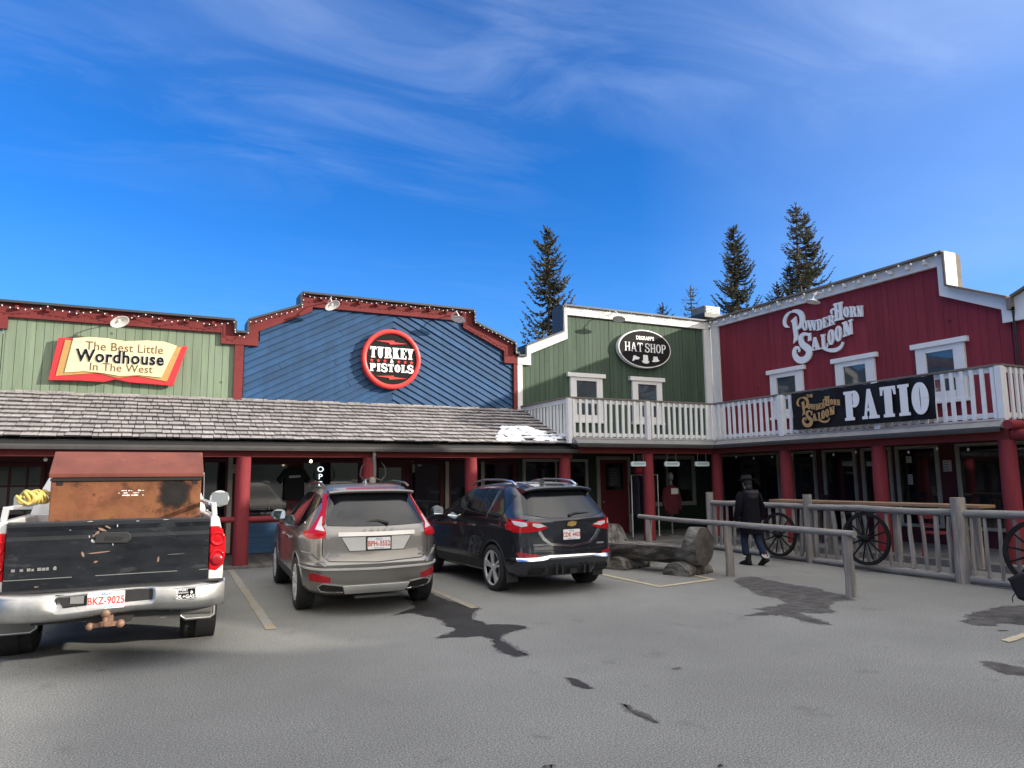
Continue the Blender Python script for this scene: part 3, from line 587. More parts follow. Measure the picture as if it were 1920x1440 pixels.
back_block(shopC, 9.21, 16.55, WY + .46, 27, 0, 4.9)
def sash_window(parent, x0, z0, x1, z1, frame, wall, m_pane, trim=.14, head=True, sill=True, split=True, tt=None):
    """wall: ('y', Y) facing -Y or ('x', X) facing -X; x0..x1 outer width of the trim along the wall"""
    if wall[0] == 'y': o, ux, un = Vector((0, wall[1], 0)), XA, -YA
    else: o, ux, un = Vector((wall[1], 0, 0)), -YA, -XA; x0, x1 = -x1, -x0
    a = MB(); tt = tt or trim
    for q in (box2(x0, x0 + trim, z0, z1), box2(x1 - trim, x1, z0, z1), box2(x0 + trim, x1 - trim, z1 - tt, z1), box2(x0 + trim, x1 - trim, z0, z0 + trim * .8)):
        a.prism(q, o, ux, ZA, un, 0, .075)
    if split:
        zm = z0 + (z1 - z0) * .47; a.prism(box2(x0 + trim, x1 - trim, zm - .03, zm + .03), o, ux, ZA, un, .02, .06)
    f = a.build('window', frame, parent, bevel=.004)
    b = MB(); b.prism(box2(x0 + trim, x1 - trim, z0 + trim * .8, z1 - tt), o, ux, ZA, un, .025, .035); b.build('pane', m_pane, f)
    if head:
        c = MB(); c.prism(box2(x0 - .10, x1 + .10, z1 + .002, z1 + .125), o, ux, ZA, un, 0, .115); c.build('head_board', frame, f, bevel=.005)
    if sill:
        c = MB(); c.prism(box2(x0 - .05, x1 + .05, z0 - .07, z0 - .002), o, ux, ZA, un, 0, .11); c.build('sill', frame, f, bevel=.005)
    return f
sash_window(shopC, 10.96, 3.42, 12.09, 4.71, m_white, ('y', WY - .015), m_glassb, .21, tt=.10)
sash_window(shopC, 13.19, 3.42, 14.33, 4.71, m_white, ('y', WY - .015), m_glassb, .21, tt=.10)

# red saloon (wall faces -X at X 16.5)
SX = 16.5
shopD = thing('red_saloon', 'two storey dark red board saloon with white stepped parapet, at right', 'saloon', (SX, 9, 0))
SO = (SX, 0, 0); su, sn = -YA, -XA
def Ysal(pl): return [(-y, z) for y, z in pl]
segs = [[(18.1, 2.6), (8.86, 2.6), (8.86, 5.05), (8.99, 5.05), (8.99, 5.33), (10.25, 5.95), (10.25, 6.65), (18.1, 6.65)],
        [(8.84, 2.6), (-2.4, 2.6), (-2.4, 5.05), (-2.25, 5.33), (-1.0, 5.95), (-1.0, 6.65), (7.25, 6.65), (7.25, 5.95), (8.51, 5.33), (8.51, 5.05), (8.84, 5.05)]]
mb = MB()
for k, s_ in enumerate(segs): boards(mb, Ysal(s_), SO, su, ZA, sn, 90, .20, .006, .02, 0, .0035, 20 + k, wv=.3)
mb.build('board_wall', m_red, shopD)
mb = MB()
for s_ in ([(18.15, 0), (8.8, 0), (8.8, 5.2), (9.0, 5.4), (10.2, 6.0), (10.2, 6.75), (18.15, 6.75)], [(8.79, 0), (-2.3, 0), (-2.3, 5.2), (-1.05, 6.0), (-1.05, 6.75), (7.3, 6.75), (7.3, 6.0), (8.5, 5.4), (8.79, 5.2)], [(-2.31, 0), (-14, 0), (-14, 6.60), (-3.7, 6.60), (-3.7, 6.0), (-2.5, 5.4), (-2.31, 5.2)]):
    mb.prism(Ysal(s_), (SX + .25, 0, 0), su, ZA, sn, 0, .25)
mb.build('wall_backing', m_under, shopD)
inD = [(18.09, 6.61), (10.30, 6.61), (10.30, 5.90), (8.97, 5.28), (8.97, 4.98), (8.50, 4.98), (8.50, 5.28), (7.2, 5.90), (7.2, 6.61), (-1.0, 6.61), (-1.0, 5.9), (-2.2, 5.3), (-2.6, 5.3)]
ouD = [(18.09, 6.84), (10.10, 6.88), (10.10, 6.07), (8.80, 5.48), (8.80, 5.22), (8.70, 5.22), (8.70, 5.48), (7.4, 6.05), (7.4, 6.88), (-1.2, 6.88), (-1.2, 6.05), (-2.3, 5.55), (-2.6, 5.55)]
mb = MB()
for i in range(len(inD) - 1): mb.prism(Ysal([inD[i], inD[i + 1], ouD[i + 1], ouD[i]]), (SX - .03, 0, 0), su, ZA, sn, 0, .09)
mb.build('fascia', m_white, shopD)
cap(shopD, ouD, SX - .24, SX + .40, m_capw, -.05, axis='y')
MB().prism(Ysal([(10.092, 6.07), (10.04, 6.07), (10.04, 6.90), (10.092, 6.90)]), (SX + .20, 0, 0), su, ZA, sn, 0, .42).build('parapet_end', m_white, shopD)
MB().prism(Ysal([(8.79, 5.23), (8.74, 5.23), (8.74, 5.50), (8.79, 5.50)]), (SX + .45, 0, 0), su, ZA, sn, 0, .66).build('parapet_end', m_white, shopD)
mb = MB(); mb.box(SX - .105, SX - .025, 17.75, 18.08, 2.6, 6.608); mb.build('corner_board', m_white, shopD, bevel=.006)
mb = MB()
for k in range(17): mb.box(SX - .235, SX - .122, 10.5 + k * .45, 10.57 + k * .45, 6.70, 6.78)
mb.build('bracket_row', m_white, shopD)
for y0, y1 in ((14.46, 15.66), (12.17, 13.35), (9.87, 11.04)):
    sash_window(shopD, y0, 3.45, y1, 4.73, m_white, ('x', SX - .015), m_glassb, .255, tt=.13)
mb = MB(); mb.tube([(SX - .14, 8.72, 5.3), (SX - .10, 8.74, 5.05), (SX - .08, 8.74, 2.75)], .03, 8); mb.build('downpipe', m_black, shopD)
back_block(shopD, SX + .41, 27, -14, 18.6, 0, 4.9)
# ---------------------------------------------------------------- shingled porch roof in front of the two left shops
porch = thing('shingle_porch', 'long red log porch with grey cedar shingle roof before the green and blue shops', 'porch', (0, 15.9, 0))
RE, RZ, RT, RTZ = 15.72, 2.53, 18.18, 3.62         # eave Y,Z and ridge Y,Z
sl = Vector((0, RT - RE, RTZ - RZ)); SLN = sl.length; sl.normalize(); nrm = Vector((0, -sl.z, sl.y))
mb = MB(); rnd = random.Random(5); nrow = 11; expo = SLN / nrow
for r_ in range(nrow + 1):
    x = -12 + rnd.uniform(-.2, 0); d0 = r_ * expo - .05
    while x < 9.55:
        wd = rnd.choice((.11, .14, .17, .2, .24, .28)) * rnd.uniform(.9, 1.1); d = d0 + rnd.uniform(-.018, .018); ln = min(expo * 1.5, SLN - d)
        xr = 9.60 - .30 * max(0, d) / SLN
        x1 = min(x + wd, xr)
        if x1 - x > .03 and ln > .04:
            tk = rnd.uniform(.036, .05); yaw = rnd.uniform(-.012, .012); lift = rnd.uniform(0, .006)
            c = Vector(((x + x1) / 2, RE, RZ)) + sl * (d + ln / 2) + nrm * (.062 + lift)
            ax = Vector((1, 0, 0)) + sl * yaw
            tl = (sl + nrm * (-.062 / ln)).normalized(); nn = Vector((0, -tl.z, tl.y))
            hx_, hl_, ht_ = ax * ((x1 - x) / 2 - .007), tl * (ln / 2), nn * (tk / 2)
            und = tl * min(.06, ln * .3)               # undercut butt, so every row throws a shadow line
            vs_ = [c - hx_ - hl_ + und - ht_, c + hx_ - hl_ + und - ht_, c + hx_ + hl_ - ht_, c - hx_ + hl_ - ht_, c - hx_ - hl_ + ht_, c + hx_ - hl_ + ht_, c + hx_ + hl_ + ht_, c - hx_ + hl_ + ht_]
            mb.add(vs_, [(0, 3, 2, 1), (4, 5, 6, 7), (0, 1, 5, 4), (1, 2, 6, 5), (2, 3, 7, 6), (3, 0, 4, 7)])
        x += wd
mb.build('shingle_roof', m_shing, porch)
mb = MB(); mb.obox(Vector((-1.2, RE, RZ)) + sl * SLN / 2 - nrm * .03, (10.75, 0, 0), sl * SLN / 2, nrm * .02); mb.build('roof_deck', m_under, porch)
mb = MB(); mb.box(-12, 9.5, RT - .06, RT + .01, RTZ + .02, RTZ + .06); mb.build('ridge_flashing', mat('pale_ridge_board', (.30, .27, .23), .85, var=.2, scale=5, stretch=(.6, 1, 1)), porch)
mb = MB(); mb.box(-12, 9.6, RE - .03, RE + .01, 2.44, 2.515); mb.build('drip_edge', m_black, porch)
mb = MB(); prof = [(0, 0), (.11, .0), (.125, .05), (.13, .095), (.118, .095), (.105, .02), (.012, .02), (.012, .095), (0, .095)]
mb.prism(prof, (-12, RE - .032, 2.36), -YA, ZA, XA, 0, 21.62); mb.build('gutter', m_gut, porch)
mb = MB(); mb.box(-12, 9.58, 15.80, 15.98, 2.235, 2.43); mb.build('beam', m_redtrim, porch, bevel=.008)
mb = MB(); mb.tube([(4.40, 15.70, 2.36), (4.40, 15.72, 2.20), (4.43, 15.78, 2.05), (4.46, 15.80, .15)], .045, 8); mb.build('downpipe', m_dmetal, porch)
PX = (-6.4, -3.55, 1.70, 4.33, 6.81, 9.39)
for x in PX:
    mb = MB(); mb.tube([(x + random.uniform(-.01, .01), 15.89, z) for z in (.0, .6, 1.2, 1.8, 2.235)], [.155, .150, .148, .152, .145], 16, jit=.02)
    mb.build('post', m_redlog, porch)
for a, b in ((-3.55, 1.70), (1.70, 4.33)):
    mb = MB(); mb.tube([(a + (b - a) * t, 15.89, .96 + .01 * math.sin(9 * t)) for t in (0, .25, .5, .75, 1)], .06, 12, jit=.03); mb.build('log_rail', m_redlog, porch)
# lit bulbs hanging under this porch
snow = MB(); rnd = random.Random(11)
for _ in range(100):
    t = rnd.uniform(.05, .40); hw = .95 * (1 - (t - .05) / .50) + .12
    cx = 8.45 + rnd.uniform(-1, 1) * hw * .95 + (t - .2) * -.45
    c = Vector((cx, RE, RZ)) + sl * (t * SLN) + nrm * .112
    r_ = rnd.uniform(.05, .16)
    n = 11; ph = rnd.uniform(0, 6); top = []; 
    rim = [c + XA * math.cos(2 * math.pi * k / n) * r_ * rnd.uniform(.8, 1.5) + sl * math.sin(2 * math.pi * k / n) * r_ * .62 * rnd.uniform(.7, 1.2) - nrm * .02 for k in range(n)]
    mid = [c + (p - c) * .7 + nrm * (.018 + rnd.uniform(0, .012)) for p in rim]
    snow.add(rim + mid + [c + nrm * .032], [(k, (k + 1) % n, n + (k + 1) % n, n + k) for k in range(n)] + [(n + k, n + (k + 1) % n, 2 * n) for k in range(n)], True)
tag(snow.build('snow_patch', m_snow), 'patch of old white snow left on the grey shingles near the roof corner', 'snow')

# ---------------------------------------------------------------- balcony round the inner corner, with its posts
balc = thing('corner_balcony', 'white railed balcony on red log posts running along the green and red fronts', 'balcony', (14.1, 15.6, 0))
BX, BY = 14.1, 15.6                                    # front lines of the railing
mb = MB(); mb.box(9.40, 16.45, 15.45, 18.15, 2.60, 2.72); mb.box(13.95, 16.45, 7.85, 15.44, 2.60, 2.72); mb.build('deck', m_gray, balc)
mb = MB()
mb.prism([(15.52, 2.76), (15.33, 2.60), (15.33, 2.585), (15.52, 2.57)], (9.45, 0, 0), YA, ZA, XA, 0, 4.56 - .02)
mb.prism([(-14.02, 2.76), (-13.83, 2.60), (-13.83, 2.585), (-14.02, 2.57)], (0, 7.80, 0), -XA, ZA, YA, 0, 15.33 - 7.80)
mb.build('deck_skirt', m_gray, balc)
mb = MB(); mb.prism(prof, (9.45, 15.33, 2.50), -YA, ZA, XA, 0, 4.36); mb.prism(prof, (13.83, 15.20, 2.50), -XA, ZA, -YA, 0, 7.40); mb.build('gutter', m_gut, balc)
mb = MB(); mb.box(9.62, 13.95, 15.50, 15.68, 2.355, 2.56); mb.box(13.95, 14.13, 7.72, 15.68, 2.355, 2.56); mb.box(14.14, 16.45, 7.75, 7.93, 2.355, 2.56); mb.build('beam', m_redtrim, balc, bevel=.008)
mb = MB(); mb.cyl((14.04, 7.70, 2.44), (14.04, 6.4, 2.44), .1, n=14); mb.cyl((14.2, 7.62, 2.62), (13.75, 7.62, 2.62), .085, n=14); mb.build('beam_end', m_redlog, balc)
for x, y, z in ((11.76, 15.58, .10), (14.04, 15.5, .13), (14.04, 13.02, .13), (14.04, 10.45, .13), (14.04, 7.82, .13), (16.3, 15.5, .13)):
    if x > 16: continue
    mb = MB(); mb.tube([(x + random.uniform(-.01, .01), y, z + (2.355 - z) * t) for t in (0, .3, .6, 1)], [.152, .148, .15, .143], 16, jit=.02); mb.build('post', m_redlog, balc)
RTOP, RBOT = 3.76, 2.74
def rail_run(p0, p1, n):
    p0, p1 = Vector(p0), Vector(p1); d = (p1 - p0).normalized(); side = d.cross(ZA)
    mb = MB(); mb.beam(p0 + ZA * RTOP, p1 + ZA * RTOP, .15, .04); mb.build('top_rail', m_capw, balc)
    mb = MB(); mb.beam(p0 + ZA * (RTOP - .075), p1 + ZA * (RTOP - .075), .045, .10); mb.build('upper_rail', m_whitep, balc)
    mb = MB(); mb.beam(p0 + ZA * (RBOT + .09), p1 + ZA * (RBOT + .09), .045, .09); mb.build('bottom_rail', m_whitep, balc)
    L = (p1 - p0).length
    for i in range(n):
        c = p0 + d * (L * (i + .5) / n + random.uniform(-.012, .012)) + side * .045; lean = random.uniform(-.012, .012)
        hh = RTOP - .03 - (RBOT + random.uniform(0, .02))
        b = MB(); b.obox((0, 0, 0), d * .036, side * .019, (ZA + d * lean) * hh / 2)
        base = c + ZA * (RTOP - .03 - hh / 2)
        o = b.build('baluster', m_whitep, None); o.parent = balc; o.location = base - ORG[balc.name]
def rail_post(x, y, zb=RBOT - .14, s=.06):
    mb = MB(); mb.box(x - s, x + s, y - s, y + s, zb, RTOP - .022); mb.build('rail_post', m_whitep, balc, bevel=.004)
rail_run((9.40, BY, 0), (BX, BY, 0), 25)
rail_run((9.36, BY, 0), (9.36, 18.13, 0), 14)
rail_run((BX, BY, 0), (BX, 7.88, 0), 40)
rail_run((BX, 7.88, 0), (16.42, 7.88, 0), 13)
for x, y in ((9.36, BY - .03), (11.76, BY - .075), (BX - .02, BY - .04), (BX - .08, 13.05), (BX - .08, 10.4), (BX - .02, 7.86)): rail_post(x, y)

# ---------------------------------------------------------------- ground floor fronts under the porches
def panel(x0, x1, z0, z1, y, m, parent, name, d=.03): 
    return MB().box(x0, x1, y - d, y, z0, z1).build(name, m, parent)
LY = WY - .002
panel(-12, 1.74, .0, 3.2, LY, m_dred, shopZ if False else shopA, 'lower_wall')
panel(1.75, 9.19, .0, 3.2, LY, m_dred, shopB, 'lower_wall')
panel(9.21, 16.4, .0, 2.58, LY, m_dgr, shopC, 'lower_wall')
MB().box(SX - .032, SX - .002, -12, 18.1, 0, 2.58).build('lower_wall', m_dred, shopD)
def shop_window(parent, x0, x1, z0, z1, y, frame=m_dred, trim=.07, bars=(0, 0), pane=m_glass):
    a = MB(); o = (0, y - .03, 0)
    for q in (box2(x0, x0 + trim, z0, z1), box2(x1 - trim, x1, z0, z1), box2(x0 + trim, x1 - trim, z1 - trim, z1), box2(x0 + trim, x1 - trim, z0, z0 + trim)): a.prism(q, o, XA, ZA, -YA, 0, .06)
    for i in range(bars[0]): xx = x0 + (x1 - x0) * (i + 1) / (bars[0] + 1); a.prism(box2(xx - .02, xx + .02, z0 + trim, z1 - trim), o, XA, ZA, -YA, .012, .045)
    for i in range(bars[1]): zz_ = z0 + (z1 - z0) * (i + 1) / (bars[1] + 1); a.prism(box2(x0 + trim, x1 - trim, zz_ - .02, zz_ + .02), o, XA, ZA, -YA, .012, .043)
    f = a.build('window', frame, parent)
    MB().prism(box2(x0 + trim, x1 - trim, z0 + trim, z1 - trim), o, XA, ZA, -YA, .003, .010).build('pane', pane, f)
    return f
shop_window(shopA, -2.95, -2.02, .75, 2.15, LY, bars=(2, 2))
shop_window(shopA, -1.2, .3, .75, 2.2, LY)
shop_window(shopA, 1.02, 1.62, .60, 2.26, LY, bars=(0, 0))
MB().box(1.60, 1.70, LY - .10, LY - .031, .1, 2.3).build('cream_trim', m_cream, shopA)
shop_window(shopB, 2.02, 3.02, .80, 2.20, LY)
shop_window(shopB, 3.25, 4.75, .80, 2.24, LY)
mb = MB(); boards(mb, box2(1.98, 4.9, .06, .75), (0, LY - .031, 0), XA, ZA, -YA, 0, .12, .004, .012, .012, .002, 31); mb.build('wainscot', m_dblue, shopB)
def door(parent, x0, x1, z1, y, m, frame, glass, z0=.1):
    a = MB(); o = (0, y - .03, 0)
    for q in (box2(x0 - .1, x0, z0, z1 + .1), box2(x1, x1 + .1, z0, z1 + .1), box2(x0, x1, z1, z1 + .1)): a.prism(q, o, XA, ZA, -YA, 0, .06)
    f = a.build('door_frame', frame, parent)
    d = MB(); d.prism(box2(x0, x1, z0, z1), o, XA, ZA, -YA, 0, .03); dd = d.build('door', m, f)
    g = MB(); g.prism(box2(*glass), o, XA, ZA, -YA, .031, .040); g.build('door_pane', m_glass, f)
    k = MB(); k.lathe((x0 + .08, y - .06, 1.02), -YA, [(0, .02), (.03, .018), (.045, .035), (.07, .03), (.075, 0)], 10); k.build('door_handle', m_dmetal, f)
    return f
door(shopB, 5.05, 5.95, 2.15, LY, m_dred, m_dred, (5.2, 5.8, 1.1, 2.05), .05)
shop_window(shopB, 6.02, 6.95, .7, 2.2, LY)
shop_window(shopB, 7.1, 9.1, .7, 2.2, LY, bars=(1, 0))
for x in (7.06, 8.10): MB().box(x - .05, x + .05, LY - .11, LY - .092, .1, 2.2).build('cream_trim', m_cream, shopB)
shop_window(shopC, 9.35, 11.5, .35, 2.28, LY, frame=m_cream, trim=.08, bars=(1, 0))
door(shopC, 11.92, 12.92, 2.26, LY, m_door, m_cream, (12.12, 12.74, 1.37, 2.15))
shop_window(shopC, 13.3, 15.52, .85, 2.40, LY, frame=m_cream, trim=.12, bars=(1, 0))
def side_window(parent, y0, y1, z0, z1, trim=.07):
    o = Vector((SX - .03, 0, 0)); a = MB(); x0, x1 = -y1, -y0
    for q in (box2(x0, x0 + trim, z0, z1), box2(x1 - trim, x1, z0, z1), box2(x0 + trim, x1 - trim, z1 - trim, z1), box2(x0 + trim, x1 - trim, z0, z0 + trim)): a.prism(q, o, -YA, ZA, -XA, 0, .07)
    f = a.build('window', m_cream, parent)
    MB().prism(box2(x0 + trim, x1 - trim, z0 + trim, z1 - trim), o, -YA, ZA, -XA, .003, .012).build('pane', m_glass, f)
for y0, y1, z0 in ((15.5, 17.95, .8), (14.2, 15.05, .15), (12.92, 13.95, .15), (11.9, 12.75, .8), (10.70, 11.78, .5), (8.3, 10.28, .5), (6.6, 8.0, .5), (4, 6, .5)):
    side_window(shopD, y0, y1, z0, 2.42)

# ---------------------------------------------------------------- log fence round the patio
FX = 12.0
fence = thing('log_fence', 'weathered grey log fence with split pickets around the saloon patio', 'fence', (FX, 9, 0))
FP = [(12.2, 13.75), (11.98, 10.62), (11.80, 7.42), (11.65, 4.3)]
for i, (x, y) in enumerate(FP):
    mb = MB(); r0 = (.092, .09, .118, .11)[i]
    mb.tube([(x + random.uniform(-.012, .012), y, z) for z in (-.02, .3, .7, 1.05, 1.36)], [r0 * 1.08, r0, r0 * .97, r0 * .98, r0 * .95], 14, jit=.035); mb.build('fence_post', m_wood, fence)
for i in range(3):
    a, b = Vector((*FP[i], 0)), Vector((*FP[i + 1], 0)); d = (b - a).normalized(); sd = Vector((d.y, -d.x, 0))
    for nm, z, r_ in (('top_rail', 1.12, .060), ('bottom_rail', .07, .062)):
        mb = MB(); mb.tube([a + (b - a) * t + ZA * (z + random.uniform(-.012, .012)) + sd * random.uniform(-.015, .015) for t in (.02, .2, .4, .6, .8, .98)], [r_ * random.uniform(.9, 1.08) for _ in range(6)], 12, jit=.03); mb.build(nm, m_woody, fence)
    npk = 13
    for k in range(npk):
        t = (k + .8) / (npk + .6); p = a + (b - a) * t + sd * random.uniform(-.02, .02); w0 = random.uniform(.028, .042); ln = d * random.uniform(-.035, .035)
        mb = MB(); mb.tube([p + ZA * .14 + ln * -1, p + ZA * .4 + d * random.uniform(-.012, .012), p + ZA * .75 + d * random.uniform(-.015, .015), p + ZA * 1.05 + ln], [w0, w0 * 1.1, w0 * 1.05, w0 * .95], 6, jit=.12, smooth=False); mb.build('picket', m_wood, fence)
# end log butting the building side of the first post
# ---------------------------------------------------------------- hitching rail
hitch = thing('hitching_rail', 'long grey pole hitching rail on rough posts in front of the log fence', 'hitching rail', (9.2, 9.9, 0))
mb = MB(); mb.tube([(9.25, 12.62, .925), (9.2, 11.2, .905), (9.2, 9.95, .905), (9.18, 8.6, .90), (9.12, 7.28, .895)], [.044, .047, .05, .052, .05], 14, jit=.02); mb.build('rail', m_woody, hitch)
for x, y, r_ in ((9.22, 12.25, .07), (9.2, 9.93, .072), (9.14, 7.42, .075)):
    mb = MB(); mb.tube([(x, y, -.02), (x + .01, y, .3), (x - .01, y + .01, .6), (x, y, .87)], [r_ * 1.05, r_, r_ * .97, r_], 9, jit=.07, smooth=False); mb.build('rail_post', m_wood, hitch)

# ---------------------------------------------------------------- wagon wheels
def wagon_wheel(loc, rz, lean, label, rad=.475, m_black=mat('black_iron', (.010, .010, .011), .8, spec=.15)):
    t = thing('wagon_wheel', label, 'wagon wheel', loc, rz, 'old wagon wheels leaning on the log fence')
    t.rotation_euler = (lean, 0, rz)
    # local: wheel plane is x-z, axis along y, bottom touching z=0
    c = Vector((0, 0, rad)); n = 40
    mb = MB(); ring = []
    for i in range(n):
        q = 2 * math.pi * i / n; e = Vector((math.cos(q), 0, math.sin(q)))
        ring.append([c + e * (rad - .008) + YA * .022, c + e * (rad - .008) - YA * .022, c + e * (rad - .06) - YA * .02, c + e * (rad - .06) + YA * .02])
    mb.loft(ring + [ring[0]], caps=False, smooth=False); mb.build('rim', mat('dark_wheel_wood', (.02, .018, .017), .9, spec=.1, var=.35, scale=6, bump=.3), t, world=False)
    mb = MB(); ring = []
    for i in range(n):
        q = 2 * math.pi * i / n; e = Vector((math.cos(q), 0, math.sin(q)))
        ring.append([c + e * rad + YA * .026, c + e * rad - YA * .026, c + e * (rad - .0079) - YA * .026, c + e * (rad - .0079) + YA * .026])
    mb.loft(ring + [ring[0]], caps=False, smooth=False); mb.build('tyre', m_black, t, world=False)
    mb = MB(); mb.lathe(c - YA * .09, YA, [(0, .0), (0, .035), (.03, .045), (.05, .07), (.13, .07), (.15, .045), (.19, .04), (.19, 0)], 16); mb.build('hub', m_black, t, world=False)
    for i in range(12):
        q = 2 * math.pi * (i + .3) / 12; e = Vector((math.cos(q), 0, math.sin(q)))
        mb = MB(); mb.tube([c + e * .06, c + e * .2, c + e * (rad - .05)], [.013, .017, .012], 7); mb.build('spoke', m_black, t, world=False)
    return t
wagon_wheel((11.66, 9.10, .12), R(90) + R(3), R(5), 'dark spoked wagon wheel on the fence between the hitching rail end and the thickest post')
wagon_wheel((11.72, 11.22, .08), R(90) + R(3), R(5), 'dark wagon wheel half hidden behind the walking person', .45)
wagon_wheel((11.48, 6.13, .12), R(90) + R(3), R(5), 'dark wagon wheel cut off by the right edge of the photo')

# ---------------------------------------------------------------- log bench
bench = thing('log_bench', 'massive grey hollowed log bench on two split log feet', 'bench', (8.62, 11.2, 0))
pa, pb = Vector((8.95, 10.28, .50)), Vector((8.22, 12.35, .50)); ax = (pb - pa).normalized(); sd = ax.cross(ZA).normalized(); LG = (pb - pa).length
def logring(t, full, r_=.34):
    c = pa + ax * (LG * t); pts = []
    for k in range(28):
        q = 2 * math.pi * k / 28; x, z = math.cos(q) * r_, math.sin(q) * r_ * 1.02
        r2 = 1 + .03 * math.sin(3 * q + 1) + .02 * math.sin(7 * q)
        x *= r2; z *= r2
        if not full and z > -.02: z = -.02 + .005 * math.sin(k * 3)
        pts.append(c + sd * x + ZA * z)
    return pts
mb = MB(); rings = [logring(0, 1, .335), logring(.012, 1, .345), logring(.10, 1, .345), logring(.13, 0, .335), logring(.5, 0, .325), logring(.86, 0, .33), logring(.89, 1, .335), logring(.988, 1, .33), logring(1, 1, .32)]
mb.loft(rings, caps=False); mb.build('log_seat', m_bench, bench)
MB().add(rings[0], [tuple(reversed(range(28)))]).build('end_face', m_endg, bench); MB().add(rings[-1], [tuple(range(28))]).build('end_face', m_endg, bench)
for t in (.16, .78):
    c = pa + ax * (LG * t); c.z = 0; mb = MB(); hl = .44
    rg = []
    for s_ in (-hl, -hl + .02, hl - .02, hl):
        k = .97 if abs(s_) == hl else 1
        rg.append([c + sd * s_ + ax * (math.cos(math.pi * i / 10) * .27 * k) + ZA * (math.sin(math.pi * i / 10) * .235 * k) for i in range(11)])
    mb.loft(rg, smooth=True); mb.build('log_foot', m_bench, bench)

# ---------------------------------------------------------------- patio counter and stools behind the fence
ct = thing('plank_counter', 'long varnished plank counter standing just behind the log fence', 'counter', (12.75, 9.8, .13))
mb = MB(); mb.box(12.5, 12.95, 7.5, 12.15, 1.16, 1.215); mb.build('plank_top', m_plank, ct, bevel=.008)
for y in (7.7, 9.2, 10.7, 12.0):
    mb = MB(); mb.box(12.66, 12.76, y - .05, y + .05, .13, 1.158); mb.build('leg', m_wood, ct)
def stool(x, y, label, rz, red=False):
    t = thing('patio_chair', label, 'chair', (x, y, .13), rz, 'chairs on the saloon patio')
    ms = m_redlog if red else m_black; hs_ = .45 if red else .72
    MB().box(-.2, .2, -.2, .2, hs_, hs_ + .04).build('seat', ms, t, world=False, bevel=.01)
    for a in (-1, 1):
        for b in (-1, 1):
            MB().beam((a * .2, b * .2, 0), (a * .17, b * .17, hs_), .03, .03).build('leg', ms, t, world=False)
    bk = MB(); bk.beam((-.18, .18, hs_), (-.19, .25, hs_ + .42), .03, .03); bk.beam((.18, .18, hs_), (.19, .25, hs_ + .42), .03, .03); bk.box(-.19, .19, .225, .25, hs_ + .30, hs_ + .42); bk.box(-.19, .19, .20, .225, hs_ + .15, hs_ + .2); bk.build('backrest', ms, t, world=False)
stool(14.6, 12.7, 'black slatted patio chair by the saloon windows, half in shadow', R(200))
stool(13.9, 9.2, 'low red patio chair seen through the pickets near the thickest fence post', R(80), True)
# ---------------------------------------------------------------- signs
m_bookred = mat('book_red', (.52, .018, .025), .5, var=.08)
m_bookbr = mat('book_tan', (.40, .235, .075), .6, var=.12)
m_page = mat('page_cream', (.66, .56, .33), .6, var=.08, scale=1.5, stretch=(.3, 1, 4), wear=((.45, .36, .2), 3, .70, .5))
m_ink = mat('sign_black', (.008, .008, .009), .7, var=0, spec=.12)
m_inkbr = mat('carved_brown', (.12, .07, .035), .7, var=0)
m_signred = mat('sign_red', (.62, .035, .03), .4, var=.04)
m_signblk = mat('sign_charcoal', (.014, .013, .013), .7, var=.1, spec=.12)
m_signwht = mat('sign_white', (.78, .78, .76), .5, var=.03)
m_ban = mat('banner_vinyl', (.008, .008, .009), .5, var=.15, scale=2, spec=.22, bump=.25, bscale=3)
m_gold = mat('banner_gold', (.44, .27, .11), .5, var=.25, scale=6)
m_ltblue = mat('hanging_sign_paint', (.62, .70, .70), .6, var=.05)
m_teal = mat('hanging_sign_letters', (.10, .26, .30), .6, var=0)

bk = thing('book_sign', 'open book shaped red and cream sign on the pale green boards', 'sign', (-.75, 18.0, 3.9))
cov = [(-1.94, 4.85), (-1.67, 4.85), (.38, 4.82), (.61, 4.85), (.34, 3.91), (-.54, 3.95), (-.82, 4.0), (-1.04, 3.93), (-1.53, 3.94), (-2.07, 3.92)]
MB().prism(cov, (0, 18.0, 0), XA, ZA, -YA, -.10, .0).build('book_cover', m_bookred, bk, bevel=.006)
MB().prism([(-1.81, 4.81), (-1.67, 4.80), (.37, 4.80), (.48, 4.82), (.21, 4.0), (-.42, 4.10), (-.77, 4.03), (-1.17, 4.12), (-1.94, 4.01)], (0, 18.0, 0), XA, ZA, -YA, .001, .02).build('page_block', m_bookbr, bk)
pg = MB().prism([(-1.66, 4.85), (-1.37, 4.90), (-1.03, 4.90), (-.67, 4.86), (-.23, 4.91), (.11, 4.91), (.38, 4.83), (.09, 4.08), (-.36, 4.11), (-.74, 4.07), (-1.07, 4.12), (-1.43, 4.14), (-1.78, 4.09)], (0, 18.0, 0), XA, ZA, -YA, .0205, .045).build('page', m_page, bk, bevel=.004)
mb = MB(); put_text(mb, 'The Best Little', (-.66, 17.954, 4.70), XA, ZA, -YA, .27, .006, spacing=1.02, sx=.93); put_text(mb, 'In The West', (-.71, 17.954, 4.245), XA, ZA, -YA, .25, .006, spacing=1.02, sx=.95); mb.build('thin_lettering', m_inkbr, bk)
mb = MB(); put_text(mb, 'Wordhouse', (-.725, 17.954, 4.475), XA, ZA, -YA, .38, .004, bold=.018, spacing=1.08, sx=.86); mb.build('lettering_halo', m_signwht, bk)
mb = MB(); put_text(mb, 'Wordhouse', (-.725, 17.949, 4.475), XA, ZA, -YA, .38, .012, bold=.009, spacing=1.08, sx=.86); mb.build('bold_lettering', m_ink, bk)

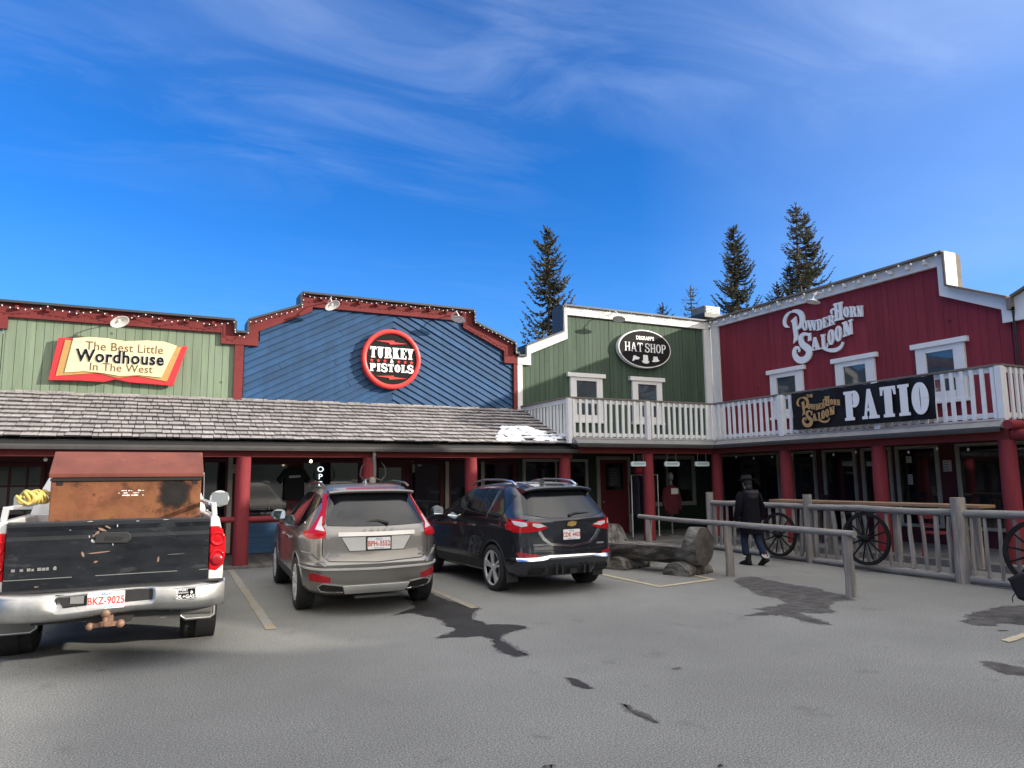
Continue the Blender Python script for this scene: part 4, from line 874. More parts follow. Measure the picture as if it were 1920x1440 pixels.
rs = thing('round_sign', 'round charcoal sign with red rim on the blue chevron boards', 'sign', (5.47, 18.0, 4.07))
RC = Vector((5.47, 18.12, 4.86))
mb = MB(); mb.lathe(RC, -YA, [(0, .79), (.14, .79), (.16, .775), (.16, .68), (.13, .67), (.0, .67)], 64); mb.build('rim', m_signred, rs)
mb = MB(); mb.lathe(RC, -YA, [(0, .672), (.115, .672), (.115, 0)], 64, smooth=False); mb.build('disc', m_signblk, rs)
ry = RC.y - .116
mb = MB(); put_glyphs(mb, 'TURKEY', (4.885, ry, 4.87), XA, ZA, -YA, .29, depth=.02, fit=1.17, st=.26, th=.11, gap=.08); put_glyphs(mb, 'PISTOLS', (4.885, ry, 4.515), XA, ZA, -YA, .205, depth=.02, fit=1.17, st=.26, th=.11, gap=.08)
put_text(mb, '&', (5.47, ry, 4.795), XA, ZA, -YA, .15, .02, bold=.003); mb.build('lettering', m_signwht, rs)
def star(cx, cz, r_): return [(cx + (r_ if k % 2 == 0 else r_ * .42) * math.sin(math.pi * k / 5), cz + (r_ if k % 2 == 0 else r_ * .42) * math.cos(math.pi * k / 5)) for k in range(10)]
for k in (-3, -2, -1, 1, 2, 3):
    c = 5.47 + k * .175 + (.01 if k > 0 else -.01); MB().prism(star(c, 4.795, .058), (0, ry, 0), XA, ZA, -YA, 0, .02).build('star', m_signred, rs)
for cz, f in ((5.30, 1), (4.375, 1)):
    q = [(-.43, .015), (.05, .05), (.07, .01), (.42, -.015), (-.06, -.06), (-.08, -.015)]
    MB().prism([(5.47 + x, cz + z * f) for x, z in q], (0, ry, 0), XA, ZA, -YA, 0, .02).build('lightning_bolt', m_signred, rs)

ov = thing('oval_sign', 'oval black sign with white hats on the dark green boards', 'sign', (13.62, 18.0, 5.1))
def oval(a, b, n=56, c=(13.62, 5.71)): return [(c[0] + a * math.cos(2 * math.pi * k / n), c[1] + b * math.sin(2 * math.pi * k / n)) for k in range(n)]
MB().prism(oval(1.00, .60), (0, 18.13, 0), XA, ZA, -YA, 0, .15).build('rim', m_signwht, ov)
MB().prism(oval(.965, .565), (0, 17.978, 0), XA, ZA, -YA, 0, .008).build('panel', m_signblk, ov)
oy = 17.968
mb = MB(); put_glyphs(mb, 'HAT', (12.83, oy, 5.60), XA, ZA, -YA, .28, depth=.015, fit=.68, st=.13, th=.08, sf=.05, se=.06, gap=.10, w=.66); put_glyphs(mb, 'SHOP', (13.60, oy, 5.60), XA, ZA, -YA, .28, depth=.015, fit=.80, st=.13, th=.07, sf=.05, se=.05, gap=.10, w=.62)
put_text(mb, "DEGRAFF'S", (13.61, oy, 6.035), XA, ZA, -YA, .165, .015, bold=.004, sx=.86); mb.build('lettering', m_signwht, ov)
h1 = [(-.15, -.09), (-.11, .02), (-.10, .08), (-.03, .09), (.02, .06), (.14, .03), (.08, -.03), (-.04, -.04), (-.10, -.09)]
h2 = [(-.155, -.03), (-.10, -.05), (-.085, .15), (.085, .15), (.10, -.05), (.155, -.03), (.11, -.10), (0, -.125), (-.11, -.10)]
h3 = [(-.15, -.08), (-.10, -.02), (-.08, .09), (0, .075), (.06, .09), (.09, .0), (.15, -.04), (.07, -.075), (-.06, -.095)]
for (cx, cz), hp in (((13.25, 5.385), h1), ((13.61, 5.36), h2), ((14.0, 5.40), h3)):
    MB().prism([(cx + x, cz + z) for x, z in hp], (0, oy, 0), XA, ZA, -YA, 0, .014).build('hat_emblem', m_signwht, ov)

# cut-out saloon lettering on the red wall: u runs towards the camera from Y 15.1
def swash_logo(mb, o, ux, uz, un, k=1.0, d=.03):
    """u, z as measured on the wall (u 0.1..2.75, z 4.97..6.48)"""
    o, ux, uz, un = map(Vector, (o, ux, uz, un))
    def pr(poly, e=0):
        EPS[0] = (EPS[0] + .0007) % .006
        mb.prism([(x * k, z * k) for x, z in poly], o, ux, uz, un, 0, d + EPS[0])
    W = lambda pts, a, b: pr(ribbon(pts, [a + (b - a) * math.sin(math.pi * i / (len(pts) - 1)) for i in range(len(pts))]))
    # big P
    pr([(.40, 6.20), (.56, 6.26), (.58, 5.62), (.40, 5.52), (.44, 5.70)]); pr([(.36, 6.19), (.55, 6.29), (.56, 6.20), (.42, 6.12)])
    W(bez((.28, 6.03), (.0, 6.06), (.10, 6.48), (.46, 6.46), 16), .03, .11); W(bez((.44, 6.46), (.86, 6.46), (.86, 5.98), (.56, 5.92), 16), .07, .17)
    # big S with a curl
    W(bez((.98, 5.62), (.92, 5.76), (.62, 5.78), (.68, 5.52), 12) + bez((.68, 5.52), (.72, 5.34), (1.08, 5.30), (.88, 5.06), 10)[1:] + bez((.88, 5.06), (.72, 4.90), (.36, 5.02), (.42, 5.30), 12)[1:] + bez((.42, 5.30), (.46, 5.44), (.66, 5.38), (.58, 5.24), 8)[1:], .04, .20)
    pr([(.92, 5.50), (1.02, 5.50), (1.03, 5.72), (.95, 5.72)])
    # POWDER / HORN
    put_glyphs(mb, 'OW', o + (ux * .74 + uz * 5.84) * k, ux, uz, un, .29 * k, depth=d, fit=.50 * k, slope=-.18, st=.22, th=.1, gap=.05)
    put_glyphs(mb, 'D', o + (ux * 1.25 + uz * 5.735) * k, ux, uz, un, .31 * k, depth=d, fit=.19 * k, st=.22, th=.1)
    put_glyphs(mb, 'ER', o + (ux * 1.45 + uz * 5.76) * k, ux, uz, un, .29 * k, depth=d, fit=.38 * k, slope=.10, st=.22, th=.1, gap=.05)
    put_glyphs(mb, 'H', o + (ux * 1.84 + uz * 5.88) * k, ux, uz, un, .49 * k, depth=d, fit=.29 * k, st=.26, th=.12, w=.7)
    W(bez((1.78, 6.10), (1.70, 6.20), (1.80, 6.26), (1.92, 6.20), 8), .03, .07)
    put_glyphs(mb, 'ORN', o + (ux * 2.14 + uz * 5.93) * k, ux, uz, un, .29 * k, depth=d, fit=.60 * k, slope=-.16, st=.24, th=.1, gap=.05)
    # SALOON
    put_glyphs(mb, 'A', o + (ux * .99 + uz * 5.20) * k, ux, uz, un, .37 * k, depth=d, fit=.34 * k, st=.24, th=.1)
    put_glyphs(mb, 'L', o + (ux * 1.36 + uz * 5.20) * k, ux, uz, un, .40 * k, depth=d, fit=.22 * k, st=.26, th=.1)
    put_glyphs(mb, 'OO', o + (ux * 1.58 + uz * 5.24) * k, ux, uz, un, .42 * k, depth=d, fit=.46 * k, slope=.22, st=.24, th=.1, gap=.05)
    put_glyphs(mb, 'N', o + (ux * 2.06 + uz * 5.40) * k, ux, uz, un, .40 * k, depth=d, fit=.35 * k, slope=.12, st=.24, th=.1)
    W(bez((1.40, 5.22), (1.62, 5.08), (2.0, 5.02), (2.05, 5.28), 14), .05, .11)
sl_ = thing('cutout_lettering', 'white cut-out western lettering mounted on the red upper wall', 'lettering sign', (16.44, 13.7, 4.97))
mb = MB(); swash_logo(mb, (16.46, 15.1, 0), -YA, ZA, -XA, 1, .05); mb.build('letters', m_signwht, sl_)

# banner hung on the balcony rail
bn = thing('patio_banner', 'long black vinyl banner tied to the balcony rail', 'banner', (14.02, 10.85, 2.83))
bx = 13.925; nY, nZ = 46, 12; vs, fs = [], []
def bwave(t, s_): return .012 * math.sin(t * 17 + s_ * 3) + .010 * math.sin(t * 41 + s_ * 7) + .014 * (1 - s_) * math.sin(t * 9)
for i in range(nY + 1):
    for j in range(nZ + 1):
        t, s_ = i / nY, j / nZ
        vs.append((bx - .012 + bwave(t, s_), 12.62 - 3.60 * t, 2.835 + .89 * s_ - (.02 * math.sin(math.pi * ((t * 6) % 1)) if j == nZ else 0)))
for i in range(nY):
    for j in range(nZ): a = i * (nZ + 1) + j; fs.append((a, a + nZ + 1, a + nZ + 2, a + 1))
b2 = [(x + .006, y, z) for x, y, z in vs]; n = len(vs)
mb = MB(); mb.add(vs, [tuple(reversed(f)) for f in fs], True); mb.add(b2, fs, True); mb.build('banner_sheet', m_ban, bn)
lx = bx - .05
mb = MB(); put_glyphs(mb, 'PATIO', (lx, 12.62 - 1.52, 2.945), -YA, ZA, -XA, .65, depth=.006, fit=1.98, st=.30, th=.10, gap=.085, w=.64, sf=.10); mb.build('large_letters', m_signwht, bn)
mb = MB(); o = Vector((lx, 12.62 - .16, 2.905 - 4.97 * .46)); swash_logo(mb, o, -YA, ZA, -XA, .46, .006); put_text(mb, 'THE', (lx, 12.62 - .58, 3.605), -YA, ZA, -XA, .10, .006, bold=.004); mb.build('gold_logo', m_gold, bn)

# hanging signs under the hat shop balcony (lettering too small to read in the photo: painted strokes)
for x, lab in ((11.42, 'pale blue hanging sign left of the red post, leftmost of three'), (12.51, 'pale blue hanging sign, middle one of three under the balcony'), (13.55, 'pale blue hanging sign nearest the inner corner, rightmost of three')):
    t = thing('hanging_sign', lab, 'sign', (x, 15.52, 2.02), 0, 'pale blue signs hanging from the balcony beam')
    q = [(-.25, .025), (-.22, 0), (.22, 0), (.25, .025), (.25, .095), (.22, .125), (-.22, .125), (-.25, .095)]
    MB().prism(q, (0, 0, 0), XA, ZA, -YA, -.015, .015).build('board', m_ltblue, t, world=False)
    mb = MB(); xx = -.165
    while xx < .16:
        h = random.uniform(.035, .055); mb.prism(box2(xx, xx + .014, .038, .038 + h), (0, 0, 0), XA, ZA, -YA, .0155, .019); mb.prism(box2(xx, xx + .028, .082, .092), (0, 0, 0), XA, ZA, -YA, .0155, .0185); xx += .036
    mb.build('lettering', m_teal, t, world=False)
    for s_ in (-.15, .15):
        MB().cyl((s_, 0, .12), (s_ * .96, 0, .345), .006, n=6).build('chain', m_dmetal, t, world=False)

# glowing OPEN letters inside the blue shop window
m_neon = mat('lit_letters', (.9, .95, 1), .4, var=0, emit=((.85, .95, 1.0), .55))
on = thing('open_sign', 'lit white vertical open sign in the blue shop window', 'sign', (3.73, 18.1, 1.5))
for k, ch in enumerate('OPEN'):
    mb = MB(); put_text(mb, ch, (3.73, 18.12, 2.005 - k * .18), XA, ZA, -YA, .185, .006, sx=1.1); mb.build('letter', m_neon, on)
m_wtxt = mat('window_vinyl', (.34, .35, .36), .6, var=0)
wtx = thing('window_lettering', 'small pale lettering across the bottom of the window beside the red post', 'lettering', (2.52, 18.1, .9))
mb = MB(); put_text(mb, 'DESIGNED & PRINTED', (2.52, 18.145, 1.085), XA, ZA, -YA, .085, .003, sx=.95); put_text(mb, 'IN HOUSE', (2.55, 18.145, .975), XA, ZA, -YA, .085, .003, sx=1.0); mb.build('words', m_wtxt, wtx)
m_paper = mat('paper', (.42, .41, .38), .8, var=.1)
m_faint = mat('faded_poster', (.045, .05, .05), .8, var=.4, scale=8)
m_plines = mat('print_ink', (.10, .10, .10), .8, var=0)
def notice(x, z, w, h, y, lab, axis='y', rows=4, m=None):
    t = thing('notice', lab, 'notice', (x, y, z) if axis == 'y' else (y, x, z))
    o, ux, un = ((0, y, 0), XA, -YA) if axis == 'y' else ((y, 0, 0), -YA, -XA); x0 = x if axis == 'y' else -x
    MB().prism(box2(x0 - w / 2, x0 + w / 2, z - h / 2, z + h / 2), o, ux, ZA, un, 0, .004).build('sheet', m or m_paper, t)
    mb = MB()
    for k in range(rows): zz_ = z + h / 2 - h * (k + .8) / (rows + .6); mb.prism(box2(x0 - w * .38, x0 + w * random.uniform(.15, .4), zz_ - h * .03, zz_ + h * .03), o, ux, ZA, un, .0045, .006)
    mb.build('print', m_plines, t)
notice(1.78, 2.03, .16, .20, LY - .036, 'white paper notice on the dark red wall left of the porch post')
notice(6.10, 2.07, .13, .30, LY - .042, 'grey poster with pictures in the window right of the blue shop door')
notice(6.30, 2.11, .12, .06, LY - .042, 'small pale card in the window right of the blue shop door')
notice(12.43, 1.75, .42, .55, LY - .072, 'faint large poster behind the pane of the dark red door', rows=6, m=m_faint)
notice(10.52, 1.93, .20, .26, SX - .036, 'white paper notice on dark red panel between saloon windows', 'x')
notice(11.45, 2.1, .14, .16, SX - .05, 'small white flyer at the top of the saloon window', 'x')
notice(11.45, 1.62, .12, .24, SX - .05, 'narrow white flyer low on the saloon window', 'x')

# black shirts on show in the blue shop window
m_blackcl = mat('black_cloth', (.008, .008, .009), .95, var=.2, bump=.2)
sh = thing('shirt_display', 'black shirt hanging in the window right of the printed window lettering', 'shirt', (3.10, 18.05, 1.3))
MB().prism([(2.86, 1.30), (3.34, 1.30), (3.33, 1.80), (3.42, 1.66), (3.48, 1.78), (3.32, 2.02), (3.18, 2.06), (3.10, 2.03), (3.02, 2.06), (2.88, 2.02), (2.72, 1.78), (2.78, 1.66), (2.87, 1.80)], (0, 18.07, 0), XA, ZA, -YA, 0, .05).build('shirt_body', m_blackcl, sh, bevel=.012)
mb = MB(); mb.prism([(2.96, 1.80), (3.24, 1.82), (3.23, 1.87), (2.97, 1.86)], (0, 18.018, 0), XA, ZA, -YA, 0, .003); mb.build('chest_print', m_wtxt, sh)

# clothes outside the hat shop
rk = thing('clothes_rack', 'pale metal clothes rail with dark purple garments beside the hat shop post', 'clothes rack', (12.35, 16.6, .1))
mb = MB(); mb.tube([(11.95, 16.6, .1), (11.95, 16.6, 1.80), (12.85, 16.6, 1.80), (12.85, 16.6, .1)], .016, 7); mb.build('rail', m_metalw, rk)
for x, c in ((12.05, (.02, .02, .03)), (12.25, (.012, .012, .03)), (12.42, (.045, .02, .10)), (12.58, (.02, .02, .025))):
    mb = MB(); rg = []
    for z, w_, d_ in ((1.78, .03, .05), (1.72, .05, .20), (1.55, .06, .24), (1.1, .05, .22), (.72, .055, .24)):
        rg.append([Vector((x + math.cos(2 * math.pi * k / 12) * w_ * (1 + .2 * math.sin(5 * k)), 16.6 + math.sin(2 * math.pi * k / 12) * d_, z)) for k in range(12)])
    mb.loft(rg); mb.build('garment', mat('garment_cloth', c, .95, var=.3, bump=.3), rk)
hat = thing('felt_hat', 'bright red and blue cap on top of the clothes rail', 'hat', (12.12, 16.45, 1.83))
mb = MB(); mb.ball((12.12, 16.45, 1.92), .15, 14, 8, (1, 1, .75)); mb.build('crown', mat('red_felt', (.50, .02, .02), .8, var=.1), hat)
mb = MB(); mb.lathe((12.12, 16.45, 1.90), ZA, [(-.01, .13), (-.012, .22), (.0, .225), (.005, .13)], 18); mb.build('brim', mat('blue_felt', (.03, .05, .35), .8, var=.1), hat)
mq = thing('mannequin', 'dark red hoodie on a mannequin in front of the hat shop window', 'mannequin', (13.15, 16.4, .1))
mb = MB(); rg = []
for z, w_, d_ in ((.70, .19, .13), (.78, .23, .15), (1.05, .245, .16), (1.3, .25, .15), (1.42, .22, .12), (1.48, .11, .09), (1.52, .08, .07)):
    rg.append([Vector((13.15 + math.cos(2 * math.pi * k / 16) * w_, 16.4 + math.sin(2 * math.pi * k / 16) * d_, z)) for k in range(16)])
mb.loft(rg); mb.build('hoodie', mat('dark_red_cloth', (.06, .004, .008), .95, var=.15, bump=.3), mq)
for s_ in (-1, 1):
    mb = MB(); mb.tube([(13.15 + s_ * .2, 16.4, 1.40), (13.15 + s_ * .27, 16.38, 1.1), (13.15 + s_ * .25, 16.34, .82)], [.07, .065, .05], 10); mb.build('sleeve', mat('sleeve_cloth', (.055, .004, .008), .95, var=.15), mq)
mb = MB(); mb.cyl((13.15, 16.4, .1), (13.15, 16.4, .72), .025, n=8); mb.lathe((13.15, 16.4, .1), ZA, [(0, .18), (.02, .18), (.025, 0)], 16); mb.cyl((13.15, 16.4, 1.5), (13.15, 16.4, 1.62), .05, .045, 10); mb.ball((13.15, 16.4, 1.74), .10, 12, 8, (.8, 1, 1.25)); mb.build('stand', mat('grey_mannequin', (.12, .12, .11), .6), mq)
mb = MB(); mb.prism(box2(13.03, 13.27, 1.26, 1.42), (0, 16.24, 0), XA, ZA, -YA, 0, .005); mb.build('chest_card', m_paper, mq)

# ---------------------------------------------------------------- sign lamps on goosenecks
def gooseneck(base, head, tilt, lab, axis='y'):
    t = thing('sign_lamp', lab, 'lamp', base, 0, 'dish lamps on the shop parapets')
    b, h = Vector(base), Vector(head); out = Vector((h.x - b.x, h.y - b.y, 0)); 
    mb = MB(); mb.tube([b, b + out * .25 + ZA * .03, b + out * .7 + ZA * .045, h + ZA * .075, h + ZA * .04], .013, 8); mb.build('arm', m_metalw, t)
    a = (ZA + tilt).normalized()
    mb = MB(); mb.lathe(h, -a, [(-.05, .0), (-.05, .03), (-.02, .04), (.0, .09), (.05, .19), (.055, .195), (.05, .18), (.0, .07), (.0, 0)], 24); mb.build('shade', m_metalw, t)
    MB().ball(h - a * .02, .035, 8, 6).build('lamp_bulb', m_bulb, t)
gooseneck((-.80, WY - .12, 5.30), (-.80, WY - .66, 5.24), Vector((-.45, .55, 0)), 'white dish lamp over the book shaped sign')
gooseneck((3.80, WY - .12, 6.20), (3.78, WY - .66, 6.06), Vector((-.40, .50, 0)), 'white dish lamp over the left half of the blue chevron wall')
gooseneck((7.16, WY - .12, 6.18), (7.16, WY - .66, 6.03), Vector((.3, .2, 0)), 'white dish lamp at the right end of the blue shop parapet')
gooseneck((12.36, WY - .12, 6.68), (12.36, WY - .66, 6.50), Vector((.25, .2, 0)), 'grey dish lamp on the white parapet of the dark green shop')
gooseneck((SX - .12, 13.45, 6.66), (SX - .62, 13.45, 6.46), Vector((.2, -.1, 0)), 'dish lamp above the white cut-out lettering on the red wall')

# ---------------------------------------------------------------- strings of clear bulbs
bulb_me = MB().ball((0, 0, -.012), .0125, 7, 5, (1, 1, 1.3)).build('bulb', m_bulb).data
bpy.data.objects.remove(bpy.data.objects['bulb'])
big_me = MB().ball((0, 0, -.034), .025, 9, 6, (1, 1, 1.35)).build('bulb', m_bulb).data
bpy.data.objects.remove(bpy.data.objects['bulb'])
def string(lab, pts, per, step, sag, me, drop=0.0, name='string_lights', grp='strings of clear bulbs'):
    t = thing(name, lab, 'string lights', pts[0], 0, grp)
    path = []
    for a, b in zip(pts[:-1], pts[1:]):
        a, b = Vector(a), Vector(b); L = (b - a).length; nseg = max(1, round(L / per))
        for s_ in range(nseg):
            p, q = a + (b - a) * (s_ / nseg), a + (b - a) * ((s_ + 1) / nseg); m_ = max(3, round((q - p).length / step))
            for i in range(m_): tt = i / m_; path.append(p + (q - p) * tt - ZA * sag * 4 * tt * (1 - tt) * random.uniform(.8, 1.2))
    path.append(Vector(pts[-1]))
    mb = MB(); mb.tube(path, .006, 5); mb.build('wire', m_wire, t)
    for p in path[::1][:98]:
        o = bpy.data.objects.new('bulb', me); COL.objects.link(o); o.parent = t; o.location = p - ORG[t.name] + Vector((random.uniform(-.01, .01), random.uniform(-.02, 0), -drop))
        o.rotation_euler = (random.uniform(-.4, .4), random.uniform(-.4, .4), 0)
yy = WY - .30
string('bulbs drooping under the red parapet of the pale green shop', [(-3.1, yy, 5.50), (1.58, yy, 5.49), (1.62, yy, 5.25), (1.90, yy, 5.25)], .9, .125, .10, bulb_me)
string('bulbs along the stepped red parapet of the blue shop', [(1.95, yy, 5.53), (3.13, yy, 6.01), (3.18, yy, 6.33), (7.78, yy, 6.33), (7.83, yy, 6.03), (9.05, yy, 5.52), (9.09, yy, 5.27)], .7, .135, .05, bulb_me)
string('bulbs along the white parapet of the dark green shop', [(10.72, yy + .06, 6.1), (10.75, yy + .06, 6.79), (16.25, yy + .06, 6.79)], .8, .115, .07, bulb_me)
string('large bulbs along the white parapet of the red saloon', [(SX - .28, 17.9, 6.80), (SX - .28, 10.2, 6.86)], 1.0, .33, .06, big_me)
string('large bulbs hanging across the patio under the balcony', [(14.6, 15.3, 2.33), (14.6, 7.6, 2.33)], 2.04, .68, .05, big_me, .03)
pb_ = thing('porch_bulb', 'single lit bulb under the porch in front of the blue shop windows', 'bulb', (3.14, 16.3, 2.16))
MB().ball((3.14, 16.3, 2.16), .034, 10, 8).build('bulb', mat('lit_bulb', (1, .85, .6), .4, var=0, emit=((1, .78, .45), 2.5)), pb_); MB().cyl((3.14, 16.3, 2.2), (3.14, 16.3, 2.62), .008, n=6).build('cord', m_wire, pb_)
pb_ = thing('porch_bulb', 'single clear bulb under the porch near the left edge of the photo', 'bulb', (-1.82, 16.3, 2.19))
MB().ball((-1.82, 16.3, 2.19), .04, 10, 8).build('bulb', m_bulb, pb_); MB().cyl((-1.82, 16.3, 2.22), (-1.82, 16.3, 2.66), .008, n=6).build('cord', m_wire, pb_)

# roof unit at the inner corner
rv = thing('roof_vent', 'grey louvred vent box on a dark curb at the inner roof corner', 'roof vent', (17.55, 19.5, 6.6))
MB().box(17.2, 17.9, 19.2, 19.9, 7.40, 7.74).build('vent_box', mat('galvanised', (.16, .16, .155), .6, .3, var=.15), rv, bevel=.02)
mb = MB()
for k in range(5): mb.box(17.24, 17.86, 19.17, 19.2, 7.45 + k * .055, 7.475 + k * .055)
mb.build('louvre', m_dmetal, rv)
MB().box(16.9, 18.2, 18.9, 20.2, 7.22, 7.39).build('curb', m_black, rv, bevel=.02)
MB().box(17.3, 17.8, 19.3, 19.8, 4.9, 7.22).build('duct', m_dmetal, rv)

# antler skull hanging on the porch post
an = thing('antler_skull', 'pale skull with dark curved horns hung on the porch post behind the silver car', 'antlers', (4.33, 15.70, 1.55))
mb = MB(); rg = []
for z, w_, d_ in ((1.50, .03, .03), (1.56, .055, .05), (1.66, .07, .06), (1.74, .085, .06), (1.80, .05, .04)): rg.append([Vector((4.36 + math.cos(2 * math.pi * k / 10) * w_, 15.69 + math.sin(2 * math.pi * k / 10) * d_, z)) for k in range(10)])
mb.loft(rg); mb.build('skull', mat('old_bone', (.30, .27, .22), .8, var=.25), an)
for s_ in (-1, 1):
    mb = MB(); mb.tube([(4.36 + s_ * .05, 15.69, 1.77), (4.36 + s_ * .2, 15.66, 1.72), (4.36 + s_ * .29, 15.64, 1.85), (4.36 + s_ * .26, 15.63, 2.02), (4.36 + s_ * .18, 15.62, 2.12)], [.028, .026, .02, .014, .004], 8); mb.build('horn', mat('horn', (.06, .05, .04), .6, var=.3), an)

# ---------------------------------------------------------------- spruces behind the roofs
m_bark = mat('spruce_bark', (.085, .065, .05), .95, var=.3, bump=.4)
m_need = mat('spruce_needles', (.125, .122, .076), .8, var=.35, scale=1.2, isl=.5, spec=.25)
def spruce(name, label, x, y, top, z0, hw, seed, dens=1.0, sparse=0.0, lean=0.0, shape=.75):
    rnd = random.Random(seed); t = thing(name, label, 'tree', (x, y, 0), 0, 'spruces behind the roofs')
    H = top; bz = max(2.5, z0 - 3.5)
    mb = MB(); mb.tube([(x + lean * z / H + .06 * math.sin(z * .7), y, z) for z in [H * i / 14 for i in range(15)]], [.03 + .20 * (1 - i / 14) * H / 18 for i in range(15)], 8); 
    nd = MB(); z = bz
    def card(c, d, l, w):
        d = d.normalized(); s_ = d.cross(Vector((rnd.uniform(-1, 1), rnd.uniform(-1, 1), rnd.uniform(.2, 1)))).normalized()
        u = s_ * w
        nd.add([c - u * .5, c + d * l * .45 - u, c + d * l, c + d * l * .45 + u, ], [(0, 1, 2, 3)])
    while z < H - .15:
        f = (H - z) / (H - z0); prof = hw * min(1.15, f ** shape) 
        nb = rnd.choice((4, 5, 6)) if f > .1 else 4
        for k in range(nb):
            if rnd.random() < sparse: continue
            a = rnd.uniform(0, 6.283); L = prof * rnd.uniform(.55, 1.18) + .12; dz = rnd.uniform(-.08, .08)
            o = Vector((x + lean * z / H, y, z + dz)); hd = Vector((math.cos(a), math.sin(a), 0)); side = Vector((-hd.y, hd.x, 0))
            droop = .30 + .25 * f; n = max(4, int(L / .16)); pts = []
            for i in range(n + 1):
                q = i / n; pts.append(o + hd * L * q + ZA * (L * (.14 * q - droop * q * (1 - q) * 1.5 - .02 + .26 * q ** 4)))
            mb.tube(pts[:max(3, int(n * .75))], [.022 * (1 - .8 * i / n) + .004 for i in range(max(3, int(n * .75)))], 4, caps=False)
            for i in range(1, n + 1):
                q = i / n; d = (pts[i] - pts[i - 1]).normalized(); m_ = int((7 + 6 * (1 - abs(q - .6))) * dens)
                for _ in range(m_):
                    sgn = rnd.choice((-1, 1)); tl = (.10 + .22 * min(1, L) * (1 - q * .6)) * rnd.uniform(.5, 1.15)
                    dd = d * rnd.uniform(.5, 1) + side * sgn * rnd.uniform(.15, 1.0) + ZA * rnd.uniform(-.55, .18)
                    p = pts[i - 1] + (pts[i] - pts[i - 1]) * rnd.random()
                    card(p, dd, tl * 1.05, tl * .13 + .010)
            card(pts[-1], hd + ZA * .6, .22, .04)
        z += rnd.uniform(.16, .30) * (1 + .6 * sparse) * (.6 + .5 * f)
    for _ in range(14): card(Vector((x + lean, y, H - rnd.uniform(0, .6))), Vector((rnd.uniform(-.5, .5), rnd.uniform(-.5, .5), 1)), .28, .035)
    tr = mb.build('trunk', m_bark, t); nd.build('crown', m_need, t); return t
spruce('spruce_tree', 'tall spruce rising left of the white parapet of the dark green shop', 17.0, 30, 14.0, 8.3, 1.36, 101, 1.1, .05, shape=.62)
spruce('spruce_tree', 'dense pointed spruce standing between the roof vent and the paired spruces', 33.2, 34, 17.9, 12.0, 1.45, 102, 1.3, 0, shape=.7)
spruce('spruce_tree', 'tallest spruce, thin and open, left one of the pair over the red saloon', 36.7, 32, 19.2, 13.0, 1.22, 103, .8, .25, shape=.6)
spruce('spruce_tree', 'spruce with a forked look, right one of the pair over the red saloon', 38.6, 33, 19.3, 13.7, 1.52, 104, 1.1, .1, shape=.7)
spruce('spruce_tree', 'small bare spindly spruce just left of the roof vent', 34.6, 40, 15.5, 13.0, .85, 105, .45, .35)
spruce('spruce_tree', 'tiny dark spruce tip over the middle of the white parapet', 36.0, 45, 15.4, 14.1, .6, 106, 1)
spruce('spruce_tree', 'small narrow spruce just left of the paired spruces', 38.96, 36, 15.2, 13.8, .62, 107, 1)
spruce('spruce_tree', 'short spruce tucked against the left side of the tallest spruce', 38.1, 34, 15.9, 13.6, .85, 108, 1.1)
# ---------------------------------------------------------------- vehicles
m_tyre = mat('tyre_rubber', (.016, .016, .017), .85, var=.25, scale=8, bump=.2)
m_rim = mat('alloy_rim', (.72, .73, .74), .35, .6, var=.06)
m_rimd = mat('rim_shadow', (.02, .02, .02), .5, var=0)
m_tint = mat('tinted_glass', (.006, .007, .009), .04, var=0, spec=.6)
m_tintg = mat('clear_side_glass', (.012, .016, .018), .03, var=0, spec=.6)
m_chrome = mat('chrome', (.80, .80, .80), .12, 1.0, var=.05)
m_redl = mat('tail_light_red', (.46, .005, .010), .14, var=.15, scale=18, stretch=(1, 1, 2), coat=.1, spec=.3)
m_redd = mat('reflector_red', (.30, .008, .015), .2, var=.2, scale=40)
m_clear = mat('clear_lens', (.62, .60, .60), .1, var=.12, scale=14, coat=.5)
m_plast = mat('black_plastic', (.016, .016, .017), .6, var=.1)
m_mirror = mat('mirror_glass', (.75, .80, .80), .03, 1.0, var=0)
m_plate = mat('licence_plate', (.74, .74, .72), .45, var=.03)
m_pltred = mat('plate_red', (.50, .06, .05), .5, var=0)
m_pltblue = mat('plate_blue', (.06, .12, .32), .5, var=0)
m_lines = mat('panel_gap', (.008, .008, .008), .8, var=0)

def interp(tab, z):
    """smooth (Catmull-Rom) interpolation of a table [(z, a, b, c...)]"""
    n = len(tab)
    if z <= tab[0][0]: return tab[0][1:]
    if z >= tab[-1][0]: return tab[-1][1:]
    for i in range(n - 1):
        if tab[i][0] <= z <= tab[i + 1][0]: break
    p1, p2 = tab[i], tab[i + 1]; p0 = tab[max(i - 1, 0)]; p3 = tab[min(i + 2, n - 1)]; h = p2[0] - p1[0]; t = (z - p1[0]) / h; out = []
    for k in range(1, len(p1)):
        d1 = (p2[k] - p1[k]) / h; d0 = (p1[k] - p0[k]) / max(p1[0] - p0[0], 1e-6) if i > 0 else d1; d2 = (p3[k] - p2[k]) / max(p3[0] - p2[0], 1e-6) if i < n - 2 else d1
        m1 = 0 if d0 * d1 <= 0 else 2 * d0 * d1 / (d0 + d1); m2 = 0 if d1 * d2 <= 0 else 2 * d1 * d2 / (d1 + d2)
        out.append((2 * t**3 - 3 * t**2 + 1) * p1[k] + (t**3 - 2 * t**2 + t) * h * m1 + (-2 * t**3 + 3 * t**2) * p2[k] + (t**3 - t**2) * h * m2)
    return out
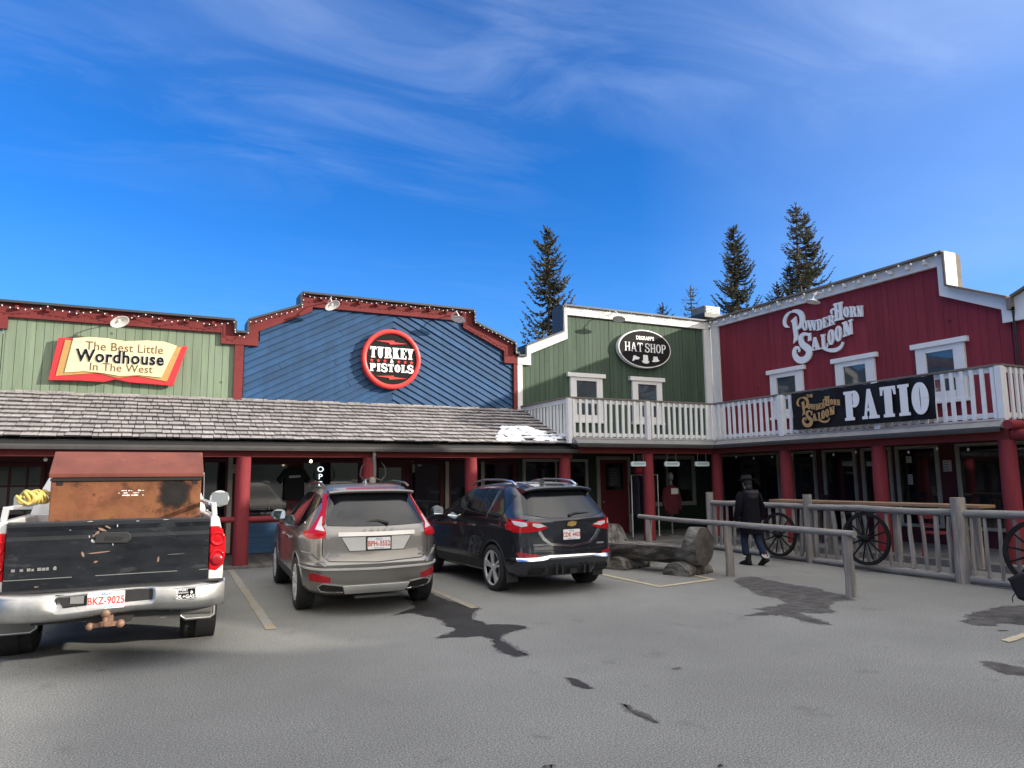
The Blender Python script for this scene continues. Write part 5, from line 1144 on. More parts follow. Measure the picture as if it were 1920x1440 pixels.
def outline(yr, yf, hw, bul=.07, rx=.20, ry=.26, fx=.42, fy=.60):
    """half plan outline of one height, from the middle of the tail to the middle of the nose"""
    rx, fx = min(rx, hw * .55), min(fx, hw * .6); L = yf - yr; ry, fy = min(ry, L * .3), min(fy, L * .35); pts = []
    xc = hw - rx; yc = yr + bul * (xc / hw) ** 2
    for i in range(9): x = xc * i / 8; pts.append((x, yr + bul * (x / hw) ** 2))
    for i in range(1, 11): a = math.pi / 2 * i / 10; pts.append((xc + rx * math.sin(a) ** .9, yc + ry * (1 - math.cos(a) ** .9)))
    y0 = yc + ry; y1 = yf - fy
    for i in range(1, 31): t = i / 30; pts.append((hw * (1 - .035 * max(0, (t - .55) / .45) ** 2), y0 + (y1 - y0) * t))
    xe = pts[-1][0]
    for i in range(1, 9): a = math.pi / 2 * i / 8; pts.append((xe - fx * (1 - math.cos(a)), y1 + (fy - .1) * math.sin(a)))
    xe = pts[-1][0]; ye = pts[-1][1]
    for i in range(1, 6): t = i / 5; pts.append((xe * (1 - t), ye + .1 * math.sin(t * math.pi / 2)))
    return pts
def shell(tab, nz, name, m, t, wheels=(), wr=.39, xin=.62, **ol):
    rings = []; z0, z1 = tab[0][0], tab[-1][0]
    zs = sorted(set([z0 + (z1 - z0) * i / nz for i in range(nz + 1)] + [q[0] for q in tab]))
    for z in zs:
        yr, yf, hw = interp(tab, z)[:3]; h = outline(yr, yf, hw, **ol)
        rings.append([Vector((x, y, z)) for x, y in h] + [Vector((-x, y, z)) for x, y in h[-2:0:-1]])
    mb = MB(); mb.loft(rings, caps=True); o = mb.build(name, m, t, world=False)
    bm = bmesh.new(); bm.from_mesh(o.data); bmesh.ops.recalc_face_normals(bm, faces=bm.faces); bm.to_mesh(o.data); bm.free()
    if wheels:
        c = MB()
        for (x, y, z) in wheels:
            s_ = 1 if x > 0 else -1; a, b = (xin * s_, 1.3 * s_)
            c.cyl((min(a, b), y, z), (max(a, b), y, z), wr, n=40, smooth=False)
        co = c.build('wheel_cut', m_lines, None, world=False); co.matrix_world = Matrix.Identity(4)
        bm = bmesh.new(); bm.from_mesh(co.data); bmesh.ops.recalc_face_normals(bm, faces=bm.faces); bm.to_mesh(co.data); bm.free()
        # apply in local space with a temporary unparented copy
        tmp = bpy.data.objects.new('tmp', o.data); COL.objects.link(tmp)
        md = tmp.modifiers.new('b', 'BOOLEAN'); md.operation = 'DIFFERENCE'; md.object = co; md.solver = 'EXACT'
        dg = bpy.context.evaluated_depsgraph_get(); me = bpy.data.meshes.new_from_object(tmp.evaluated_get(dg))
        bpy.data.objects.remove(tmp); bpy.data.objects.remove(co); o.data = me
        me.materials.clear(); me.materials.append(m); me.materials.append(m_lines)
        for p in me.polygons:
            cc = p.center; p.material_index = 0
            for (x, y, z) in wheels:
                if abs(math.hypot(cc.y - y, cc.z - z) - wr) < .012 and abs(cc.x) > xin - .05 and cc.x * x > 0 and abs(p.normal.x) < .5: p.material_index = 1
                if math.hypot(cc.y - y, cc.z - z) < wr and abs(abs(cc.x) - xin) < .02 and cc.x * x > 0: p.material_index = 1
            p.use_smooth = p.material_index == 0
    me = o.data
    o['bvh'] = 0
    bv = BVHTree.FromPolygons([v.co[:] for v in me.vertices], [tuple(p.vertices) for p in me.polygons])
    del o['bvh']
    return o, bv
def decal(bv, poly, axis, m, name, t, off=.006, cell=.05, smooth=True, back=.01, sub=None):
    """sheet with a thickness, cut to a 2-D polygon and laid on a body surface. axis 'r' (rear; x,z), 'l'/'R' (left/right side; y,z), 't' (top; x,y)"""
    x0, x1 = min(p[0] for p in poly), max(p[0] for p in poly); y0, y1 = min(p[1] for p in poly), max(p[1] for p in poly)
    nx, ny = max(1, int((x1 - x0) / cell + .99)), max(1, int((y1 - y0) / cell + .99)); key = {}; V, F = [], []
    def hit(a, b):
        if axis == 'r': o, d = Vector((a, -3, b)), YA
        elif axis == 'l': o, d = Vector((-4, a, b)), XA
        elif axis == 'R': o, d = Vector((4, a, b)), -XA
        else: o, d = Vector((a, b, 5)), -ZA
        h = bv.ray_cast(o, d)
        if h[0] is None or (axis == 'r' and h[0].y > 2.2): h = bv.find_nearest(o + d * (3.1 if axis == 'r' else 3.1))
        nn = h[1]
        if nn.dot(d) > 0: nn = -nn
        return h[0] + nn * off, h[0] - nn * back
    for i in range(nx):
        for j in range(ny):
            a0, a1 = x0 + (x1 - x0) * i / nx, x0 + (x1 - x0) * (i + 1) / nx; b0, b1 = y0 + (y1 - y0) * j / ny, y0 + (y1 - y0) * (j + 1) / ny
            q = clip(clip(clip(clip(poly, 1, 0, a0), -1, 0, -a1), 0, 1, b0), 0, -1, -b1); idx = []
            for p in q:
                k = (round(p[0], 4), round(p[1], 4))
                if k not in key: key[k] = len(V); V.append(k)
                if not idx or idx[-1] != key[k]: idx.append(key[k])
            if len(idx) > 1 and idx[0] == idx[-1]: idx.pop()
            if len(set(idx)) >= 3 and len(set(idx)) == len(idx): F.append(idx)
    pts = [hit(*k) for k in V]; n = len(V); ed = {}
    for f in F:
        for i in range(len(f)): ed[(f[i], f[(i + 1) % len(f)])] = 1
    vs = [p[0] for p in pts] + [p[0] for p in pts] + [p[1] for p in pts]
    mb = MB(); mb.v = [tuple(v) for v in vs]; mb.f = [tuple(f) for f in F]; mb.sm = [smooth] * len(F)
    for (a, b) in list(ed):
        if (b, a) not in ed: mb.f.append((a + n, a + 2 * n, b + 2 * n, b + n)); mb.sm.append(False)
    o = mb.build(name, m, t, world=False)
    bm = bmesh.new(); bm.from_mesh(o.data)
    want = {'r': -YA, 'l': -XA, 'R': XA, 't': ZA}[axis]
    if sum((f.normal.dot(want) * f.calc_area() for f in bm.faces)) < 0: bmesh.ops.reverse_faces(bm, faces=bm.faces)
    bm.to_mesh(o.data); bm.free()
    return o
def mir(p): return [(-x, z) for x, z in p]
def strip(pts, w): return ribbon(pts, w)
def wheel(t, x, y, r, wd, rim_r, spokes, name='wheel', twist=.0, yaw=0.0):
    s_ = -1 if x < 0 else 1; c = Vector((x, y, r)); A = XA * s_
    prof = [(-wd / 2, rim_r), (-wd / 2, r * .90), (-wd * .40, r * .985), (-wd * .2, r), (wd * .2, r), (wd * .40, r * .985), (wd / 2, r * .90), (wd / 2 + .004, r * .80), (wd / 2 - .008, rim_r)]
    mb = MB(); mb.lathe(c, A, prof, 40)
    for k in range(44):                                 # tread blocks
        q = 2 * math.pi * k / 44
        for o_ in (-.31, -.11, .11, .31):
            e = Vector((0, math.cos(q + o_ * .25), math.sin(q + o_ * .25))); tn = A.cross(e)
            mb.obox(c + A * wd * o_ + e * (r + .001), A * wd * .082, tn * r * .05, e * .006)
    w = mb.build(name, m_tyre, t, world=False)
    mb = MB(); mb.lathe(c, A, [(-wd / 2 + .01, rim_r), (wd / 2 - .07, rim_r * .93), (wd / 2 - .07, 0)], 32); mb.build('rim_barrel', m_rimd, w, world=False)
    mb = MB(); mb.lathe(c, A, [(wd / 2 - .03, rim_r * .93), (wd / 2 - .002, rim_r * .99), (wd / 2 - .006, rim_r * 1.01), (wd / 2 - .05, rim_r)], 40)
    mb.lathe(c, A, [(wd / 2 - .06, .06), (wd / 2 - .022, .055), (wd / 2 - .015, .03), (wd / 2 - .015, 0)], 16)
    for k in range(spokes):
        for dlt in ((-.13, .13) if spokes <= 6 else (0,)):
            q = 2 * math.pi * k / spokes + .3; q1 = q + dlt
            e0 = Vector((0, math.cos(q + dlt * .7), math.sin(q + dlt * .7))); e1 = Vector((0, math.cos(q1), math.sin(q1)))
            mb.beam(c + A * (wd / 2 - .03) + e0 * .045, c + A * (wd / 2 - .014) + e1 * rim_r * .96, .026 if spokes > 6 else .030, .03, A)
    mb.build('rim', m_rim, w, world=False)
    return w
def plate(t, c, w_, txt, name='licence_plate', tilt=0.0, sub='Alberta'):
    """plate facing -y, centre c"""
    c = Vector(c); uy = Vector((0, math.sin(tilt), math.cos(tilt))); un = Vector((0, -math.cos(tilt), math.sin(tilt))); h = w_ * .5
    p = MB().prism([(-w_ / 2 + .008, -h / 2), (w_ / 2 - .008, -h / 2), (w_ / 2, -h / 2 + .008), (w_ / 2, h / 2 - .008), (w_ / 2 - .008, h / 2), (-w_ / 2 + .008, h / 2), (-w_ / 2, h / 2 - .008), (-w_ / 2, -h / 2 + .008)], c, XA, uy, un, -.006, .0).build(name, m_plate, t, world=False)
    mb = MB(); put_text(mb, txt, c - uy * h * .04, XA, uy, un, h * .62, .0025, sx=.74, bold=.002, spacing=1.05); mb.build('plate_number', m_pltred, p, world=False)
    mb = MB(); put_text(mb, sub, c + uy * h * .36, XA, uy, un, h * .21, .002, sx=.9); put_text(mb, 'Wild Rose Country', c - uy * h * .41, XA, uy, un, h * .12, .002, sx=.9); mb.build('plate_name', m_pltblue, p, world=False)
    return p
def seam(bv, pts, axis, t, w=.008, m=None, name='panel_seam', off=.0015): return decal(bv, strip(pts, w), axis, m or m_lines, name, t, off, .06)
def arch_lip(t, bv, s_, y, z, r_, m):
    pts = []
    for i in range(0, 19):
        a = math.pi * i / 18; p = (y + r_ * math.cos(a), z + r_ * math.sin(a)); h = bv.ray_cast(Vector((4 * s_, p[0], max(p[1], .30))), -XA * s_)
        if h[0] is not None: pts.append((h[0].x - s_ * .012, p[0], p[1]))
    MB().tube(pts, .022, 8).build('arch_lip', m, t, world=False)
def mirror_unit(t, x, y, z, m, s_):
    mb = MB(); mb.ball((x, y, z), .12, 14, 10, (1.05, .62, .78)); a = mb.build('wing_mirror', m, t, world=False)
    MB().prism([(-.085, -.06), (.085, -.06), (.095, .0), (.08, .065), (-.08, .065), (-.095, 0)], (x, y - .066, z), XA, ZA, -YA, -.01, .006).build('mirror_glass', m_mirror, a, world=False)
    MB().beam((x - s_ * .08, y + .02, z - .06), (x - s_ * .22, y + .04, z - .09), .06, .04).build('mirror_arm', m_plast, a, world=False)

m_bar = mat('bar_chrome', (.42, .42, .42), .2, .95, var=.05)
m_silv = mat('satin_silver', (.60, .60, .58), .4, .35, var=.05)
# ---- silver-beige SUV
m_sand = mat('sand_metallic_paint', (.225, .214, .197), .30, .65, var=.03, coat=1.0, fine=(400, .08))
def decaln(bv, poly, axis, *a, **k):
    if axis == 'r': poly = [((x if abs(x) < .5 else math.copysign(.5 + (abs(x) - .5) * .80, x)) if z > .95 else x, z) for x, z in poly]
    return decal(bv, poly, axis, *a, **k)
def suv_sand(loc, rz):
    t = thing('parked_car', 'beige metallic estate SUV with tall red tail lights, parked in the middle', 'car', loc, rz, 'vehicles parked before the shops')
    tab = [(.23, .30, 4.30, .80), (.27, .16, 4.42, .86), (.33, .06, 4.52, .905), (.45, .015, 4.58, .93), (.58, .0, 4.60, .942), (.655, -.012, 4.60, .945), (.675, .012, 4.60, .943), (.72, .03, 4.58, .945), (.84, .045, 4.52, .952), (.97, .05, 4.38, .955), (1.035, .055, 4.20, .945),
           (1.09, .075, 3.92, .915), (1.14, .11, 3.60, .888), (1.19, .14, 3.38, .860), (1.28, .20, 3.16, .812), (1.41, .31, 2.93, .742), (1.50, .385, 2.74, .695), (1.575, .44, 2.56, .655), (1.625, .50, 2.36, .61), (1.66, .60, 2.12, .55), (1.685, .78, 1.86, .46), (1.70, 1.0, 1.6, .30)]
    wy = (.92, 3.69); wh = [(s_ * .8, y, .36) for s_ in (-1, 1) for y in wy]
    body, bv = shell(tab, 90, 'body', m_sand, t, wh, .405, .60, bul=.085, rx=.34, ry=.85)
    gl = [(-.56, 1.545), (-.3, 1.56), (0, 1.565), (.3, 1.56), (.56, 1.545), (.63, 1.37), (.69, 1.18), (.675, 1.15), (.3, 1.135), (0, 1.13), (-.3, 1.135), (-.675, 1.15), (-.69, 1.18), (-.63, 1.37)]
    decaln(bv, gl, 'r', m_tint, 'rear_window', t, .007)
    for s_ in (1, -1):
        f = (lambda p: p) if s_ == 1 else mir
        decaln(bv, f([(.575, 1.565), (.635, 1.55), (.70, 1.36), (.78, 1.24), (.87, 1.14), (.915, 1.08), (.93, .985), (.71, .995), (.70, 1.08), (.735, 1.15), (.70, 1.19), (.645, 1.37)]), 'r', m_redl, 'tail_light', t, .014, .03)
        decaln(bv, f([(.715, 1.075), (.84, 1.095), (.79, 1.17), (.735, 1.25), (.712, 1.26), (.735, 1.18), (.745, 1.15)]), 'r', m_clear, 'tail_light_lens', t, .019, .03)
        decaln(bv, [(.30, 1.09), (.50, 1.07), (.46, 1.02), (.30, .985), (.16, .985), (.16, 1.12)], 'l' if s_ == -1 else 'R', m_redl, 'tail_light', t, .012, .03)
        decaln(bv, f([(.60, .43), (.83, .455), (.84, .535), (.80, .555), (.60, .50)]), 'r', m_redd, 'reflector', t, .010, .04)
        decaln(bv, f([(.40, .30), (.70, .33), (.735, .385), (.69, .42), (.46, .385)]), 'r', m_lines, 'exhaust_hole', t, .004, .04)
        decaln(bv, ribbon(f([(.40, .295), (.70, .325), (.74, .385), (.69, .425), (.45, .39), (.40, .295)]), .014), 'r', m_chrome, 'exhaust_rim', t, .012, .03)
        # windows along the side
        ax = 'l' if s_ == -1 else 'R'
        decaln(bv, [(.60, 1.47), (.80, 1.545), (1.20, 1.575), (1.22, 1.10), (.92, 1.12), (.72, 1.20)], ax, m_tint, 'side_window', t, .006)
        decaln(bv, [(1.25, 1.575), (1.85, 1.565), (1.93, 1.09), (1.27, 1.10)], ax, m_tintg, 'side_window', t, .006)
        decaln(bv, [(1.92, 1.565), (2.30, 1.53), (2.95, 1.22), (3.12, 1.085), (2.0, 1.085)], ax, m_tintg, 'side_window', t, .006)
        decaln(bv, ribbon([(.70, 1.175), (.92, 1.10), (1.24, 1.082), (2.0, 1.068), (3.15, 1.07)], .018), ax, m_chrome, 'window_trim', t, .009)
        for y in (1.24, 2.05, 3.0): seam(bv, [(y, 1.07), (y + .02, .8), (y, .42)], ax, t)
        for y in (1.42, 2.28): decaln(bv, ribbon([(y, .94), (y + .22, .945)], .03), ax, m_chrome, 'door_handle', t, .03, .05, back=.0)
        decaln(bv, ribbon([(1.3, .40), (3.2, .40)], .10), ax, m_plast, 'sill_trim', t, .012)
        mb = MB(); mb.tube([(s_ * .60, y, z) for y, z in ((.75, 1.665), (.95, 1.70), (1.6, 1.725), (2.1, 1.69), (2.25, 1.65))], .017, 8); mb.build('roof_rail', m_chrome, t, world=False)
        for y in wy:
            arch_lip(t, bv, s_, y, .36, .422, m_sand)
            wheel(t, s_ * .825, y, .36, .235, .245, 5)
        mirror_unit(t, s_ * .97, 2.98, 1.19, m_sand, s_)
    # tailgate outline, bumper crease, recess, chrome bar, skid plate
    seam(bv, [(-.70, 1.12), (-.705, .78), (-.62, .70), (0, .67), (.62, .70), (.705, .78), (.70, 1.12)], 'r', t, .010)
    decaln(bv, [(-.475, 1.005), (.475, 1.005), (.37, .815), (-.37, .815)], 'r', m_lines, 'plate_recess_edge', t, .002)
    decaln(bv, [(-.465, 1.0), (.465, 1.0), (.362, .823), (-.362, .823)], 'r', mat('recess_silver', (.55, .55, .53), .35, .5, var=.04), 'plate_recess', t, .004)
    decaln(bv, ribbon([(-.51, 1.035), (0, 1.03), (.51, 1.035)], .045), 'r', m_bar, 'chrome_bar', t, .030)
    decaln(bv, ribbon([(-.93, .615), (-.5, .60), (0, .59), (.5, .60), (.93, .615)], .022), 'r', m_silv, 'bumper_trim', t, .018)
    for s_ in (1, -1): decaln(bv, ribbon([(s_ * .92, .80), (s_ * .84, .785), (s_ * .76, .70), (s_ * .66, .655)], [.03, .04, .045, .02]), 'r', m_sand, 'bumper_shoulder', t, .022, .03)
    decaln(bv, [(-.44, .385), (.44, .385), (.40, .285), (-.40, .285)], 'r', m_silv, 'skid_plate', t, .022)
    MB().beam((-.30, .00, .24), (.30, .0, .24), .10, .02).build('lower_lip', m_plast, t, world=False)
    # spoiler with the long brake light
    rg = []
    for i in range(19):
        x = -.585 + 1.17 * i / 18; c = 1 - (abs(x) / .585) ** 4 * .45; b = .07 * (x / .585) ** 2
        rg.append([Vector((x, .56 + b, 1.668 - .06 * (1 - c) - .035)), Vector((x, .33 + b, 1.612 - .05 * (1 - c))), Vector((x, .305 + b, 1.598 - .05 * (1 - c))), Vector((x, .325 + b, 1.575 - .05 * (1 - c))), Vector((x, .46 + b, 1.555 - .05 * (1 - c)))])
    MB().loft(rg).build('spoiler', m_sand, t, world=False)
    mb = MB(); mb.loft([[Vector((x, .400 + .07 * (x / .585) ** 2 - .012, 1.6385 + dz - .02 * abs(x) ** 3)), Vector((x, .345 + .07 * (x / .585) ** 2, 1.624 + dz - .02 * abs(x) ** 3))] for dz in (0,) for x in [-.36 + .72 * i / 12 for i in range(13)]], closed=False, caps=False); mb.build('brake_light', m_redd, t, world=False)
    mb = MB(); mb.loft([[Vector((.016, 1.05, 1.70)), Vector((-.016, 1.05, 1.70)), Vector((-.022, .82, 1.69)), Vector((.022, .82, 1.69))], [Vector((.004, .86, 1.755)), Vector((-.004, .86, 1.755)), Vector((-.005, .83, 1.755)), Vector((.005, .83, 1.755))]]); mb.build('antenna_fin', m_sand, t, world=False)
    mb = MB(); mb.tube([(.16, .095, 1.165), (.02, .14, 1.20), (-.30, .155, 1.165), (-.42, .155, 1.155)], [.022, .020, .012, .006], 8); mb.build('wiper', m_plast, t, world=False)
    mb = MB(); put_text(mb, 'V O L V O', (.02, .045, 1.085), XA, ZA, -YA, .062, .006, spacing=1.55, bold=.001); put_text(mb, 'XC60', (-.56, .062, .775), XA, ZA, -YA, .058, .008, spacing=1.1); put_text(mb, 'T6', (.60, .062, .81), XA, ZA, -YA, .055, .008); put_text(mb, 'AWD', (.60, .062, .745), XA, ZA, -YA, .034, .008); mb.build('chrome_lettering', m_chrome, t, world=False)
    plate(t, (0.02, .022, .912), .305, 'BPH-3552')
    MB().prism([(-.17, -.09), (.17, -.09), (.17, .09), (-.17, .09)], (.02, .030, .912), XA, ZA, -YA, -.008, -.0005).build('plate_frame', m_plast, t, world=False)
    return t
suv_sand((2.73, 9.50, 0), -R(3.0))

# ---- dark SUV
m_navy = mat('dark_grey_blue_paint', (.022, .026, .034), .22, .45, var=.03, coat=1.0, fine=(400, .1))
def decalz(bv, poly, *a, **k):
    return decal(bv, [(q[0], q[1] + .045 * min(1, max(0, (q[1] - .66) / .22))) for q in poly], *a, **k)
def suv_dark(loc, rz):
    t = thing('parked_car', 'dark navy SUV with silver roof rails and wide red lights, right of the beige one', 'car', loc, rz, 'vehicles parked before the shops')
    tab = [(.24, .34, 4.30, .78), (.28, .18, 4.42, .86), (.36, .07, 4.54, .90), (.46, .02, 4.60, .915), (.535, .0, 4.62, .92), (.555, .03, 4.62, .92), (.65, .04, 4.62, .915), (.75, .05, 4.58, .918), (.90, .055, 4.50, .921), (1.00, .05, 4.32, .915), (1.075, .045, 4.05, .90), (1.125, .055, 3.72, .885),
           (1.175, .10, 3.45, .87), (1.29, .20, 3.18, .82), (1.42, .31, 2.92, .765), (1.52, .39, 2.74, .715), (1.585, .45, 2.56, .67), (1.63, .53, 2.34, .61), (1.66, .66, 2.06, .53), (1.68, .86, 1.76, .40), (1.69, 1.05, 1.5, .22)]
    wy = (.93, 3.65); wh = [(s_ * .78, y, .355) for s_ in (-1, 1) for y in wy]
    zf = lambda z: z + .045 * min(1, max(0, (z - .66) / .22))
    zp = lambda P: [(a_, zf(b_)) for a_, b_ in P]
    body, bv = shell(tab, 90, 'body', m_navy, t, wh, .40, .58, bul=.10, rx=.32, ry=.55)
    gl = [(-.60, 1.50), (0, 1.515), (.60, 1.50), (.67, 1.32), (.73, 1.15), (.40, 1.095), (0, 1.085), (-.40, 1.095), (-.73, 1.15), (-.67, 1.32)]
    decalz(bv, gl, 'r', m_tint, 'rear_window', t, .007)
    for s_ in (1, -1):
        f = (lambda p: p) if s_ == 1 else mir; ax = 'l' if s_ == -1 else 'R'
        decalz(bv, f([(.40, .955), (.55, 1.03), (.66, 1.045), (.72, 1.05), (.86, 1.075), (.90, 1.08), (.905, .93), (.86, .885), (.70, .89), (.52, .915)]), 'r', m_redl, 'tail_light', t, .012, .03)
        decalz(bv, f([(.435, .975), (.53, 1.015), (.655, 1.025), (.655, .985), (.57, .955)]), 'r', m_clear, 'tail_light_lens', t, .018, .03)
        decalz(bv, f([(.73, 1.03), (.80, 1.045), (.86, 1.055), (.85, 1.0), (.79, .97), (.725, .985)]), 'r', m_clear, 'tail_light_lens', t, .018, .03)
        decalz(bv, f(ribbon([(.692, 1.05), (.692, .885)], .006)), 'r', m_lines, 'light_seam', t, .014, .03)
        decalz(bv, [(.18, 1.08), (.50, 1.085), (.42, .96), (.28, .89), (.18, .89)], ax, m_redl, 'tail_light', t, .010, .03)
        decalz(bv, f([(.58, .555), (.83, .575), (.85, .625), (.82, .64), (.58, .605)]), 'r', m_redd, 'reflector', t, .010, .04)
        decalz(bv, f([(.47, .30), (.66, .31), (.70, .37), (.66, .41), (.49, .40)]), 'r', m_lines, 'exhaust_hole', t, .006, .04)
        decalz(bv, ribbon(f([(.455, .29), (.67, .30), (.715, .37), (.67, .425), (.475, .415), (.455, .29)]), .016), 'r', m_plast, 'exhaust_rim', t, .018, .03)
        decalz(bv, [(.56, 1.43), (.95, 1.515), (1.02, 1.30), (1.16, 1.11), (.80, 1.10), (.66, 1.13)], ax, m_tintg, 'side_window', t, .006)
        decalz(bv, [(1.12, 1.52), (1.42, 1.535), (1.46, 1.08), (1.20, 1.09)], ax, m_tint, 'side_window', t, .006)
        decalz(bv, [(1.47, 1.535), (2.02, 1.52), (2.10, 1.07), (1.51, 1.08)], ax, m_tint, 'side_window', t, .006)
        decalz(bv, [(2.09, 1.515), (2.40, 1.47), (3.0, 1.19), (3.15, 1.07), (2.17, 1.07)], ax, m_tintg, 'side_window', t, .006)
        decalz(bv, ribbon([(1.06, 1.50), (1.12, 1.28), (1.19, 1.075), (2.0, 1.05), (3.15, 1.055)], .020), ax, m_chrome, 'window_trim', t, .010)
        for y in (1.50, 2.14, 3.05): seam(bv, [(y, 1.05), (y + .03, .8), (y - .02, .42)], ax, t, .007)
        for y in (1.60, 2.36): decalz(bv, ribbon([(y, .94), (y + .20, .945)], .03), ax, m_chrome, 'door_handle', t, .03, .05, back=.0)
        decalz(bv, ribbon([(1.3, .38), (3.2, .38)], .14), ax, m_plast, 'sill_trim', t, .012)
        mb = MB(); mb.tube([(s_ * .57, y, z) for y, z in ((.74, 1.63), (.88, 1.69), (1.2, 1.72), (1.8, 1.725), (2.2, 1.69), (2.34, 1.64))], [.026, .022, .018, .018, .02, .024], 8); mb.build('roof_rail', m_chrome, t, world=False)
        for y in wy:
            arch_lip(t, bv, s_, y, .355, .418, m_plast)
            wheel(t, s_ * .815, y, .355, .235, .268, 5)
        mirror_unit(t, s_ * 1.02, 2.95, 1.175, m_navy, s_)
    seam(bv, [(-.745, .90), (-.73, .72), (-.62, .665), (0, .655), (.62, .665), (.73, .72), (.745, .90)], 'r', t, .010)
    pr_ = [(-.55, .90), (-.47, .80), (-.36, .735), (0, .70), (.36, .735), (.47, .80), (.55, .90)]
    decalz(bv, ribbon(pr_, [.05, .045, .03, .025, .03, .045, .05]), 'r', m_chrome, 'chrome_surround', t, .012, .03)
    decalz(bv, ribbon([(-.85, .535), (-.55, .545), (-.38, .565), (.38, .565), (.55, .545), (.85, .535)], .045), 'r', m_chrome, 'bumper_trim', t, .016, .04)
    decalz(bv, [(-.42, .43), (.42, .43), (.34, .30), (-.34, .30)], 'r', m_plast, 'diffuser', t, .012)
    for x in (-.30, -.2, .2, .30): MB().box(x - .012, x + .012, -.01, .1, .30, .42).build('diffuser_fin', m_plast, t, world=False)
    MB().box(-.06, .06, .00, .12, .31, .38).build('tow_hitch', m_lines, t, world=False)
    for s_ in (-1, 1): MB().box(s_ * .79 - .10, s_ * .79 + .10, .50, .52, .17, .36).build('mud_flap', m_plast, t, world=False)
    rg = []
    for i in range(19):
        x = -.62 + 1.24 * i / 18; c = (abs(x) / .62) ** 4; b = .08 * (x / .62) ** 2
        rg.append([Vector((x, .60 + b, 1.655 - .05 * c)), Vector((x, .32 + b, 1.612 - .045 * c)), Vector((x, .285 + b, 1.595 - .045 * c)), Vector((x, .31 + b, 1.57 - .045 * c)), Vector((x, .45 + b, 1.54 - .045 * c))])
    MB().loft(rg).build('spoiler', m_navy, t, world=False)
    mb = MB(); mb.loft([[Vector((.02, 1.1, 1.685)), Vector((-.02, 1.1, 1.685)), Vector((-.028, .86, 1.675)), Vector((.028, .86, 1.675))], [Vector((.005, .92, 1.74)), Vector((-.005, .92, 1.74)), Vector((-.006, .88, 1.74)), Vector((.006, .88, 1.74))]]); mb.build('antenna_fin', m_plast, t, world=False)
    mb = MB(); mb.tube([(-.02, .075, 1.165), (.10, .105, 1.195), (.32, .125, 1.20), (.40, .135, 1.195)], [.025, .022, .012, .006], 8); mb.build('wiper', m_plast, t, world=False)
    bow = [(-.105, -.028), (-.055, -.028), (-.05, -.038), (.035, -.038), (.042, -.028), (.085, -.028), (.115, .028), (.06, .028), (.052, .038), (-.035, .038), (-.042, .028), (-.085, .028)]
    MB().prism([(x * .78, z) for x, z in bow], (0, .026, 1.045), XA, ZA, -YA, 0, .012).build('gold_emblem', mat('gold_badge', (.62, .42, .13), .3, .6, var=.08), t, world=False)
    mb = MB(); put_text(mb, 'EQUINOX AWD', (-.50, .072, .745), XA, ZA, -YA, .042, .008, spacing=1.05); put_text(mb, 'PREMIER', (.56, .082, .73), XA, ZA, -YA, .036, .008); mb.build('chrome_lettering', m_rim, t, world=False)
    plate(t, (0.0, .030, .885), .305, 'CDK 4403')
    return t
suv_dark((5.83, 9.66, 0), R(2.0))
# ---------------------------------------------------------------- pickup truck, rear towards the camera
m_wpaint = mat('white_truck_paint', (.70, .69, .66), .35, var=.06, coat=.6, wear=((.45, .42, .38), 4, .68, .5))
m_gate = mat('scuffed_black_tailgate', (.008, .010, .014), .42, spec=.32, var=.45, scale=2.2, stretch=(1, 1, 3), wear=((.045, .048, .052), 3.2, .58, .5), fine=(70, .3), rvar=.12)
m_rustp = mat('bare_rusty_metal', (.19, .12, .09), .7, var=.4, scale=14)
m_dentc = mat('dull_chrome', (.40, .40, .39), .30, .9, var=.2, scale=6, bump=.05, bscale=5, wear=((.20, .19, .18), 3, .60, .6))
m_flap = mat('grey_mud_flap', (.125, .125, .115), .75, var=.15, scale=5)
m_hitch = mat('hitch_brown', (.20, .115, .075), .55, var=.35, scale=12)
tk = thing('pickup_truck', 'white pickup truck with scuffed black tailgate and dented chrome bumper, at far left', 'pickup truck', (-.30, 8.05, 0), 0, 'vehicles parked before the shops')
def tb(mb, name, m, parent=None, bevel=0.0, **k): return mb.build(name, m, parent or tk, world=False, bevel=bevel, **k)
# local: y 0 at the tailgate face, forward +y; x to the right
TW = 1.01
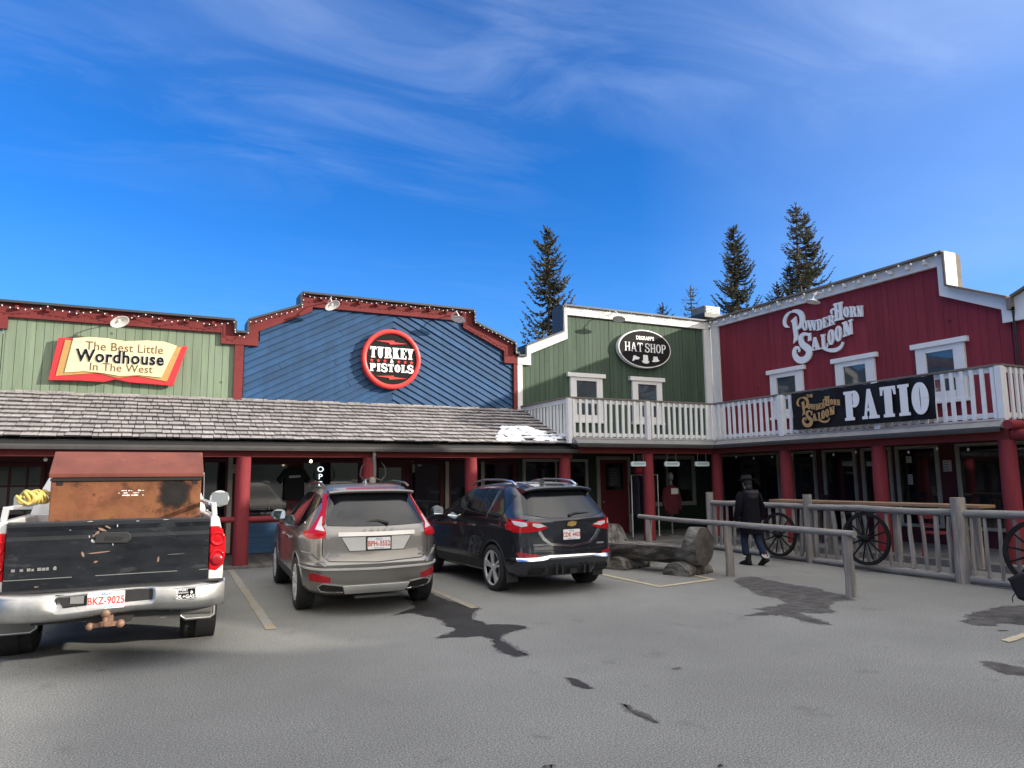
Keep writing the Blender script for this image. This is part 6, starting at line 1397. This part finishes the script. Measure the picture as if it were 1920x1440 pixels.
# bed sides: plan-tapered rear corners, hollow box
for s_ in (-1, 1):
    rg = []
    prof = [(.90, .52), (1.0, .60), (TW, .80), (TW, 1.05), (.985, 1.25), (.955, 1.375), (.93, 1.40), (.885, 1.40), (.865, 1.38), (.865, .52)]
    for y, k in ((.035, .965), (.06, .985), (.13, 1.0), (.8, 1.01), (1.2, 1.015), (1.7, 1.01), (2.0, 1.0)):
        rg.append([Vector((s_ * (x if x < .9 else .865 + (x - .865) * (k ** 4)), y, z)) for x, z in prof])
    if s_ > 0: rg = rg[::-1]
    # wheel opening: keep the fender above it only
    o = tb(MB().loft(rg, smooth=False), 'bed_side', m_wpaint, bevel=.012)
    mb = MB(); mb.tube([(s_ * 1.0, 1.25 + .47 * math.cos(a), .44 + .47 * math.sin(a)) for a in [math.pi * i / 18 for i in range(19)]], .05, 8); tb(mb, 'fender_flare', m_wpaint)
    mb = MB(); mb.cyl((s_ * .82, 1.25, .44), (s_ * 1.022, 1.25, .44), .46, n=36, smooth=False); tb(mb, 'wheel_well', m_lines)
    # tall two-lens tail light
    q = [(.865, .86), (.935, .845), (1.0, .90), (1.018, 1.0), (1.015, 1.15), (.99, 1.25), (.95, 1.295), (.865, 1.295)]
    lt = tb(MB().prism([(s_ * x, z) for x, z in q], (0, .04, 0), XA, ZA, -YA, -.10, .012), 'tail_light', m_redl, bevel=.012)
    for zc, mm, nm in ((1.165, m_redl, 'brake_lens'), (.985, m_redl, 'signal_lens')):
        mb = MB(); mb.lathe((s_ * .94, .03, zc), -YA, [(0, .074), (.010, .072), (.014, .060), (.008, .055), (.012, .03), (.014, 0)], 24); tb(mb, nm, mm, lt)
    mb = MB(); mb.lathe((s_ * .94, .027, .955), -YA, [(0, .062), (.012, .055), (.016, .03), (.017, 0)], 24); tb(mb, 'reverse_lens', m_redd, lt)
    # bed rail bracket
    mb = MB(); mb.box(s_ * .90 - .025, s_ * .90 + .025, .10, .16, 1.40, 1.53, rot=Matrix.Rotation(-s_ * .12, 3, 'Y')); tb(mb, 'rail_bracket', mat('pale_bracket', (.55, .56, .56), .4, .4, var=.05), bevel=.005)
    mb = MB(); mb.box(s_ * .88 - .035, s_ * .88 + .035, .16, 1.85, 1.50, 1.53); tb(mb, 'bed_rail', m_rim, bevel=.006)
mb = MB(); mb.box(-.86, .86, .1, 2.0, .60, .66); tb(mb, 'bed_floor', m_plast)
mb = MB(); mb.box(-.97, .97, 1.98, 2.03, .55, 1.39); tb(mb, 'bed_front', m_wpaint, bevel=.01)
# tailgate: rounded panel with creases
rg = []
gp = [(.62, .0), (.66, -.012), (.70, -.004), (.72, -.012), (1.10, -.012), (1.22, -.016), (1.255, -.004), (1.30, -.004), (1.345, -.014), (1.375, -.010), (1.39, .015), (1.39, .06), (.62, .06)]
for i in range(21):
    x = -.855 + 1.71 * i / 20; dn = .012 * math.exp(-((x + .05) / .12) ** 2)
    rg.append([Vector((x, y + (dn if 1.15 < z < 1.38 and y < .02 else 0) + .004 * math.sin(x * 7), z + (.004 * math.sin(x * 5 + 1) if z > 1.36 else 0))) for z, y in gp])
gate = tb(MB().loft(rg, smooth=False), 'tailgate', m_gate)
mb = MB(); mb.prism([(-.17, 1.175), (.10, 1.165), (.135, 1.20), (.13, 1.245), (.10, 1.27), (-.12, 1.275), (-.17, 1.25)], (0.02, 0, 0), XA, ZA, -YA, .006, .030); hb_ = tb(mb, 'tailgate_handle', m_plast, gate, bevel=.008)
mb = MB(); mb.prism([(-.09, 1.195), (.05, 1.19), (.07, 1.225), (-.09, 1.235)], (0.02, 0, 0), XA, ZA, -YA, .026, .033); tb(mb, 'handle_recess', m_lines, hb_)
rnd = random.Random(3); mb = MB(); m_scr = mat('bare_primer', (.36, .36, .35), .7, var=.2)
def scrap(cx, cz, w, h, a=0): 
    pts = []
    for k in range(9):
        q = 2 * math.pi * k / 9; r_ = rnd.uniform(.55, 1.1); x, z = math.cos(q) * w * r_, math.sin(q) * h * r_
        pts.append((cx + x * math.cos(a) - z * math.sin(a), cz + x * math.sin(a) + z * math.cos(a)))
    return pts
def scr(m, pl_, name): 
    for p in pl_: tb(MB().prism(scrap(*p), (0, -.013, 0), XA, ZA, -YA, -.01, .0022 + rnd.uniform(0, .002)), name, m, gate)
scr(m_rustp, [(-.135, 1.27, .030, .016, .8), (-.10, 1.30, .045, .012, -.4), (-.16, 1.245, .022, .016, 1), (-.05, 1.32, .03, .01, -.6), (-.245, 1.075, .012, .035, .35), (-.12, 1.085, .11, .006, .08), (-.135, 1.0, .026, .010, .2), (.40, .99, .012, .035, -.2), (-.60, .80, .022, .006, 0)], 'rust_scrape')
scr(m_scr, [(-.20, 1.24, .006, .014, .2), (-.17, 1.195, .012, .022, .6), (-.155, 1.19, .01, .018, -.4), (0.03, 1.33, .006, .02, 0), (.0, 1.155, .006, .016, .3), (-.36, 1.305, .012, .003, 0), (-.46, .975, .005, .005, 0), (.55, 1.035, .10, .0012, .02), (.20, 1.37, .02, .004, 0), (-.2, 1.38, .03, .004, 0), (.45, 1.375, .03, .003, 0)], 'bare_scratch')
mb = MB(); mb.prism(box2(-.855, .855, .868, .874), (0, -.013, 0), XA, ZA, -YA, -.005, .002); tb(mb, 'gate_seam', m_dmetal, gate)
# remains of the raised maker's letters, lower left (half gone in the photo)
for x, w_ in ((-.80, .028), (-.735, .026), (-.68, .028), (-.645, .02), (-.60, .03), (-.565, .03), (-.53, .02), (-.475, .026)):
    tb(MB().prism(box2(x, x + w_, .945, .965 + rnd.uniform(0, .008)), (0, -.013, 0), XA, ZA, -YA, -.005, .004), 'letter_remnant', m_dmetal, gate)
# bumper
def bump_ring(x):
    c = max(0, (abs(x) - .62) / .38); y0 = -.20 + .17 * c ** 2 + .012 * math.sin(x * 9); dz = .018 * math.sin(x * 4 + .6) * (1 - c) - .0; mid = max(0, 1 - abs(x + .02) / .40) ** .35 if abs(x + .02) < .40 else 0
    top = .755 + .015 * c
    return [Vector((x, .0, top)), Vector((x, y0 + .05, top + dz * .3)), Vector((x, y0 + .012, top - .025 + dz)), Vector((x, y0 + .055 * (mid > 0), top - .05 + dz)), Vector((x, y0 + .055 * (mid > 0), .63 + dz)),
            Vector((x, y0 - .004, .60 + dz)), Vector((x, y0 + .005, .545 + dz)), Vector((x, y0 + .05, .515 + dz)), Vector((x, .0, .53))]
xs = [-1.02, -1.01, -.95, -.85, -.7, -.55, -.44, -.42, -.40, -.3, -.15, -.02, .1, .25, .36, .38, .40, .55, .7, .85, .95, 1.01, 1.02]
bmp = tb(MB().loft([bump_ring(x) for x in xs], smooth=True), 'rear_bumper', m_dentc)
mb = MB(); mb.prism([(-.43, .735), (.40, .735), (.35, .628), (-.37, .628)], (0, -.158, 0), XA, ZA, -YA, -.02, .012); tb(mb, 'bumper_recess', m_plast, bmp)
mb = MB(); mb.prism([(-.31, .65), (-.20, .645), (-.20, .715), (-.22, .725), (-.31, .72)], (0, -.170, 0), XA, ZA, -YA, 0, .008); tb(mb, 'trailer_socket', m_dmetal, bmp)
mb = MB(); mb.box(-1.0, 1.0, -.10, .0, .757, .775); tb(mb, 'step_pad', m_plast, bmp)
plate(tk, (-.02, -.200, .665), .305, 'BKZ-9025', tilt=.06)
mb = MB(); mb.prism(box2(.545, .745, .615, .725), (0, -.203, 0), XA, ZA, -YA, -.01, .004); st_ = tb(mb, 'bumper_sticker', m_ink)
mb = MB(); o_ = lambda x, z: (x, -.2075, z)
put_text(mb, 'SUPPORT', o_(.612, .708), XA, ZA, -YA, .030, .002, bold=.001, sx=.95); put_text(mb, 'CANADIAN', o_(.614, .681), XA, ZA, -YA, .026, .002, sx=.9); put_text(mb, 'OIL+GAS', o_(.645, .643), XA, ZA, -YA, .046, .002, bold=.001, sx=.95)
mb.prism([(.705, .70), (.716, .685), (.714, .672), (.705, .667), (.696, .672), (.694, .685)], (0, -.2075, 0), XA, ZA, -YA, 0, .002)
for q in (box2(.549, .741, .719, .722), box2(.549, .741, .618, .621), box2(.549, .552, .622, .718), box2(.738, .741, .622, .718)): mb.prism(q, (0, -.2075, 0), XA, ZA, -YA, 0, .002)
tb(mb, 'sticker_words', m_signwht, st_)
# hitch, frame, axle, exhaust, flaps, wheels
mb = MB(); mb.box(-.045, .045, -.16, .5, .44, .52); mb.cyl((-.02, -.17, .46), (-.02, -.17, .52), .022, n=12); mb.ball((-.02, -.17, .545), .045, 14, 10); mb.lathe((-.02, -.17, .43), ZA, [(0, .0), (0, .045), (.035, .05), (.04, .02)], 8, smooth=False); mb.ball((-.145, -.13, .425), .036, 10, 8); mb.ball((.105, -.12, .43), .040, 10, 8); mb.beam((-.145, -.12, .43), (.105, -.11, .435), .05, .04); tb(mb, 'hitch_ball', m_hitch)
mb = MB(); mb.prism([(-.22, .53), (.24, .53), (.19, .43), (-.16, .43)], (0, -.06, 0), XA, ZA, -YA, -.2, 0); mb.box(-.62, .62, -.03, .05, .46, .53); tb(mb, 'hitch_frame', m_plast)
mb = MB(); mb.cyl((-.8, 1.25, .42), (.8, 1.25, .42), .055, n=14); mb.ball((0, 1.22, .42), .17, 16, 10); mb.box(-.50, -.40, .1, 4.6, .50, .60); mb.box(.40, .50, .1, 4.6, .50, .60); tb(mb, 'rear_axle', m_plast)
mb = MB(); mb.cyl((.52, .02, .50), (.90, .10, .47), .055, n=14); mb.cyl((.52, .02, .50), (.52, 2.6, .48), .05, n=14); mb.box(.44, .50, .0, .06, .43, .50); tb(mb, 'exhaust_pipe', m_flap)
for s_ in (-1, 1):
    q = [(.64, .56), (1.0, .56), (1.0, .30), (.95, .265), (.70, .265), (.64, .31)]
    f = tb(MB().prism([(s_ * x, z) for x, z in q], (0, .73, 0), XA, ZA, -YA, 0, .012), 'mud_flap', m_flap)
    mb = MB(); ed = [(.655, .55), (.655, .315), (.705, .28), (.945, .28), (.985, .31), (.985, .55)]
    mb.tube([(s_ * x, .714, z) for x, z in ed], .006, 6); tb(mb, 'flap_edge', m_rim, f)
    for y in (1.25, 4.78): wheel(tk, s_ * .83, y, .40, .30, .22, 7)
# cab and nose
cab = MB()
rg = []
for y, zt, w_, zb_ in ((2.10, 1.40, .96, .5), (2.12, 1.62, .90, .5), (2.22, 1.86, .80, .5), (2.5, 1.93, .78, .5), (3.4, 1.92, .78, .5), (3.75, 1.80, .80, .5), (4.35, 1.30, .93, .5)):
    rg.append([Vector((x, y, z)) for x, z in ((-.98, zb_), (-1.0, .9), (-.985, 1.22), (-w_, zt - .05), (-w_ + .10, zt), (w_ - .10, zt), (w_, zt - .05), (.985, 1.22), (1.0, .9), (.98, zb_))])
cb = tb(cab.loft(rg, smooth=False), 'cab', m_wpaint, bevel=.02)
mb = MB(); mb.prism([(-.74, 1.36), (.74, 1.36), (.70, 1.66), (.62, 1.80), (-.62, 1.80), (-.70, 1.66)], (0, 2.085, 0), XA, Vector((0, .18, 1)).normalized(), Vector((0, -1, .18)).normalized(), -.02, .02); tb(mb, 'rear_window', m_tintg, cb)
for s_ in (-1, 1):
    mb = MB(); mb.prism([(2.35, 1.27), (4.1, 1.27), (3.65, 1.72), (2.4, 1.78)], (s_ * .935, 0, 0), YA, Vector((-s_ * .28, 0, .96)), Vector((s_ * .96, 0, .28)), -.05, .02); tb(mb, 'side_window', m_tintg, cb)
    mb = MB(); mb.ball((s_ * 1.26, 4.05, 1.48), .135, 14, 10, (1.05, .5, .92)); mr = tb(mb, 'wing_mirror', m_wpaint if s_ > 0 else m_plast)
    tb(MB().prism([(-.105, -.095), (.105, -.095), (.12, -.07), (.12, .08), (.10, .10), (-.10, .10), (-.12, .08), (-.12, -.07)], (s_ * 1.26, 3.985, 1.48), XA, ZA, -YA, -.03, .004), 'mirror_glass', m_mirror, mr)
    tb(MB().beam((s_ * 1.16, 4.05, 1.40), (s_ * .96, 4.05, 1.36), .05, .05), 'mirror_arm', m_plast, mr)
rg = []
for y, zt, w_ in ((4.3, 1.32, .95), (4.6, 1.26, .95), (5.5, 1.18, .93), (5.62, 1.10, .92), (5.66, .5, .9)):
    rg.append([Vector((x, y, z)) for x, z in ((-.95, .45), (-1.0, .85), (-w_, zt - .1), (-w_ + .12, zt), (w_ - .12, zt), (w_, zt - .1), (1.0, .85), (.95, .45))])
tb(MB().loft(rg, smooth=False), 'nose', m_wpaint, bevel=.02)

# rusty job box riding in the bed
m_rust = mat('rusty_steel', (.165, .064, .034), .8, spec=.2, var=.5, scale=4.5, wear=((.07, .030, .016), 3.4, .56, .8), tintv=((.20, .085, .038), 3.0), bump=.25, bscale=18)
m_lid = mat('rusty_red_lid', (.15, .042, .028), .6, spec=.3, var=.3, scale=2.4, wear=((.20, .085, .04), 2.6, .60, .6), bump=.15)
m_scorch = mat('soot', (.012, .011, .011), .9, var=.3)
jb = thing('job_box', 'big rusty brown steel job box with sloping red lid in the truck bed', 'tool box', (-.21, 9.0, .66))
mb = MB(); mb.box(-.945, .515, 9.02, 9.78, .67, 1.80); bxo = mb.build('box_body', m_rust, jb, bevel=.012)
# lid: sloping front, flat top
mb = MB(); mb.prism([(8.985, 1.80), (8.985, 1.845), (9.40, 2.09), (9.82, 2.10), (9.82, 1.80)], (-.965, 0, 0), YA, ZA, XA, 0, 1.50); mb.build('lid', m_lid, jb, bevel=.010)
mb = MB(); mb.box(-.95, .52, 8.992, 9.02, 1.765, 1.795); mb.build('lid_gap', m_lines, jb)
for x in (-.89, .42): MB().box(x, x + .055, 9.012, 9.03, 1.72, 1.755).build('lock_slot', m_lines, jb)
rnd = random.Random(8)
mb = MB()
for k in range(26): mb.prism(scrap(rnd.uniform(-.31, -.07), rnd.choice((1.655, 1.63, 1.605)), rnd.uniform(.008, .028), rnd.uniform(.004, .010), 0), (0, 9.019, 0), XA, ZA, -YA, -.002, .0015 + k * .00005)
mb.build('torn_sticker', m_signwht, jb)
m_sm = m_scorch.copy(); m_sm.name = 'soot_smudge'
nt = m_sm.node_tree; pb = nt.nodes['Principled BSDF']
tcn = N(nt, 'ShaderNodeTexCoord'); dv = N(nt, 'ShaderNodeVectorMath', operation='DISTANCE'); dv.inputs[1].default_value = (.45, .0, .955); nt.links.new(tcn.outputs['Object'], dv.inputs[0])
nn_ = N(nt, 'ShaderNodeTexNoise'); nn_.inputs['Scale'].default_value = 9; nt.links.new(tcn.outputs['Object'], nn_.inputs['Vector'])
sm = mth('ADD', dv.outputs['Value'], mth('MULTIPLY', mth('SUBTRACT', nn_.outputs[0], .5, nt=nt), .16, nt=nt), nt=nt)
al = ramp(nt, sm, [(.02, .92), (.13, .55), (.20, 0)]); nt.links.new(al, pb.inputs['Alpha'])
MB().prism([(.0, 1.42), (.49, 1.42), (.49, 1.76), (.0, 1.76)], (0, 9.0185, 0), XA, ZA, -YA, -.001, .001).build('soot_mark', m_sm, jb)
MB().tube([(.537, 9.0, 1.84), (.56, 9.3, 1.70), (.58, 9.6, 1.45)], .006, 5).build('lid_cable', m_rim, jb)

# coil of yellow hose hung on the left bed rail
m_yel = mat('yellow_hose', (.50, .38, .10), .5, var=.15, scale=10)
hz_ = thing('hose_coil', 'coil of yellow hose resting on the left rail of the pickup bed', 'hose', (-1.17, 9.2, 1.53))
for k in range(9):
    cc = Vector((-1.15 + k * .020, 8.85 + k * .045, 1.60 + .004 * math.sin(k * 2))); e1 = Vector((-.75, .66, 0)); r_ = .060 + .009 * math.sin(k * 2.1); mb = MB()
    mb.tube([cc + e1 * (r_ * math.cos(a)) + ZA * (r_ * .95 * math.sin(a)) + Vector((.03, .05, 0)) * math.sin(a * 2 + k) * .4 for a in [2 * math.pi * i / 18 for i in range(18)]], .017, 8, closed=True); mb.build('hose_loop', m_yel, hz_)
mb = MB(); mb.tube([(-1.21, 8.80, 1.62), (-1.16, 8.76, 1.57), (-1.11, 8.78, 1.54), (-1.09, 8.95, 1.55)], .016, 8); mb.build('hose_end', m_yel, hz_)

# ---------------------------------------------------------------- walking person (seen from behind, heading away to the left)
m_skin = mat('skin', (.42, .26, .19), .55, var=.08)
m_hair = mat('dark_hair', (.014, .011, .010), .7, var=.2)
m_jean = mat('dark_denim', (.014, .022, .042), .9, spec=.15, var=.25, scale=14)
m_coat = mat('black_parka', (.006, .0055, .008), .9, spec=.12, var=.3, scale=7, bump=.35, bscale=14)
m_fur = mat('grey_hood_trim', (.026, .023, .03), .95, var=.35, scale=25, bump=.6, bscale=60)
m_boot = mat('dark_boot', (.010, .010, .011), .8, spec=.2, var=.2)
m_cuff = mat('pale_cuff', (.45, .45, .45), .8, var=.1)
pe = thing('person', 'person in black parka, jeans and flat black hat walking past the fence', 'person', (10.74, 10.95, 0), R(-6))
# local frame: faces +y, x to the right
def skin_mesh(name, joints, edges, m, parent, sub=2, root=0):
    me = bpy.data.meshes.new(name); me.from_pydata([j[:3] for j in joints], edges, []); o = bpy.data.objects.new(name, me); link(o)
    md = o.modifiers.new('s', 'SKIN'); md.use_smooth_shade = True
    for i, j in enumerate(joints):
        sv = me.skin_vertices[0].data[i]; r_ = j[3]; sv.radius = r_ if hasattr(r_, '__len__') else (r_, r_); sv.use_root = (i == root)
    ms = o.modifiers.new('u', 'SUBSURF'); ms.levels = sub; ms.render_levels = sub
    dg = bpy.context.evaluated_depsgraph_get(); m2 = bpy.data.meshes.new_from_object(o.evaluated_get(dg)); bpy.data.objects.remove(o)
    o = bpy.data.objects.new(name, m2); link(o); m2.materials.clear(); m2.materials.append(m); o.parent = parent; ORG[o.name] = Vector()
    for p in m2.polygons: p.use_smooth = True
    return o
J = [(0, 0, .90, (.15, .11)), (0, .0, 1.08, (.11, .08)), (0, .01, 1.28, (.12, .08)), (0, .015, 1.40, (.07, .06)), (0, .03, 1.47, .055), (-.01, .05, 1.54, (.072, .082)), (-.012, .055, 1.62, (.078, .092)), (-.012, .05, 1.69, (.06, .07)),
     (-.09, .01, .84, .095), (-.10, .10, .50, .062), (-.11, .06, .26, .058), (-.11, .02, .10, .042),
     (.09, -.02, .84, .095), (.10, -.06, .48, .060), (.10, -.22, .24, .055), (.10, -.27, .13, .042),
     (-.18, .01, 1.35, .04), (-.27, .01, 1.12, .035), (-.262, .10, .90, .03), (.18, .01, 1.35, .04), (.27, .0, 1.12, .035), (.262, .03, .88, .03)]
Eg = [(0, 1), (1, 2), (2, 3), (3, 4), (4, 5), (5, 6), (6, 7), (0, 8), (8, 9), (9, 10), (10, 11), (0, 12), (12, 13), (13, 14), (14, 15), (3, 16), (16, 17), (17, 18), (3, 19), (19, 20), (20, 21)]
body_p = skin_mesh('body', J, Eg, m_skin, pe)
# face: nose, ears, eyes, mouth
mb = MB(); mb.ball((-.012, .148, 1.595), .016, 8, 6, (.8, 1, 1.4)); mb.ball((-.092, .05, 1.60), .026, 8, 6, (.4, .8, 1.2)); mb.ball((.068, .05, 1.60), .026, 8, 6, (.4, .8, 1.2)); mb.build('face_features', m_skin, pe, world=False)
mb = MB(); mb.ball((-.042, .135, 1.625), .009, 8, 6); mb.ball((.018, .135, 1.625), .009, 8, 6); mb.box(-.034, .010, .134, .142, 1.552, 1.558); mb.build('eyes_and_mouth', m_hair, pe, world=False)
# trousers
tj = [(0, 0, .92, (.16, .125)), (-.095, .01, .82, .108), (-.10, .10, .50, .078), (-.11, .06, .27, .072), (-.11, .035, .16, .068), (.095, -.02, .82, .108), (.10, -.06, .48, .076), (.10, -.21, .25, .070), (.10, -.25, .19, .066)]
skin_mesh('jeans', tj, [(0, 1), (1, 2), (2, 3), (3, 4), (0, 5), (5, 6), (6, 7), (7, 8)], m_jean, pe)
for cx, cy, cz, a in ((-.11, .03, .155, 0), (.10, -.26, .185, -.5)):
    mb = MB(); mb.lathe((cx, cy, cz), Vector((0, math.sin(a), math.cos(a))), [(0, .074), (.03, .076), (.03, .06)], 14); mb.build('jean_cuff', m_cuff, pe, world=False)
def boot(cx, cy, cz, pit):
    mb = MB(); rg = []
    for y, w_, h_ in ((-.10, .035, .06), (-.09, .046, .10), (-.03, .048, .115), (.05, .046, .09), (.12, .050, .065), (.17, .042, .05), (.19, .02, .03)):
        rg.append([Vector((w_ * math.cos(2 * math.pi * k / 12), y, max(0, h_ / 2 + h_ / 2 * math.sin(2 * math.pi * k / 12) * 1.05))) for k in range(12)])
    mb.loft(rg); mb.lathe((0, -.04, .05), ZA, [(0, .055), (.08, .058), (.16, .062)], 12); mb.box(-.05, .05, -.10, .18, -.005, .02)
    rm = Matrix.Rotation(pit, 3, 'X'); mb.v = [tuple(Vector((cx, cy, cz)) + rm @ Vector(v)) for v in mb.v]
    mb.build('boot', m_boot, pe, world=False)
boot(-.11, .03, .008, 0); boot(.10, -.24, .06, -.5)
# parka with hood and sleeves
rg = []
for z, w_, d_, oy in ((.60, .215, .175, -.01), (.62, .225, .185, -.01), (.80, .225, .18, 0), (1.0, .205, .165, .0), (1.15, .20, .155, .01), (1.30, .215, .145, .01), (1.39, .195, .125, .01), (1.45, .11, .09, .02), (1.49, .075, .075, .03)):
    rg.append([Vector((w_ * math.cos(2 * math.pi * k / 24) * (1 + .015 * math.sin(3 * k + z * 9)), oy + d_ * math.sin(2 * math.pi * k / 24), z)) for k in range(24)])
MB().loft(rg).build('parka', m_coat, pe, world=False)
for s_ in (-1, 1):
    mb = MB(); mb.tube([(s_ * .17, .01, 1.40), (s_ * .225, .01, 1.33), (s_ * .275, .0 + .01 * s_, 1.12), (s_ * .275, .06 if s_ < 0 else .0, .98), (s_ * .265, .11 if s_ < 0 else .03, .87)], [.07, .078, .072, .064, .055], 12); mb.build('sleeve', m_coat, pe, world=False)
    # hand: palm, four bent fingers of different lengths and a thumb
    hx, hy, hz2 = s_ * .262, (.12 if s_ < 0 else .035), .865; mb = MB(); mb.ball((hx, hy, hz2 - .05), .045, 10, 8, (.42, .85, 1.05))
    for k, ln in enumerate((.065, .075, .07, .055)):
        y = hy - .028 + .019 * k; mb.tube([(hx, y, hz2 - .085), (hx - s_ * .006, y, hz2 - .085 - ln * .5), (hx - s_ * .022, y, hz2 - .085 - ln * .9)], [.009, .0085, .007], 7)
    mb.tube([(hx - s_ * .012, hy + .030, hz2 - .04), (hx - s_ * .02, hy + .05, hz2 - .075), (hx - s_ * .024, hy + .05, hz2 - .10)], [.011, .010, .008], 7); mb.build('hand', m_skin, pe, world=False)
mb = MB(); rg = []
for q in range(13):
    a = math.pi * q / 12; rg.append([Vector((.14 * math.cos(a), -.055 - .085 * math.sin(a) + .035 * math.cos(b_), 1.43 + .045 * math.sin(b_) - .03 * math.sin(a))) for b_ in [2 * math.pi * k / 10 for k in range(10)]])
mb.loft(rg); mb.ball((0, -.10, 1.37), .12, 12, 8, (1.05, .55, .8)); mb.build('hood', m_fur, pe, world=False)
mb = MB(); mb.tube([(.10, .14, 1.42), (.16, .05, 1.47), (.17, -.06, 1.42), (.23, -.14, 1.15), (.27, -.12, .95)], .016, 6); mb.build('bag_strap', m_coat, pe, world=False)
# hair and hat
mb = MB(); mb.ball((-.012, .03, 1.625), .105, 16, 10, (.90, 1.0, 1.05)); mb.ball((-.012, -.02, 1.53), .075, 12, 8, (1, .6, 1.1)); mb.build('hair', m_hair, pe, world=False)
mb = MB(); mb.lathe((-.012, .045, 1.665), Vector((0, .10, 1)), [(0, .10), (.004, .172), (.014, .176), (.016, .108), (.075, .104), (.092, .085), (.095, 0)], 26); mb.build('hat', m_ink, pe, world=False)


# parked motorcycle just outside the frame; its black saddle bag reaches in at the right edge
mo = thing('parked_motorcycle', 'parked motorcycle whose black saddlebag just enters at the right edge of the photo', 'motorcycle', (9.9, 4.7, 0))
mb = MB(); rg = []
for x, k in ((9.36, .55), (9.38, .9), (9.44, 1), (9.50, 1), (9.55, .8)):
    rg.append([Vector((x, 4.98 + (y - 4.98) * (.6 + .4 * k), .45 + (z - .45) * (.6 + .4 * k))) for y, z in ((5.40, .475), (5.37, .44), (5.33, .33), (5.29, .245), (5.22, .225), (4.85, .23), (4.80, .55), (5.10, .60), (5.25, .56))])
bg_ = mb.loft(rg, smooth=False).build('saddle_bag', m_blackcl, mo, bevel=.008)
MB().prism([(4.95, .48), (5.17, .50), (5.165, .57), (4.95, .56)], (9.36, 0, 0), -YA, ZA, -XA, -.005, .006)
mb = MB(); mb.prism([(-5.155, .475), (-4.95, .46), (-4.95, .55), (-5.145, .545)], (9.375, 0, 0), -YA, ZA, -XA, -.01, .012); mb.build('white_patch', m_signwht, bg_)
mb = MB(); mb.tube([(9.40, 5.30, .33), (9.395, 5.345, .26), (9.40, 5.35, .20)], .006, 5); mb.build('strap', m_blackcl, bg_)
wheel(mo, 0, 0, .31, .13, .22, 9)
for o in list(mo.children):
    if o.name.startswith('wheel'): o.location = Vector((9.72, 4.93, 0)) - ORG[mo.name]
f_ = wheel(mo, 0, 0, .31, .11, .22, 9); f_.location = Vector((9.9, 3.5, 0)) - ORG[mo.name]
mb = MB(); mb.tube([(9.72, 4.93, .31), (9.76, 4.6, .45), (9.8, 4.2, .5), (9.84, 3.85, .85), (9.9, 3.5, .31)], .04, 8); mb.box(9.66, 9.94, 4.0, 4.55, .3, .62); mb.build('frame', m_black, mo)
mb = MB(); mb.tube([(9.74, 5.1, .78), (9.77, 4.7, .74), (9.8, 4.3, .74)], [.09, .13, .12], 10); mb.build('seat', m_blackcl, mo)
mb = MB(); mb.tube([(9.8, 4.3, .82), (9.82, 4.05, .88), (9.84, 3.85, .86)], [.08, .16, .08], 12); mb.build('tank', m_navy, mo)
mb = MB(); mb.tube([(9.5, 3.95, 1.02), (9.7, 3.85, .98), (9.98, 3.85, .98), (10.2, 3.95, 1.02)], .016, 7); mb.build('handlebar', m_chrome, mo)
